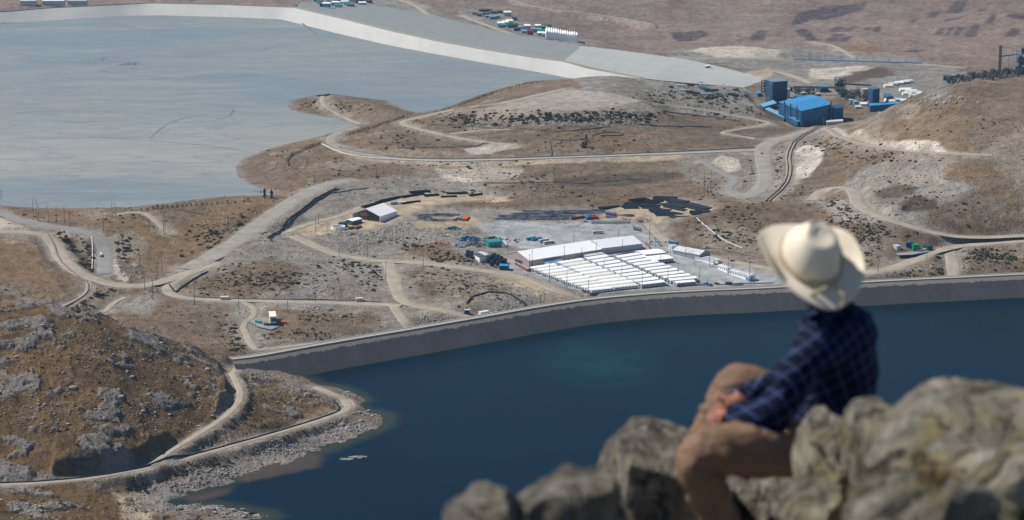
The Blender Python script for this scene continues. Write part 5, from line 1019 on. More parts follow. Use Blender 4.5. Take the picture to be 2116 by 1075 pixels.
pblock('blue_canopy', 'small bright blue canopy behind the largest blue building', 'canopy', (1688, 177), (1696, 182), (1712, 181), 50, 43, DGREY, BLUER)
pblock('blue_canopy', 'dark blue low roof between the tower and the white tents', 'canopy', (1826, 195), (1833, 201), (1846, 200), 48, 42, DGREY, BLUE)
pblock('blue_canopy', 'blue hut before the tall dark blue block on its left', 'canopy', (1561, 190), (1566, 194), (1574, 193), 48, 43, BLUE, BLUER)
pblock('blue_canopy', 'low blue roof behind the ridge of the largest blue building', 'canopy', (1640, 199), (1652, 203), (1664, 200), 56, 43, BLUED, BLUE)
pblock('retaining_block', 'long pale concrete block in front of the blue annex', 'block', (1707, 250), (1708, 253.5), (1742, 251), 49, 44, CONC, CONC)
x, y = [float(v) for v in at_z(1623, 201, 44)]; r = empty('silo', (x, y, 43), 'pale concrete silo beside the tall dark blue block', 'silo'); m = MB(); m.cyl(0, 0, 0, 13, 6, 18); m.build('body', CONC, r, False); m = MB(); m.cyl(0, 0, 13, 14, 6.2, 18, r2=1); m.build('lid', WALLG, r)
x, y = [float(v) for v in at_z(1787, 206, 42)]; r = empty('silo', (x, y, 41), 'beige grey silo leaning against the blue tower', 'silo'); m = MB(); m.cyl(0, 0, 0, 16, 5, 16); m.build('body', paint('beige_silo', (150, 140, 132), .7, .2), r); m = MB(); m.cyl(0, 0, 16, 16.8, 5.2, 16, r2=1); m.build('lid', WALLG, r)
def conveyor(label, A, B, za, zb, name='conveyor', w_=1.6, mat=STEEL, group='conveyors of the plant'):
    ax, ay = [float(v) for v in at_z(*A, za)]; bx, by = [float(v) for v in at_z(*B, zb)]; r = empty(name, (ax, ay, za), label, 'conveyor', group); m = MB(); d = Vector((bx - ax, by - ay, zb - za)); n = Vector((-d.y, d.x, 0)).normalized() * w_; u = Vector((0, 0, 2.2)); o = Vector((0, 0, 0))
    m.hexa([o - n, d - n, d + n, o + n], [o - n + u, d - n + u, d + n + u, o + n + u]); m.build('gallery', mat, r); N = max(2, int(d.length / 25)); q = MB()
    for k in range(1, N): p = d * (k / N); q.bar(p, (p.x, p.y, -(za - 36)), .35, 4); 
    q.build('trestle', DGREY, r); return r
conveyor('grey conveyor sloping down to the blue tower', (1738, 184), (1786, 205), 62, 48); conveyor('long pale conveyor running left from the dark transfer tower', (1640, 181), (1735, 183), 52, 54); conveyor('pale conveyor running right from the dark transfer tower', (1745, 175), (1800, 178), 56, 54); conveyor('long pale green overland conveyor along the far road', (1640, 124), (1905, 132), 24, 30, mat=PALEB); conveyor('conveyor bridge reaching the far blue steel tower', (2065, 118), (2105, 113), 60, 62, mat=PALEB)
def frame_tower(label, px, py, w_, d_, h, mat, z0, levels=5, group=None, name='steel_tower', fill=0):
    x, y = [float(v) for v in at_z(px, py, z0)]; r = empty(name, (x, y, z0), label, 'tower', group); m = MB(); e = MB(); rr = random.Random(int(px))
    for sx in (0, .5, 1):
        for sy in (0, 1): m.box(sx * w_ - .3, sx * w_ + .3, sy * d_ - .3, sy * d_ + .3, -4, h)
    for l in range(1, levels + 1):
        z = h * l / levels; m.box(-.3, w_ + .3, -.3, .3, z - .5, z); m.box(-.3, w_ + .3, d_ - .3, d_ + .3, z - .5, z); m.box(-.3, .3, 0, d_, z - .5, z); m.box(w_ - .3, w_ + .3, 0, d_, z - .5, z)
    m.build('frame', mat, r)
    for k in range(fill): a = rr.uniform(0, w_ * .7); b = rr.uniform(0, d_ * .6); z = rr.uniform(-2, h * .8); e.box(a, a + rr.uniform(.1, .3) * w_, b, b + rr.uniform(.2, .4) * d_, z, z + rr.uniform(.1, .3) * h)
    if fill: e.build('machinery', [DGREY], r)
    return r
frame_tower('dark steel transfer tower behind the largest blue building', 1726, 193, 14, 10, 22, DGREY, 40, 5, fill=14)
frame_tower('dark steel frame beside the tall dark blue block on its left', 1574, 196, 10, 8, 20, DGREY, 43, 5, fill=10); frame_tower('blue lattice steel tower at the far right edge', 2098, 158, 26, 20, 42, PALEB, 36, 7, fill=16); frame_tower('thin brown lattice mast before the far blue tower', 2063, 165, 3, 3, 50, BROWNT, 36, 8)
rr = random.Random(5); clutter = [('piping_module', [DGREY, DGREEN, STEEL, TEAL], 'greenish pipework module'), ('plant_tank', [WALLG, STEEL, DGREEN], 'round plant tank')]
def module(px, py, z0, w_, h, mat, label, group):
    x, y = [float(v) for v in at_z(px, py, z0)]; r = empty('piping_module', (x, y, z0), label, 'pipework', group); m = MB(); 
    for k in range(7): a, b = rr.uniform(-w_, w_ * .6), rr.uniform(-w_, w_ * .6); z = rr.uniform(-2, h * .5); m.box(a, a + rr.uniform(.15, .5) * w_, b, b + rr.uniform(.2, .5) * w_, z, z + rr.uniform(.3, .6) * h)
    m.build('block', mat, r); q = MB()
    for k in range(5): a, b = rr.uniform(-w_, w_), rr.uniform(-w_, w_); q.bar((a, b, 0), (a, b, h), .3, 5); q.bar((-w_, b, h * rr.uniform(.4, 1)), (w_, b, h * rr.uniform(.4, 1)), .3, 5)
    q.build('pipework', STEEL, r)
mods = [(1738 + i * 9.5, 196 + (i % 3) * 4 + i * .8, 42, 7, 10) for i in range(6)] + [(1640 + i * 9, 190 + (i % 2) * 5, 43, 6, 8) for i in range(5)]
for i, (px, py, z0, w_, h_) in enumerate(mods): module(px, py, z0, w_, h_, [DGREY, DGREEN, STEEL][i % 3], f"dark pipework cluster, {ORD[i if i < 6 else i - 6]} from the left {'before the blue tower' if i < 6 else 'beside the concrete silo'}", 'pipework of the plant')
for i in range(20): px = 1958 + i * 8.2; module(px, 166 - i * .9 + (i % 3) * 3 + (2 if px < 2000 else 0), 42, 7, 9, [DGREEN, DGREY, STEEL][i % 3], f'green grey pipework block, {ORD[i]} from the left behind the brown hill crest', 'pipework behind the right hill')
for i, (px, py) in enumerate([(1680, 196), (1690, 199), (1660, 197), (1760, 212), (1768, 215)]):
    x, y = [float(v) for v in at_z(px, py, 43)]; r = empty('plant_tank', (x, y, 42), f"{['grey tank near the blue canopy', 'second grey tank near the blue canopy', 'grey tank right of the concrete silo', 'pale blue tank left of the blue tower', 'second pale blue tank left of the blue tower'][i]}", 'tank', 'round plant tanks'); m = MB(); m.cyl(0, 0, 0, 5, 4, 14); m.build('body', PALEB if i > 2 else STEEL, r); m = MB(); m.cyl(0, 0, 5, 5.7, 4, 14, r2=.8); m.build('lid', WALLG, r)
tnt = [(1829, 212, 8), (1838, 214, 8), (1850, 211, 9), (1862, 213, 8), (1828, 182, 12), (1838, 178, 12), (1850, 176, 12), (1862, 174, 12), (1872, 172, 10), (1778, 220, 9), (1790, 218, 9), (1768, 226, 8), (1860, 190, 16), (1872, 193, 16), (1884, 196, 14), (1896, 199, 12), (1866, 198, 12), (1880, 202, 12)]
for i, (px, py, w_) in enumerate(tnt):
    x, y = [float(v) for v in at_z(px, py, 40)]
    shed('yard_tent', f"pale yard tent, {ORD[i % 6]} {['near the foot of the blue tower', 'of the cream group right of the tower', 'of the rows before the brown hill'][i // 6]}", 'tent', 0, 0, 7, 3, 5, [CANVAS, TAN, WALLG, PALEB][i % 4], [WHITEP, TAN, ROOFG][i % 3], 0, loc=((x, y, 40), .1, w_), group='tents of the plant yard')
# yard below the white terrace (rows of parked plant)
for i in range(16):
    px, py = [(1399, 178), (1420, 177), (1438, 176), (1442, 180), (1446, 184), (1452, 187), (1458, 190), (1470, 190), (1404, 188), (1416, 191), (1430, 195), (1445, 198), (1462, 199), (1480, 201), (1505, 197), (1512, 200)][i]
    a = hz(px, py); r = make_container([BW, RED, DGREY, WALLG, PALEB, TEAL, DGREEN, DGREY][i % 8], 10, f"{['white', 'red', 'dark', 'grey', 'pale blue', 'teal', 'dark green', 'dark'][i % 8]} container on the {['upper', 'lower'][i // 8]} side of the terrace yard" if i % 8 != 7 else f"dark container at the {['upper', 'lower'][i // 8]} right of the terrace yard", 'containers on the terrace yard'); r.location = a; r.rotation_euler.z = -.15
# ---- far settlement and white peaked tents
def far_house(i, px, py, w_, h, wm, rm, label, group, d=9):
    x, y = hit([px], [py]); x, y = float(x[0]), float(y[0]); z = H1(x, y); return shed('far_house', label, 'house', 0, 0, d, h, h * 1.35, wm, rm, 0, loc=((x, y, z), rr.uniform(-.2, .2), w_), group=group)
for i in range(14):
    f = i / 13; px = 1131 + 72 * f; py = 84 - 3 * math.sin(f * 3) + 1 * f
    x, y = hit([1128 + f * 62], [83 + f * 6.5]); x, y = float(x[0]), float(y[0]); shed('peaked_tent', f'white peaked marquee, {ORD[i]} from the left in the far joined row', 'marquee', 0, 0, 60 - 26 * f, 9, 14, WHITEP, WHITEP, 0, loc=((x, y, H1(x, y)), -.0, 5.2), group='far joined white marquees', across=True)
VILL = [(1028, 55, 12, 7, WHITEP), (1037, 52, 12, 7, WHITEP), (1046, 50, 12, 7, WHITEP), (1041, 36, 14, 6, WHITEP), (1034, 57, 10, 5, TEAL), (1050, 57, 14, 5, DGREEN), (1060, 54, 10, 5, DGREEN), (1083, 62, 11, 6, WHITEP), (1105, 59, 11, 6, WHITEP), (1114, 61, 14, 6, TEAL), (1124, 60, 14, 6, DGREEN), (1131, 63, 10, 5, TEAL), (1098, 66, 18, 5, PALEB), (1112, 69, 10, 5, GREEN), (1120, 69, 16, 5, RED), (1070, 60, 14, 4, PALEB), (1062, 64, 12, 4, DGREY), (1078, 68, 16, 4, PALEB), (1090, 72, 10, 6, RED), (1003, 40, 12, 4, PALEB), (1012, 42, 12, 4, PALEB), (1020, 41, 12, 4, PALEB), (998, 34, 14, 4, STEEL), (1012, 32, 14, 4, STEEL), (1026, 31, 12, 4, STEEL), (985, 36, 10, 4, STEEL), (1110, 76, 14, 5, WHITEP), (1120, 78, 8, 5, PALEB), (1058, 46, 10, 4, STEEL), (990, 29, 14, 3, DGREY), (976, 32, 12, 3, STEEL), (1000, 28, 16, 3, DGREY)]
cname = {WHITEP.name: 'white', TEAL.name: 'teal', DGREEN.name: 'dark green', PALEB.name: 'pale blue', GREEN.name: 'bright green', RED.name: 'red', DGREY.name: 'dark', STEEL.name: 'grey'}; cnt = {}
for i, (px, py, w_, h_, mt) in enumerate(sorted(VILL, key=lambda t: t[0])):
    c = cname[mt.name]; cnt[c] = cnt.get(c, 0) + 1; far_house(i, px, py, w_, h_, WALLG if mt is WHITEP else mt, mt, f'{c} roofed house, {ORD[cnt[c] - 1]} from the left in the far settlement', 'houses of the far settlement')
for i in range(18):
    px, py = 648 + i * 6.2, [3, 6, 9, 11][i % 4] * (1 if i < 14 else .8) + 1; far_house(i, px, py, 14, 5, [PALEB, WALLG, DGREY][i % 3], [WHITEP, TEAL, STEEL][i % 3], f"{['white', 'greenish', 'grey'][i % 3]} roofed house, {ORD[i // 3]} from the left above the white embankment bend", 'houses beyond the white embankment')
for i, (xa, w_) in enumerate([(42, 28), (88, 38), (140, 34)]):
    x, y = hit([xa], [13.5 - i * 1.2]); x, y = float(x[0]), float(y[0]); shed('long_roof', f"long pale roof, {ORD[i]} from the left beyond the white embankment", 'building', 0, 0, 12, 8, 9, WALLG, WHITEP if i == 1 else ROOFG, 0, loc=((x, y, H1(x, y)), 0, w_), group='long roofs beyond the embankment')
pblock('gatehouse', 'small blue white gatehouse on the white terrace', 'hut', (1456, 135), (1458, 138), (1468, 137), 34, 28, PALEB, ROOFG)

# ---- poles
POLES = [(3, 421, 29, 'at the left edge above the road bend'), (69, 450, 38, 'leftmost of the pond-side line'), (76, 455, 43, 'second of the pond-side line, beside a twin'), (80, 457, 38, 'third of the pond-side line'), (100, 460, 38, 'fourth of the pond-side line'), (117, 460, 36, 'fifth of the pond-side line'), (133, 460, 33, 'sixth of the pond-side line'), (145, 469, 35, 'last of the pond-side line'), (232, 452, 32, 'left of the pair by the pale track'), (238, 452, 31, 'right of the pair by the pale track'), (214, 475, 35, 'at the top of the grey road bend'), (253.5, 512, 38, 'on the slope right of the grey road bend'), (338, 486, 62, 'tall left one of the pair on the brown slope'), (341.5, 486, 61, 'tall right one of the pair on the brown slope'), (473, 482, 35, 'left of the pair beside the diagonal haul road'), (477, 482, 35, 'right of the pair beside the diagonal haul road'), (289, 551, 40, 'in the gully above the left junction'), (335, 562, 41, 'standing alone above the left junction'), (326.5, 574, 40, 'behind the left junction'), (323, 578, 41, 'close behind the left junction'), (299, 601, 37, 'just left of the left junction'), (316, 621, 43, 'below the left junction'), (402, 631, 53, 'beside the inner bend of the dirt road'), (494, 651, 43, 'with a crossarm near the cream block road'), (595, 648, 30, 'behind the cream block'), (539, 440, 23, 'near the two dark trees'), (652, 624, 33, 'on the lower dirt road'), (602, 405, 25, 'at the top of the diagonal haul road'), (650, 377, 19, 'above the haul road on the brown lobe'), (658, 464, 20, 'behind the round white tank'), (652.6, 480, 26, 'left of the round white tank'), (678, 494, 34, 'in front of the round white tank'), (701, 531, 30, 'on the sandy road bend'), (759, 531, 37, 'beside the rubble field'), (797.6, 574, 37, 'at the top of the middle crossroads'), (874.6, 551, 30, 'on the bank of the middle road'), (833, 504, 29, 'in the rubble field'), (947, 527, 16, 'below the scrap yard on the left'), (1014.6, 526, 20, 'below the scrap yard in the centre'), (1049, 524, 40, 'below the scrap yard on the right'), (1094, 563, 39, 'at the near left corner of the long white hall'), (1099.5, 553, 37, 'against the left gable of the long white hall'), (1119, 521, 26, 'behind the long white hall by the buses'), (1166, 546, 37, 'before the middle of the long white hall'), (1186, 512, 34, 'on the gravel lot behind the long white hall'), (1202, 540, 26, 'before the long white hall near the annex'), (1232, 533, 30, 'by the grey annex'), (1286, 533, 36, 'before the grey hall'), (1317.5, 530, 25, 'near the right end of the grey hall'), (1278, 504, 26, 'on the gravel lot behind the grey hall'), (1248.5, 559, 24, 'in the middle of the third cabin column'), (1135, 582, 37, 'at the upper left edge of the tents'), (1171.5, 593, 36, 'at the left edge of the tents'), (1216, 612, 39, 'at the near left corner of the tents'), (1285, 571, 27, 'inside the tent and cabin rows'), (1326.6, 601, 40, 'in front of the third cabin column'), (1380, 593, 38, 'in front of the fourth cabin column'), (1401, 566, 29, 'on the yard right of the cabins'), (1444.5, 590, 38, 'beside the blue canopy heap'), (1417, 531, 35, 'left of the gabled shed'), (1365, 550, 28, 'on the short fifth cabin pair'), (1342.6, 499, 34, 'on the camp road behind the pickups'), (1354, 512, 19, 'among the parked pickups'), (1124, 637, 38, 'beside the crest road left of the tents'), (1444, 517, 19, 'behind the gabled shed'), (1466.6, 547, 32, 'before the oblong white cabins'), (1504.6, 560, 35, 'between the row cabins'), (1549, 575, 42, 'at the end of the long row cabin'), (1455, 400, 53, 'tall left one below the dark paved bend'), (1469, 395, 44, 'tall right one below the dark paved bend'), (1425, 374, 23, 'near the small quarry track'), (1814.5, 564, 27, 'just right of the hat by the road'), (1915, 537, 20, 'before the fuel pad'), (1945.5, 511, 28, 'right of the fuel pad'), (1991, 506, 17, 'at the right road junction'), (1145, 370, 20, 'in the stream bed below the bench road'), (1375, 375, 26, 'above the pipe yard on the brown slope'), (1390, 372, 22, 'second above the pipe yard on the brown slope'), (778, 372, 22, 'on the pale slope above the sandy yard'), (1272, 152, 12, 'mast on the rocky knoll in front of the white terrace')]
xs_, ys_ = hit([p[0] for p in POLES], [p[1] for p in POLES]); zs_ = terrain(xs_, ys_)
for (px, py, hh, lab), x, y, z in zip(POLES, xs_, ys_, zs_):
    h_ = hh * math.hypot(y, CAMZ) / FPX * 1.0; arm = hh % 2 == 1 or hh > 40
    r = empty('utility_pole', (float(x), float(y), float(z)), 'thin grey pole ' + lab, 'pole', 'lamp and power poles'); m = MB(); m.cyl(0, 0, -1, h_, .30, 6, r2=.17); m.build('mast', POLE, r); m = MB()
    if arm: m.bar((-1.6, 0, h_ - 1.0), (1.6, 0, h_ - 1.0), .14, 4); m.build('crossarm', POLE, r)
    else: m.bar((0, 0, h_ - .2), (1.6, -.6, h_ + .1), .11, 4); m.build('lamp_arm', POLE, r)

# ---- pipelines and stone walls
def pline(name, pl, rad, mat, label, cat='pipeline', dz=0.3, off=0.0, group=None, soft=1):
    pts = resample(hp(chaikin(pl, soft)), 9)
    if off: pts = offset(pts, off)
    zz = terrain(np.array([p[0] for p in pts]), np.array([p[1] for p in pts])); n = 6
    rg = [[(x, y, float(z) + dz + rad * math.sin(2 * math.pi * k / n)) for (x, y), z in zip(offset(pts, rad * math.cos(2 * math.pi * k / n)), zz)] for k in range(n + 1)]
    o = uv_strip(name, rg, mat, None, True); tag(o, label, cat, group); return o
pline('pipeline', [(0, 998), (100, 993), (200, 983), (300, 964), (400, 938), (500, 911), (600, 882), (675, 858), (697, 850), (703, 840), (690, 826)], .7, PIPEB, 'thick dark pipeline along the inner edge of the near shore road', dz=.6)
for i, o_ in enumerate((0, 3.2)): pline('pipeline', [(552, 497), (600, 455), (640, 424), (675, 402), (695, 393)], .6, PIPEB, f"{['outer', 'inner'][i]} dark pipeline of the pair beside the diagonal haul road", off=o_, dz=.8)
for i, o_ in enumerate((0, 4)): pline('pipeline', [(1700, 262), (1650, 288), (1632, 318), (1637, 355), (1626, 385), (1588, 418)], .55, BROWNT, f"{['left', 'right'][i]} rusty pipeline of the pair below the blue plant", off=o_, dz=1.2)
pline('pipeline', [(350, 588), (362, 606), (372, 596), (395, 580), (430, 562)], .8, PIPEB, 'dark pipe curving round the inner bend of the dirt road', dz=.5)
pline('pipeline', [(400, 612), (500, 616), (600, 617), (700, 619), (790, 623)], .4, DGREY, 'thin dark pipe along the lower dirt road', dz=.4)
pline('pipeline', [(960, 643), (968, 622), (985, 610), (1020, 604), (1050, 607), (1070, 620), (1090, 630), (1075, 640)], .9, PIPEB, 'dark hose looping round the gravel bowl by the trailers', dz=.5)
pline('pipeline', [(665, 298), (690, 312), (740, 325), (860, 334), (1000, 334), (1200, 327), (1400, 320), (1560, 313)], .9, CONC, 'pale kerb line along the long bench road', 'kerb', dz=.6, off=0)
pline('pipeline', [(700, 305), (760, 318), (860, 328), (1000, 328), (1200, 321), (1400, 313), (1560, 306)], .7, DGREY, 'thin dark pipe along the upper side of the long bench road', dz=.6)
pline('pipeline', [(100, 485), (112, 505), (122, 535), (150, 562), (168, 575), (182, 582), (184, 605), (150, 628), (122, 640)], .9, BROWNT, 'brownish pipe following the left dirt road down the gully', dz=.5)
pline('pipeline', [(190, 490), (192, 520), (190, 555)], .6, CONC, 'pale pipe beside the grey road bend', dz=.6)
pline('pipeline', [(1385, 497), (1410, 500), (1440, 512), (1480, 515), (1510, 522), (1560, 530)], .5, DGREY, 'thin dark line crossing the brown bank behind the cabins', dz=.3)
pline('drain_channel', [(1440, 452), (1460, 470), (1485, 490), (1510, 505), (1535, 515)], .7, WALLG, 'pale stepped drain down the brown bank behind the cabins', 'drain', dz=.1)
pline('pipeline', [(1480, 588), (1560, 583), (1600, 582)], .5, DGREY, 'thin dark pipe by the embankment near the containers', dz=.3)
pline('pipeline', [(600, 452), (632, 430), (658, 408), (720, 395), (760, 390)], .6, DGREY, 'thin dark line on the pale slope above the haul road', dz=.3)
STONE = paint('dry_stone', (104, 98, 90), .9, .1, var=.35, sc=.6)
for pl, lab in [([(1075, 262), (1130, 270), (1200, 268), (1260, 262)], 'dry stone wall under the rim of the plateau'), ([(1225, 285), (1222, 277), (1260, 272), (1290, 275), (1282, 280), (1240, 279)], 'oval dry stone corral above the lone conifer'), ([(1140, 288), (1170, 289), (1195, 288)], 'short dry stone wall left of the lone conifer'), ([(885, 258), (960, 260), (1010, 264)], 'dry stone wall above the switchback track'), ([(820, 306), (960, 304), (1010, 296)], 'dry stone wall below the switchback track'), ([(1310, 255), (1380, 262), (1470, 262)], 'dry stone wall on the brown slope left of the plant'), ([(1000, 380), (1100, 378), (1200, 377), (1330, 368)], 'dry stone wall along the stream bed'), ([(1370, 228), (1460, 240), (1530, 250)], 'dry stone wall below the far terrace track'), ([(1135, 290), (1140, 320)], 'dry stone wall running down to the bench road'), ([(370, 437), (400, 443), (420, 446)], 'short dry stone wall near the pond on the left slope')]:
    pline('stone_wall', pl, .8, STONE, lab, 'wall', dz=.4)
#SCATTER
# ------------------------------------------------------------------ shrubs and boulders
def bush_tpl(seed, n=46):
    r_ = np.random.default_rng(seed); v = []; f = []
    for k in range(n):
        d = r_.normal(size=3); d /= np.linalg.norm(d); d[2] = abs(d[2]) * .9; c = d * (.55 + .45 * r_.random()) * np.array([1, 1, .8]) * (1 + .25 * math.sin(3 * math.atan2(d[1], d[0]) + seed))
        u = r_.normal(size=3); u /= np.linalg.norm(u); w_ = np.cross(u, d); w_ /= np.linalg.norm(w_) + 1e-6; s = .3 + .2 * r_.random(); b = len(v)
        v += [c + u * s, c + w_ * s, c - u * s, c - w_ * s]; f.append((b, b + 1, b + 2, b + 3))
    return np.array(v), f
def rock_tpl(seed, sub=1):
    bm = bmesh.new(); bmesh.ops.create_icosphere(bm, subdivisions=sub, radius=1); r_ = random.Random(seed)
    for v in bm.verts: v.co *= r_.uniform(.72, 1.2)
    for v in bm.verts: v.co.z *= .7; v.co.x *= 1.15
    v = np.array([q.co[:] for q in bm.verts]); f = [tuple(x.index for x in q.verts) for q in bm.faces]; bm.free(); return v, f
BT = [bush_tpl(i) for i in range(5)]; RT = [rock_tpl(i) for i in range(6)]; RT0 = [rock_tpl(20 + i, 1) for i in range(3)]
def merged(name, tpls, X, Y, Z, Sc, mat, label, smooth=False):
    r_ = np.random.default_rng(3); V = []; F = []; off = 0; k = r_.integers(0, len(tpls), len(X)); nf = len(tpls[0][1][0])
    for t_ in range(len(tpls)):
        i = np.nonzero(k == t_)[0]
        if not len(i): continue
        v, f = tpls[t_]; a = r_.uniform(0, 6.28, len(i)); c, s = np.cos(a)[:, None], np.sin(a)[:, None]; S_ = Sc[i][:, None]; zs = r_.uniform(.7, 1.2, (len(i), 1))
        x = (v[:, 0] * c - v[:, 1] * s) * S_ + X[i][:, None]; y = (v[:, 0] * s + v[:, 1] * c) * S_ + Y[i][:, None]; z = v[:, 2] * S_ * zs + Z[i][:, None]
        V.append(np.stack([x, y, z], 2).reshape(-1, 3)); F.append((np.array(f)[None] + (np.arange(len(i)) * len(v))[:, None, None]).reshape(-1, nf) + off); off += len(i) * len(v)
    V = np.concatenate(V).astype(np.float32); F = np.concatenate(F).astype(np.int32); me = bpy.data.meshes.new(name); me.vertices.add(len(V)); me.vertices.foreach_set('co', V.ravel()); me.loops.add(F.size); me.loops.foreach_set('vertex_index', F.ravel()); me.polygons.add(len(F)); me.polygons.foreach_set('loop_start', np.arange(0, F.size, nf, dtype=np.int32)); me.polygons.foreach_set('loop_total', np.full(len(F), nf, np.int32)); me.update(calc_edges=True); me.materials.append(mat)
    o = bpy.data.objects.new(name, me); COL.objects.link(o); tag(o, label, None, None, 'stuff'); return o
def leafm(name, a, b):
    t = NT(name, .9, .1); t.col(t.mix(t.noise(t.pos(), .22, 3), a, b)); return t.m
BUSHM = leafm('shrub_leaves', lin(64, 64, 50), lin(104, 97, 74)); TUFTM = leafm('grass_tuft', lin(98, 84, 62), lin(144, 121, 87))
t = NT('boulder_stone', .9, .2); n1 = t.noise(t.pos(), .35, 5, .6); t.col(t.mix(t.ramp(n1, [(.3, 0.0), (.7, 1.0)]), lin(106, 101, 95), lin(176, 170, 161))); t.bump(t.noise(t.pos(), 1.5, 5), .4, .5); ROCKM = t.m
# clusters: (px, py, rx, ry, count, size)
CL = [(490, 578, 80, 26, 170, 1.3), (570, 585, 60, 22, 150, 1.5), (440, 595, 50, 22, 70, 1), (735, 545, 55, 22, 120, 1.6), (770, 570, 25, 25, 60, 1.5), (650, 570, 60, 30, 60, 1), (860, 505, 55, 12, 80, 1.5), (920, 530, 50, 18, 110, 1.6), (975, 540, 40, 10, 50, 1.4), (905, 572, 60, 25, 60, 1.2), (960, 600, 25, 30, 60, 1.3), (1030, 600, 45, 18, 60, 1.2), (640, 655, 120, 10, 80, 1.3), (590, 690, 90, 12, 70, 1.4), (490, 700, 20, 35, 60, 1.6), (470, 680, 30, 25, 30, 1.4), (430, 650, 60, 20, 40, 1.1),
 (185, 530, 22, 40, 90, 2.2), (130, 500, 18, 20, 50, 1.8), (255, 520, 25, 35, 70, 1.6), (170, 640, 25, 20, 60, 1.7), (200, 610, 30, 12, 50, 1.6), (440, 495, 45, 32, 110, 1.6), (500, 470, 30, 28, 60, 1.4), (540, 470, 40, 45, 50, 1.2), (270, 450, 120, 18, 50, 1.1), (400, 430, 120, 20, 60, 1), (60, 455, 50, 12, 50, 1.2),
 (900, 340, 180, 10, 60, 1.4), (830, 300, 70, 25, 70, 1.5), (900, 250, 80, 15, 50, 1.5), (1120, 243, 120, 12, 220, 2.0), (1280, 240, 80, 12, 170, 2.0), (960, 248, 40, 12, 80, 2), (1200, 290, 150, 22, 60, 1.4), (1380, 200, 60, 16, 90, 1.7), (1480, 205, 60, 15, 130, 1.9), (1490, 232, 70, 10, 70, 1.7), (1560, 240, 30, 15, 40, 1.6), (1100, 372, 160, 14, 90, 1.4), (1150, 398, 110, 18, 90, 1.2), (970, 402, 60, 8, 60, 1.5), (880, 425, 60, 6, 40, 1.3), (1200, 432, 110, 4, 30, 1.2), (850, 380, 90, 20, 50, 1.1), (700, 350, 80, 25, 50, 1.3), (620, 340, 70, 40, 50, 1.1), (560, 330, 60, 30, 50, 1.1), (720, 220, 60, 14, 60, 1.5), (640, 215, 30, 10, 30, 1.5),
 (1480, 485, 75, 32, 90, 1.5), (1560, 470, 50, 40, 60, 1.5), (1530, 440, 60, 12, 40, 1.4), (1780, 470, 90, 30, 190, 1.5), (1830, 500, 60, 25, 120, 1.5), (1740, 430, 50, 22, 110, 1.7), (1790, 540, 25, 16, 25, 1.3), (2050, 535, 70, 18, 170, 1.7), (1950, 560, 30, 12, 40, 1.6), (1860, 568, 60, 5, 40, 1.2), (1580, 592, 60, 3, 60, 1.3), (1640, 400, 60, 15, 50, 1.5), (1470, 390, 40, 25, 60, 1.3), (1560, 340, 15, 30, 60, 1.6), (1610, 340, 10, 40, 50, 1.4), (1740, 300, 60, 12, 60, 1.6), (1820, 325, 90, 12, 80, 1.5), (1880, 400, 60, 35, 60, 1.4), (2010, 440, 90, 30, 40, 1.2), (1700, 300, 40, 25, 40, 1.5), (1960, 250, 120, 60, 70, 1.3),
 (510, 830, 14, 32, 150, 1.1), (470, 870, 16, 14, 60, 1), (300, 880, 160, 60, 60, .9), (150, 800, 150, 80, 80, .9), (380, 800, 80, 60, 60, .9), (370, 975, 40, 16, 70, 1.1), (280, 1000, 20, 14, 50, 1.1), (580, 910, 90, 22, 80, .8), (420, 950, 60, 14, 70, 1), (600, 800, 60, 28, 60, .8), (100, 1050, 120, 20, 40, .9), (560, 870, 80, 12, 40, .8)]
r_ = np.random.default_rng(12); BX = []; BS = []
for px, py, rx, ry, n, sz in CL:
    a = r_.normal(0, .55, (n, 2)); BX.append(np.stack([px + a[:, 0] * rx, py + a[:, 1] * ry], 1)); BS.append(sz * r_.lognormal(0, .38, n))
BX.append(np.stack([r_.uniform(-60, 2180, 1500), r_.uniform(200, 1060, 1500)], 1)); BS.append(r_.lognormal(-.1, .35, 1500))
BX = np.concatenate(BX); BS = np.concatenate(BS) * .74
def keep(P, Sz): x, y = hit(P[:, 0], P[:, 1]); return keep_xy(x, y, Sz)
def keep_xy(x, y, Sz):
    inf = {}; z = terrain(x, y, inf)
    k = (inf['wat'] < -2) & (inf['pond'] < -2) & (inf['road'] < .05) & (inf['fl'] < .2) & (y < 3600)
    s_ = sdf(x, y, [tuple(p) for p in offset(crest, -12)] + [tuple(p) for p in offset(crest, 30)][::-1], 5); k &= s_ < 0
    return x[k], y[k], z[k], Sz[k], None
bx, by, bz, bs, _ = keep(BX, BS)
order = np.argsort(-(bs / by)); top = order[:280]; rest = order[280:]
bm_ = []
for v, f in BT:
    me = bpy.data.meshes.new('shrub'); me.from_pydata([tuple(p) for p in v], [], f); me.materials.append(BUSHM); bm_.append(me)
for i in top:
    o = bpy.data.objects.new('shrub', bm_[i % 5]); COL.objects.link(o); o.location = (bx[i], by[i], bz[i] - .1); s = float(bs[i]); o.scale = (s, s, s * .9); o.rotation_euler.z = i * 1.7
    tag(o, 'dark green rounded shrub growing on the dry slope', 'shrub', 'dark shrubs scattered over the slopes')
merged('low_scrub', BT, bx[rest], by[rest], bz[rest] - .1, bs[rest], BUSHM, 'scattered dark scrub over the dry ground')
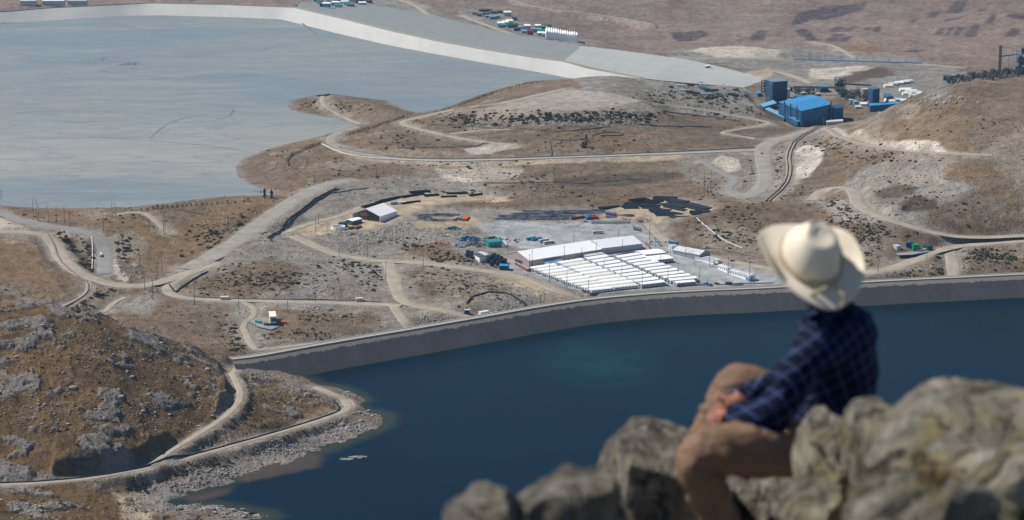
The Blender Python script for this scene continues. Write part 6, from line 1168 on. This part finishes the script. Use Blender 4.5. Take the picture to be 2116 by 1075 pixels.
RC = [(770, 485, 80, 20, 900, .9), (870, 470, 70, 14, 600, .9), (960, 485, 50, 12, 350, .9), (720, 510, 40, 16, 300, .9), (740, 460, 50, 14, 100, .8), (620, 560, 120, 50, 500, .7), (700, 600, 90, 20, 220, .7), (560, 520, 60, 30, 150, .7), (1050, 640, 40, 14, 120, .7), (640, 640, 40, 6, 90, 1), (700, 660, 100, 20, 180, .8), (880, 660, 50, 14, 160, .8), (530, 720, 40, 14, 60, .7), (460, 690, 60, 20, 100, .8), (280, 560, 40, 35, 200, 1.1), (320, 600, 25, 20, 90, .9), (540, 450, 90, 40, 120, .8), (450, 470, 70, 35, 120, 1), (1130, 250, 130, 12, 300, 1.3), (1290, 246, 90, 12, 220, 1.3), (1400, 190, 80, 16, 160, 1.2), (1020, 262, 60, 8, 90, 1.4), (900, 360, 120, 12, 140, 1), (1780, 445, 70, 20, 200, 1), (1800, 380, 80, 40, 260, 1), (1900, 350, 70, 30, 160, 1), (2030, 540, 60, 16, 120, .9), (1900, 240, 130, 50, 260, 1.1), (1940, 210, 60, 14, 120, 1.9), (2000, 300, 110, 80, 130, .9), (1560, 350, 60, 50, 160, .9), (1650, 310, 60, 50, 160, 1),
 (600, 925, 100, 14, 700, .75), (720, 880, 70, 16, 420, .8), (480, 970, 80, 14, 500, .75), (760, 850, 40, 14, 160, .9), (720, 815, 35, 8, 140, 1), (400, 1000, 60, 12, 260, .7), (600, 820, 70, 26, 200, .8), (400, 1052, 120, 8, 260, .9), (500, 1062, 70, 6, 160, 1.1), (540, 780, 50, 14, 160, .9), (100, 860, 140, 60, 200, .9), (330, 840, 120, 60, 260, .9), (250, 740, 160, 40, 220, .9), (120, 700, 130, 40, 160, .9), (80, 1050, 110, 16, 100, 1), (430, 910, 60, 30, 120, .8)]
RX = []; RS = []
for px, py, rx, ry, n, sz in RC:
    a = r_.normal(0, .5, (n, 2)); RX.append(np.stack([px + a[:, 0] * rx, py + a[:, 1] * ry], 1)); RS.append(sz * r_.lognormal(-.1, .45, n))
RX.append(np.stack([r_.uniform(-60, 2180, 2600), r_.uniform(250, 1070, 2600)], 1)); RS.append(r_.lognormal(-.45, .4, 2600))
RX = np.concatenate(RX); RS = np.concatenate(RS) * .8
x_, y_, z_, s_, _ = keep(RX, RS); order = np.argsort(-(s_ / y_)); top = order[:260]; rest = order[260:]
rm_ = []
for v, f in RT:
    me = bpy.data.meshes.new('boulder'); me.from_pydata([tuple(p) for p in v], [], f); me.materials.append(ROCKM); rm_.append(me)
for i in top:
    o = bpy.data.objects.new('boulder', rm_[i % 6]); COL.objects.link(o); o.location = (x_[i], y_[i], z_[i]); s = float(s_[i]); o.scale = (s, s, s); o.rotation_euler.z = i * 2.3
    tag(o, 'pale grey boulder lying loose on the slope', 'boulder', 'loose boulders on the slopes')
merged('rubble', RT0, x_[rest], y_[rest], z_[rest], s_[rest], ROCKM, 'loose rubble strewn over the ground')
TT = [bush_tpl(60 + i, 9) for i in range(4)]
tp = np.concatenate([np.stack([r_.uniform(-60, 720, 15000), r_.uniform(640, 1075, 15000)], 1), np.stack([r_.uniform(-40, 2160, 16000), r_.uniform(260, 720, 16000)], 1)])
ts = r_.lognormal(-.5, .35, len(tp)) * .9; q1, q2 = at_z(tp[:, 0], tp[:, 1], 35.0); q1, q2, q3, q4, _ = keep_xy(q1, q2, ts); gm = fbm(q1, q2, 28, 4, 400) > -.12
merged('grass_tussocks', TT, q1[gm], q2[gm], q3[gm] - .05, q4[gm], TUFTM, 'dry straw coloured grass tussocks covering the slopes')
# the small rock islets off the shore
for i, (px, py, w_, h_) in enumerate([(715, 949, 9, 1.2), (740, 945, 12, 1.4)]):
    x, y = [float(v) for v in at_z(px, py, 0)]; v, f = rock_tpl(50 + i, 3); v = v * np.array([w_ * .55, 2.6, h_]); v[:, 2] += .6 * vnoise(v[:, 0], v[:, 1], i); o = mesh_obj('islet', v, f, ROCKM); o.location = (x, y, -.2); tag(o, f"{['left', 'right'][i]} low pale rock islet in the water off the shore", 'rock')
# trees
CONM = leafm('conifer_leaves', lin(34, 46, 40), lin(58, 70, 56)); BARK = paint('bark', (84, 70, 56), .9, .1)
def conifer(px, py, h_, w_, label, seed):
    x, y, z = hz(px, py); r = empty('conifer_tree', (x, y, z), label, 'tree'); m = MB(); m.cyl(0, 0, -.5, h_ * .8, w_ * .08, 7, r2=.05); m.build('trunk', BARK, r); q = MB(); rr_ = random.Random(seed)
    for k in range(620):
        t_ = rr_.random() ** .8; zz = h_ * (.08 + .92 * t_); rad = w_ * .5 * (1 - t_) ** .6 * (.8 + .35 * math.sin(9 * t_ + seed)) * math.sqrt(rr_.random()); a = rr_.uniform(0, 6.28); c = Vector((rad * math.cos(a), rad * math.sin(a), zz)); s = rr_.uniform(.35, .8)
        d = Vector((math.cos(a), math.sin(a), -.3)).normalized() * s; u = Vector((-math.sin(a), math.cos(a), rr_.uniform(-.4, .4))) * s * .6; q.face([c - u, c + d, c + u, c - d * .6 + Vector((0, 0, s * .5))])
    q.build('crown', CONM, r); return r
conifer(547, 410, 11.5, 7, 'dark upright conifer, left of the pair by the pond edge', 1); conifer(561.5, 410, 9.5, 5.5, 'dark upright conifer, right of the pair by the pond edge', 2); conifer(1211, 304, 16, 13, 'lone dark conifer on the brown slope below the plateau', 3); conifer(1205, 305, 7, 12, 'low dark bushy tree at the foot of the lone conifer', 4)
for i in range(5): conifer(513 + i * 6.5, 401 + (i % 2), 3.2, 2.6, f'tiny dark tree, {ORD[i]} from the left at the pond edge', 10 + i)
# ------------------------------------------------------------------ foreground: rocks and the seated person
def lichen_rock(name, c1, c2, c3, sc=13):
    t = NT(name, .9, .2); p = t.pos(); n1 = t.noise(p, sc * .5, 7, .65, .5); n2 = t.noise(p, sc * 2.2, 6, .7); n3 = t.noise(p, sc * .9, 5, .6)
    c = t.mix(t.ramp(n1, [(.32, 0.0), (.68, 1.0)]), c1, c2); c = t.mix(t.ramp(n3, [(.5, 0.0), (.6, .75)]), c, c3)
    c = t.mix(t.ramp(n2, [(.3, .85), (.45, 0.0)]), c, lin(36, 33, 30)); cr = t.noise(t.pos(scale=(1, 1, .5)), sc * .28, 6, .6, 1.5); c = t.mix(t.ramp(cr, [(.475, 0.0), (.495, .9), (.505, .9), (.525, 0.0)]), c, lin(30, 27, 25)); c = t.mix(t.ramp(t.noise(p, sc * .25, 4), [(.35, .55), (.6, 0.0)]), c, lin(70, 66, 60)); c = t.mix(t.ramp(t.noise(p, sc * 1.4, 5), [(.62, 0.0), (.68, .8)]), c, lin(196, 192, 180))
    t.col(c); t.bump(t.math('ADD', n2, t.math('MULTIPLY', n1, 2.5)), .12, 1.0); return t.m
LR1 = lichen_rock('grey_lichen_rock', lin(150, 142, 130), lin(222, 213, 197), lin(186, 173, 146)); LR2 = lichen_rock('yellow_lichen_rock', lin(132, 126, 112), lin(214, 204, 182), lin(180, 164, 112), 9)
def big_rock(label, px, py, Y, sx, sy, sz, mat, seed, flat=.5, rot=(0, 0, 0), sub=5, cuts=16, top=None):
    rr_ = random.Random(seed); bm = bmesh.new(); bmesh.ops.create_icosphere(bm, subdivisions=sub, radius=1)
    planes = []
    for k in range(cuts):
        d = Vector((rr_.gauss(0, 1), rr_.gauss(0, 1), rr_.gauss(0, .8))).normalized(); planes.append((d, rr_.uniform(.52, .86)))
    if top: planes += [(Vector((.12, -.1, 1)).normalized(), top), (Vector((-1, -.25, .1)).normalized(), .72), (Vector((1, -.3, .1)).normalized(), .74), (Vector((0, -1, .15)).normalized(), .6)]
    co = np.array([v.co[:] for v in bm.verts])
    for d, h in planes:
        s = co @ np.array(d[:]); m = s > h; co[m] -= np.outer(s[m] - h, np.array(d[:])) * .99
    nrm = co / (np.linalg.norm(co, axis=1)[:, None] + 1e-9)
    dsp = .10 * (fbm(co[:, 0] * 10 + seed, co[:, 1] * 10 + co[:, 2] * 7, 7, 4, seed) + .8 * fbm(co[:, 2] * 10, co[:, 0] * 10 - co[:, 1] * 5, 4, 4, seed + 3)) + .035 * fbm(co[:, 0] * 10 + co[:, 2] * 9, co[:, 1] * 10 - co[:, 2] * 4, 1.3, 4, seed + 7)
    co = co + nrm * dsp[:, None]; co *= np.array([sx, sy, sz])
    for v, c in zip(bm.verts, co): v.co = c
    me = bpy.data.meshes.new('boulder'); bm.to_mesh(me); bm.free(); me.materials.append(mat); me.polygons.foreach_set('use_smooth', [True] * len(me.polygons)); me.set_sharp_from_angle(angle=R(42))
    o = bpy.data.objects.new('boulder', me); COL.objects.link(o); o.location = at_d(px, py, Y); o.rotation_euler = [R(a) for a in rot]; tag(o, label, 'rock', 'foreground boulders'); return o
big_rock("grey boulder jutting out under the sitter's foot", 1352, 1062, 8.3, .235, .5, .36, LR1, 4, rot=(0, 5, 0), top=.68, cuts=7)
big_rock('dark blurred boulder at the bottom centre edge', 1135, 1128, 5.8, .235, .3, .225, LR1, 9, top=.8, cuts=9)
big_rock('blurred lower shoulder stone left of the bottom centre boulder', 1010, 1142, 5.6, .15, .28, .155, LR1, 53, top=.8, cuts=9)
big_rock('biggest lichen covered boulder filling the lower right corner', 2200, 1160, 6.0, .80, .60, .54, LR2, 17, rot=(0, -15, 0), top=.78)
big_rock('upright lichen slab behind the sitter, left of the dark crevice', 1712, 965, 7.3, .115, .3, .19, LR2, 23, rot=(0, 6, 0), top=.72, cuts=8)
big_rock('broad lichen boulder between the crevice and the biggest boulder', 1868, 1010, 6.7, .205, .5, .29, LR2, 31, top=.74, cuts=9)
big_rock('low lichen stone at the bottom below the sitter', 1680, 1070, 6.6, .15, .26, .10, LR2, 37)
big_rock("flat pale stone under the sitter's thigh", 1590, 1050, 8.6, .28, .6, .17, LR1, 41)
big_rock('rock ledge the person sits on behind the lichen slab', 1690, 1020, 8.3, .26, .6, .20, LR1, 43)
big_rock('small lichen stone at the bottom right, before the biggest boulder', 1905, 1120, 5.6, .28, .30, .15, LR2, 47)
# support slope under the rocks
FY = 8.0; PXM = FY / cp / FPX * 1.0
def pp(px, py, dy=0.0): return at_d(px, py, FY + dy)
person = None
def skin_body(name, nodes, edges, mat, root=0, sub=2, parent=None):
    me = bpy.data.meshes.new(name); me.from_pydata([tuple(n[0]) for n in nodes], edges, []); o = bpy.data.objects.new(name, me); COL.objects.link(o)
    o.modifiers.new('skin', 'SKIN'); s = o.modifiers.new('sub', 'SUBSURF'); s.levels = s.render_levels = sub
    sv_ = me.skin_vertices[0].data if me.skin_vertices else None
    if sv_ is None: 
        bm = bmesh.new(); bm.from_mesh(me); bm.verts.layers.skin.verify(); bm.to_mesh(me); bm.free(); sv_ = me.skin_vertices[0].data
    for k, n in enumerate(nodes): rr_ = n[1]; sv_[k].radius = rr_ if isinstance(rr_, tuple) else (rr_, rr_); sv_[k].use_root = (k == root)
    dg = bpy.context.evaluated_depsgraph_get(); ev = o.evaluated_get(dg); m2 = bpy.data.meshes.new_from_object(ev); o.modifiers.clear(); o.data = m2; m2.materials.clear(); m2.materials.append(mat); m2.polygons.foreach_set('use_smooth', [True] * len(m2.polygons))
    if parent: o.parent = parent
    return o
def chain(pts, start=0):
    return [(start + i, start + i + 1) for i in range(len(pts) - 1)]
SKIN = NT('skin', .5, .4); SKIN.col(lin(150, 98, 76)); SKIN = SKIN.m
t = NT('plaid_shirt', .9, .15); uvw = t.pos(rot=(R(8), R(34), R(-20))); sx = t.n('SeparateXYZ'); t.l(uvw, sx.inputs[0])
c = t.mix(t.noise(t.pos(), 14, 4), lin(10, 15, 34), lin(17, 25, 52))
for k in (0, 2):
    a_ = t.math('PINGPONG', t.math('ADD', sx.outputs[k], .013 * k + 2000.0), .021); ln = t.ramp(t.math('DIVIDE', a_, .021), [(.10, 1.0), (.2, 0.0)]); c = t.mix(t.math('MULTIPLY', ln, .4), c, lin(80, 100, 146))
    a_ = t.math('PINGPONG', t.math('ADD', sx.outputs[k], 2000.02), .055); ln = t.ramp(t.math('DIVIDE', a_, .055), [(.2, 1.0), (.3, 0.0)]); c = t.mix(t.math('MULTIPLY', ln, .35), c, lin(10, 14, 34))
t.col(c); t.bump(t.noise(t.pos(), 9, 3), .03, .6); SHIRT = t.m
t = NT('brown_trousers', .92, .12); t.col(t.mix(t.noise(t.pos(), 8, 5), lin(104, 82, 68), lin(142, 116, 96))); t.bump(t.noise(t.pos(rot=(0, R(30), 0), scale=(1, 1, 2.2)), 11, 4, .6, .8), .025, .9); TROU = t.m
# torso, arms (shirt) -- one continuous figure from pelvis to neck with both arms
V = lambda px, py, dy, r: (pp(px, py, dy), r)
pelvis = V(1710, 905, .12, (.125, .115)); body_nodes = [pelvis, V(1722, 850, .13, (.13, .12)), V(1733, 785, .12, (.155, .14)), V(1736, 725, .10, (.168, .14)), V(1733, 675, .08, (.138, .11)), V(1712, 632, .06, (.062, .06)), V(1696, 590, .05, (.055, .055)), V(1690, 555, .05, (.09, .09)), V(1686, 520, .05, (.08, .08)),
  # left arm (near): 9..
  V(1700, 702, -.10, .088), V(1664, 746, -.17, .074), V(1630, 802, -.20, .066), V(1600, 852, -.18, .055), V(1560, 862, -.14, .05), V(1522, 862, -.08, .038), V(1503, 858, -.05, .024),
  # right arm (far): 16..
  V(1700, 690, .27, .07), V(1660, 745, .33, .058), V(1612, 795, .30, .052), V(1565, 815, .20, .048), V(1528, 832, .08, .038), V(1508, 842, .02, .024),
  # near leg: 22..
  V(1672, 915, -.04, .112), V(1600, 930, -.16, .098), V(1520, 932, -.24, .09), V(1462, 926, -.28, .082), V(1436, 950, -.27, .074), V(1458, 1010, -.24, .064), V(1492, 1085, -.2, .056), V(1510, 1160, -.16, .045), V(1500, 1190, -.18, .04), V(1440, 1205, -.22, .035),
  # far leg: 32..
  V(1680, 880, .28, .105), V(1610, 838, .36, .092), V(1558, 805, .40, .08), V(1518, 790, .40, .068), V(1494, 830, .38, .06), V(1468, 890, .34, .052), V(1440, 945, .28, .042), V(1420, 968, .24, .038), V(1385, 990, .2, .03)]
E = [(0, 1), (1, 2), (2, 3), (3, 4), (4, 5), (5, 6), (6, 7), (7, 8), (3, 9)] + [(i, i + 1) for i in range(9, 15)] + [(3, 16)] + [(i, i + 1) for i in range(16, 21)] + [(0, 22)] + [(i, i + 1) for i in range(22, 31)] + [(0, 32)] + [(i, i + 1) for i in range(32, 40)]
org = pp(1700, 930, .1)
person = skin_body('person', body_nodes, E, SHIRT, 0, 3); 
me = person.data; me.materials.clear()
for m_ in (SHIRT, TROU, SKIN): me.materials.append(m_)
J = [n[0] for n in body_nodes]
segs = [(a, b) for a, b in E]
def seg_of(c):
    best = (9, None)
    for a, b in segs:
        d = J[b] - J[a]; t_ = max(0, min(1, (c - J[a]).dot(d) / d.length_squared)); dd = (c - J[a] - d * t_).length - .3 * (body_nodes[a][1][0] if isinstance(body_nodes[a][1], tuple) else body_nodes[a][1])
        if dd < best[0]: best = (dd, (a, b, t_))
    return best[1]
for p_ in me.polygons:
    a, b, t_ = seg_of(p_.center)
    if a >= 22 and not ((a, b) in ((22, 23), (32, 33)) and t_ < .45 and p_.center.z > J[0].z + .005): mi = 1
    elif (b <= 1 or a == 0) and p_.center.z < J[0].z + .0: mi = 1
    elif (a >= 5 and b <= 8) or (a == 14) or (a == 20): mi = 2
    else: mi = 0
    p_.material_index = mi
co_ = np.array([v.co[:] for v in me.vertices]); nn_ = np.array([v.normal[:] for v in me.vertices]); mi_v = np.zeros(len(co_)); 
for p_ in me.polygons:
    for vi in p_.vertices: mi_v[vi] = p_.material_index
fold = (ridged(co_[:, 0] * 10 + co_[:, 2] * 12, co_[:, 1] * 10 - co_[:, 2] * 9, 1.0, 3, 3) - .55) * .042 + fbm(co_[:, 0] * 10, co_[:, 2] * 10, .9, 3, 5) * .010
fold *= np.where(mi_v == 2, 0, np.where(mi_v == 1, 1.0, .8)); co_ = co_ + nn_ * (fold + np.where(mi_v == 1, .006, 0))[:, None]; me.vertices.foreach_set('co', co_.astype(np.float32).ravel()); me.update()
tag(person, 'seated person seen from behind in a plaid shirt, brown trousers and pale hat, looking at the reservoir', 'person'); person['label'] = 'seated person in dark blue plaid shirt and brown trousers gazing over the reservoir'
# hands with five fingers each, clasped in front
def hand(name, wrist, d, up, side, mir, hold):
    d = d.normalized(); up = (up - d * up.dot(d)).normalized(); sd_v = d.cross(up) * mir; nodes = [(wrist, (.022, .017)), (wrist + d * .035, (.03, .016)), (wrist + d * .07, (.034, .015))]; ed = [(0, 1), (1, 2)]; o_ = [skin_body(name, nodes, ed, SKIN, 0, 2, None)]
    base = wrist + d * .075
    hnd = o_[0]
    for k in range(4):
        L = (.068, .078, .073, .058)[k]; b = base + sd_v * (.027 - .018 * k) - d * .012; c1 = b + d * L * .5 + up * -.004; c2 = c1 + (d * .6 - up * .8).normalized() * L * .42; c3 = c2 + (d * -.15 - up * 1).normalized() * L * .34
        f = skin_body('finger', [(b, .0095), (c1, .009), (c2, .0083), (c3, .007)], [(0, 1), (1, 2), (2, 3)], SKIN, 0, 2, None); f.parent = hnd
    b = wrist + d * .025 + sd_v * .022; c1 = b + (d * .5 + sd_v * .7 + up * .35).normalized() * .035; c2 = c1 + (d * .9 + sd_v * .1 + up * .3).normalized() * .032; c3 = c2 + (d + up * .25).normalized() * .024
    f = skin_body('thumb', [(b, .012), (c1, .0105), (c2, .0098), (c3, .008)], [(0, 1), (1, 2), (2, 3)], SKIN, 0, 2, None); f.parent = hnd
    hnd.parent = person; return hnd
hand('hand', pp(1512, 860, -.06), pp(1478, 850, -.0) - pp(1512, 860, -.06), Vector((-.2, -.6, .7)), None, 1, None)
hand('hand', pp(1512, 842, .03), pp(1482, 856, -.03) - pp(1512, 842, .03), Vector((-.5, -.2, .8)), None, -1, None)
# face details under the hat (mostly hidden): nose, ears, hair
HC = pp(1688, 540, .05); look = (pp(1600, 560, .35) - pp(1688, 540, .05)).normalized(); sidev = look.cross(Vector((0, 0, 1))).normalized(); upv = sidev.cross(look)
def ell(name, c, rad, mat, parent, seg=20):
    bm = bmesh.new(); bmesh.ops.create_uvsphere(bm, u_segments=seg, v_segments=seg // 2, radius=1)
    for v in bm.verts: v.co = c + look * (v.co.x * rad[0]) + sidev * (v.co.y * rad[1]) + upv * (v.co.z * rad[2])
    me_ = bpy.data.meshes.new(name); bm.to_mesh(me_); bm.free(); me_.materials.append(mat); me_.polygons.foreach_set('use_smooth', [True] * len(me_.polygons)); o = bpy.data.objects.new(name, me_); COL.objects.link(o); o.parent = parent; return o
HAIR = paint('black_hair', (28, 24, 22), .6, .3)
ell('hair', HC - look * .018 + upv * .01, (.088, .083, .085), HAIR, person); ell('nose', HC + look * .1 - upv * .03, (.018, .012, .02), SKIN, person); 
for s in (-1, 1): ell('ear', HC + sidev * s * .083 - upv * .03 - look * .01, (.02, .008, .03), SKIN, person); ell('eye', HC + look * .088 + sidev * s * .03 - upv * .005, (.01, .012, .008), paint('eye_dark', (40, 30, 26), .3, .5), person)
ell('mouth', HC + look * .088 - upv * .07, (.01, .024, .006), paint('lips', (150, 84, 76), .5, .4), person)
# collar, belt, button, shoes
ell('collar', pp(1712, 645, .06), (.072, .075, .038), SHIRT, person)
ell('button', pp(1628, 893, -.27), (.004, .007, .007), paint('brass', (170, 130, 70), .3, .5, metal=.8), person)
t = NT('shoe_fabric', .8, .2); t.col(t.mix(t.ramp(t.noise(t.pos(), 22, 3), [(.5, 0.0), (.56, 1.0)]), lin(128, 124, 120), lin(58, 66, 104))); SHOE = t.m
sh_ = skin_body('shoe', [(pp(1418, 950, .24), (.05, .05)), (pp(1402, 985, .22), (.052, .045)), (pp(1385, 1020, .16), (.05, .04)), (pp(1380, 1050, .08), (.04, .03))], [(0, 1), (1, 2), (2, 3)], SHOE); sh_.parent = person
sh_ = skin_body('shoe', [(pp(1510, 1185, -.16), (.05, .05)), (pp(1480, 1205, -.18), (.052, .045)), (pp(1420, 1215, -.22), (.048, .035))], [(0, 1), (1, 2)], SHOE); sh_.parent = person
# ---- hat
t = NT('felt', .95, .1); t.col(t.mix(t.noise(t.pos(), 9, 5), lin(214, 202, 180), lin(232, 222, 202))); t.bump(t.noise(t.pos(), 60, 3), .002, .5); FELT = t.m
hc = pp(1672, 541, .02)                              # brim centre
right, upc, back = Vector((1, 0, 0)), Vector((0, sp, cp)), Vector((0, -cp, sp))     # image axes and the direction to the viewer
ax = (right * .16 + upc * .72 + back * .66).normalized()          # crown axis
fr = (look - ax * look.dot(ax)).normalized(); sd2 = ax.cross(fr)
def hp3(a, rad, h): return hc + (fr * math.cos(a) + sd2 * math.sin(a)) * rad + ax * h
hat = bpy.data.objects.new('hat', None); COL.objects.link(hat); hat.location = hc; tag(hat, 'pale cream felt hat with wide brim and a tied cord on the sitter\'s head', 'hat')
NA = 64; verts = []; faces = []
def hring(fn): 
    global verts
    b = len(verts); verts += [fn(2 * math.pi * k / NA) - hc for k in range(NA)]; return b
def crown_r(a, f): return (.108 + .012 * math.cos(2 * a)) * (1 - .40 * f ** 2.0)
def crown_pt(a, f, inner=0):
    rr_ = crown_r(a, f) - inner; top = .150 - inner; h = top * f
    pinch = .030 * sstep(.35, 1, np.array(f)) * max(0, math.cos(a - .6)) ** 2 ; pinch2 = .026 * sstep(.35, 1, np.array(f)) * max(0, math.cos(a + .6)) ** 2
    return hp3(a, rr_ - float(pinch) - float(pinch2), h + .012 * math.cos(a) * f)
def brim_pt(a, f, th=0):
    rad = .09 + (.204 - .09 + .008 * math.cos(2 * a)) * f; curl = .055 * f ** 2.4 * abs(math.sin(a)) ** 1.5 - .022 * f ** 1.5 * math.cos(a) ** 2 + .006 * math.sin(5 * a + 1) * f
    return hp3(a, max(rad, .108 * (1 - f) + rad * f) + .010 * (1 - f) - .02 * f ** 2 * abs(math.sin(a)) ** 2, curl + th)
rings = []
for f in (1, .9, .8, .65, .5, .35, .2, .08): rings.append(hring(lambda a: brim_pt(a, f, 0)))
for f in (0, .2, .4, .6, .75, .88, .97): rings.append(hring(lambda a: crown_pt(a, f)))
# dented top
rings.append(hring(lambda a: hp3(a, crown_r(a, 1) * .62, .147 - .006 * abs(math.cos(a)) + .01 * math.cos(a)))); rings.append(hring(lambda a: hp3(a, crown_r(a, 1) * .3, .141 + .01 * math.cos(a)))); rings.append(hring(lambda a: hp3(a, .002, .139)))
for i in range(len(rings) - 1):
    for k in range(NA): j = (k + 1) % NA; faces.append((rings[i] + k, rings[i] + j, rings[i + 1] + j, rings[i + 1] + k))
cut = 7 * NA
ob = mesh_obj('brim', verts[:8 * NA + NA], [f for f in faces if max(f) < 9 * NA], FELT, hat, True); oc = mesh_obj('crown', verts[8 * NA:], [tuple(x - 8 * NA for x in f) for f in faces if min(f) >= 8 * NA], FELT, hat, True)
for o in (ob, oc):
    so = o.modifiers.new('thick', 'SOLIDIFY'); so.thickness = .004; so.offset = -1; ss = o.modifiers.new('sub', 'SUBSURF'); ss.levels = ss.render_levels = 1
def tube(name, pts, rad, mat, parent, org_, n=8, flat=1.0):
    me_ = bpy.data.meshes.new(name); cu = bpy.data.curves.new(name, 'CURVE'); cu.dimensions = '3D'; sp_ = cu.splines.new('NURBS'); sp_.points.add(len(pts) - 1)
    for k, p in enumerate(pts): sp_.points[k].co = (*(p - org_), 1)
    sp_.use_endpoint_u = True; sp_.order_u = 3; cu.bevel_depth = rad; cu.bevel_resolution = 2; tmp = bpy.data.objects.new(name, cu); COL.objects.link(tmp); dg = bpy.context.evaluated_depsgraph_get(); me_ = bpy.data.meshes.new_from_object(tmp.evaluated_get(dg)); bpy.data.objects.remove(tmp); me_.materials.clear(); me_.materials.append(mat); o = bpy.data.objects.new(name, me_); COL.objects.link(o); o.parent = parent; return o
CORD = paint('cord_cloth', (172, 158, 130), .9, .1, var=.1, sc=20)
tube('band', [crown_pt(2 * math.pi * k / 24, .1, -.004) for k in range(25)], .0065, CORD, hat, hc)
kn = math.atan2((sd2).dot(right * .35 - upc * .9 + back * .3), (fr).dot(right * .35 - upc * .9 + back * .3))
K0 = crown_pt(kn, .12, -.022) + back * .012; tube('strap', [K0, K0 + right * .03 - upc * .03 + back * .03, K0 + right * .042 - upc * .05 + back * .03, K0 + right * .025 - upc * .075 + back * .015], .006, CORD, hat, hc)
tube('strap', [K0 + right * .012 + upc * .012 + back * .01, K0, K0 - right * .05 - upc * .022 + back * .02, K0 - right * .10 - upc * .045 + back * .006], .007, CORD, hat, hc)
# dry grass tufts in the cracks
def tuft(px, py, Y, h_, n, label, seed):
    rr_ = random.Random(seed); m = MB(); o = at_d(px, py, Y)
    for k in range(n):
        a = rr_.uniform(0, 6.28); l = h_ * rr_.uniform(.5, 1); b = Vector((rr_.gauss(0, .015), rr_.gauss(0, .015), 0)); tip = b + Vector((math.cos(a) * l * .45, math.sin(a) * l * .45, l)); mid = (b + tip) * .5 + Vector((0, 0, l * .12)); s = Vector((-math.sin(a), math.cos(a), 0)) * .002
        m.face([b - s, b + s, mid + s, mid - s]); m.face([mid - s, mid + s, tip])
    o_ = m.build('grass_tuft', TUFTM); o_.location = o; tag(o_, label, 'grass tuft', 'dry grass tufts in the rocks')
tuft(1838, 985, 6.1, .10, 120, 'yellow dry grass tuft in the crack before the broad boulder', 1); tuft(1930, 1000, 4.9, .05, 80, 'small yellow tuft on the biggest boulder', 2)
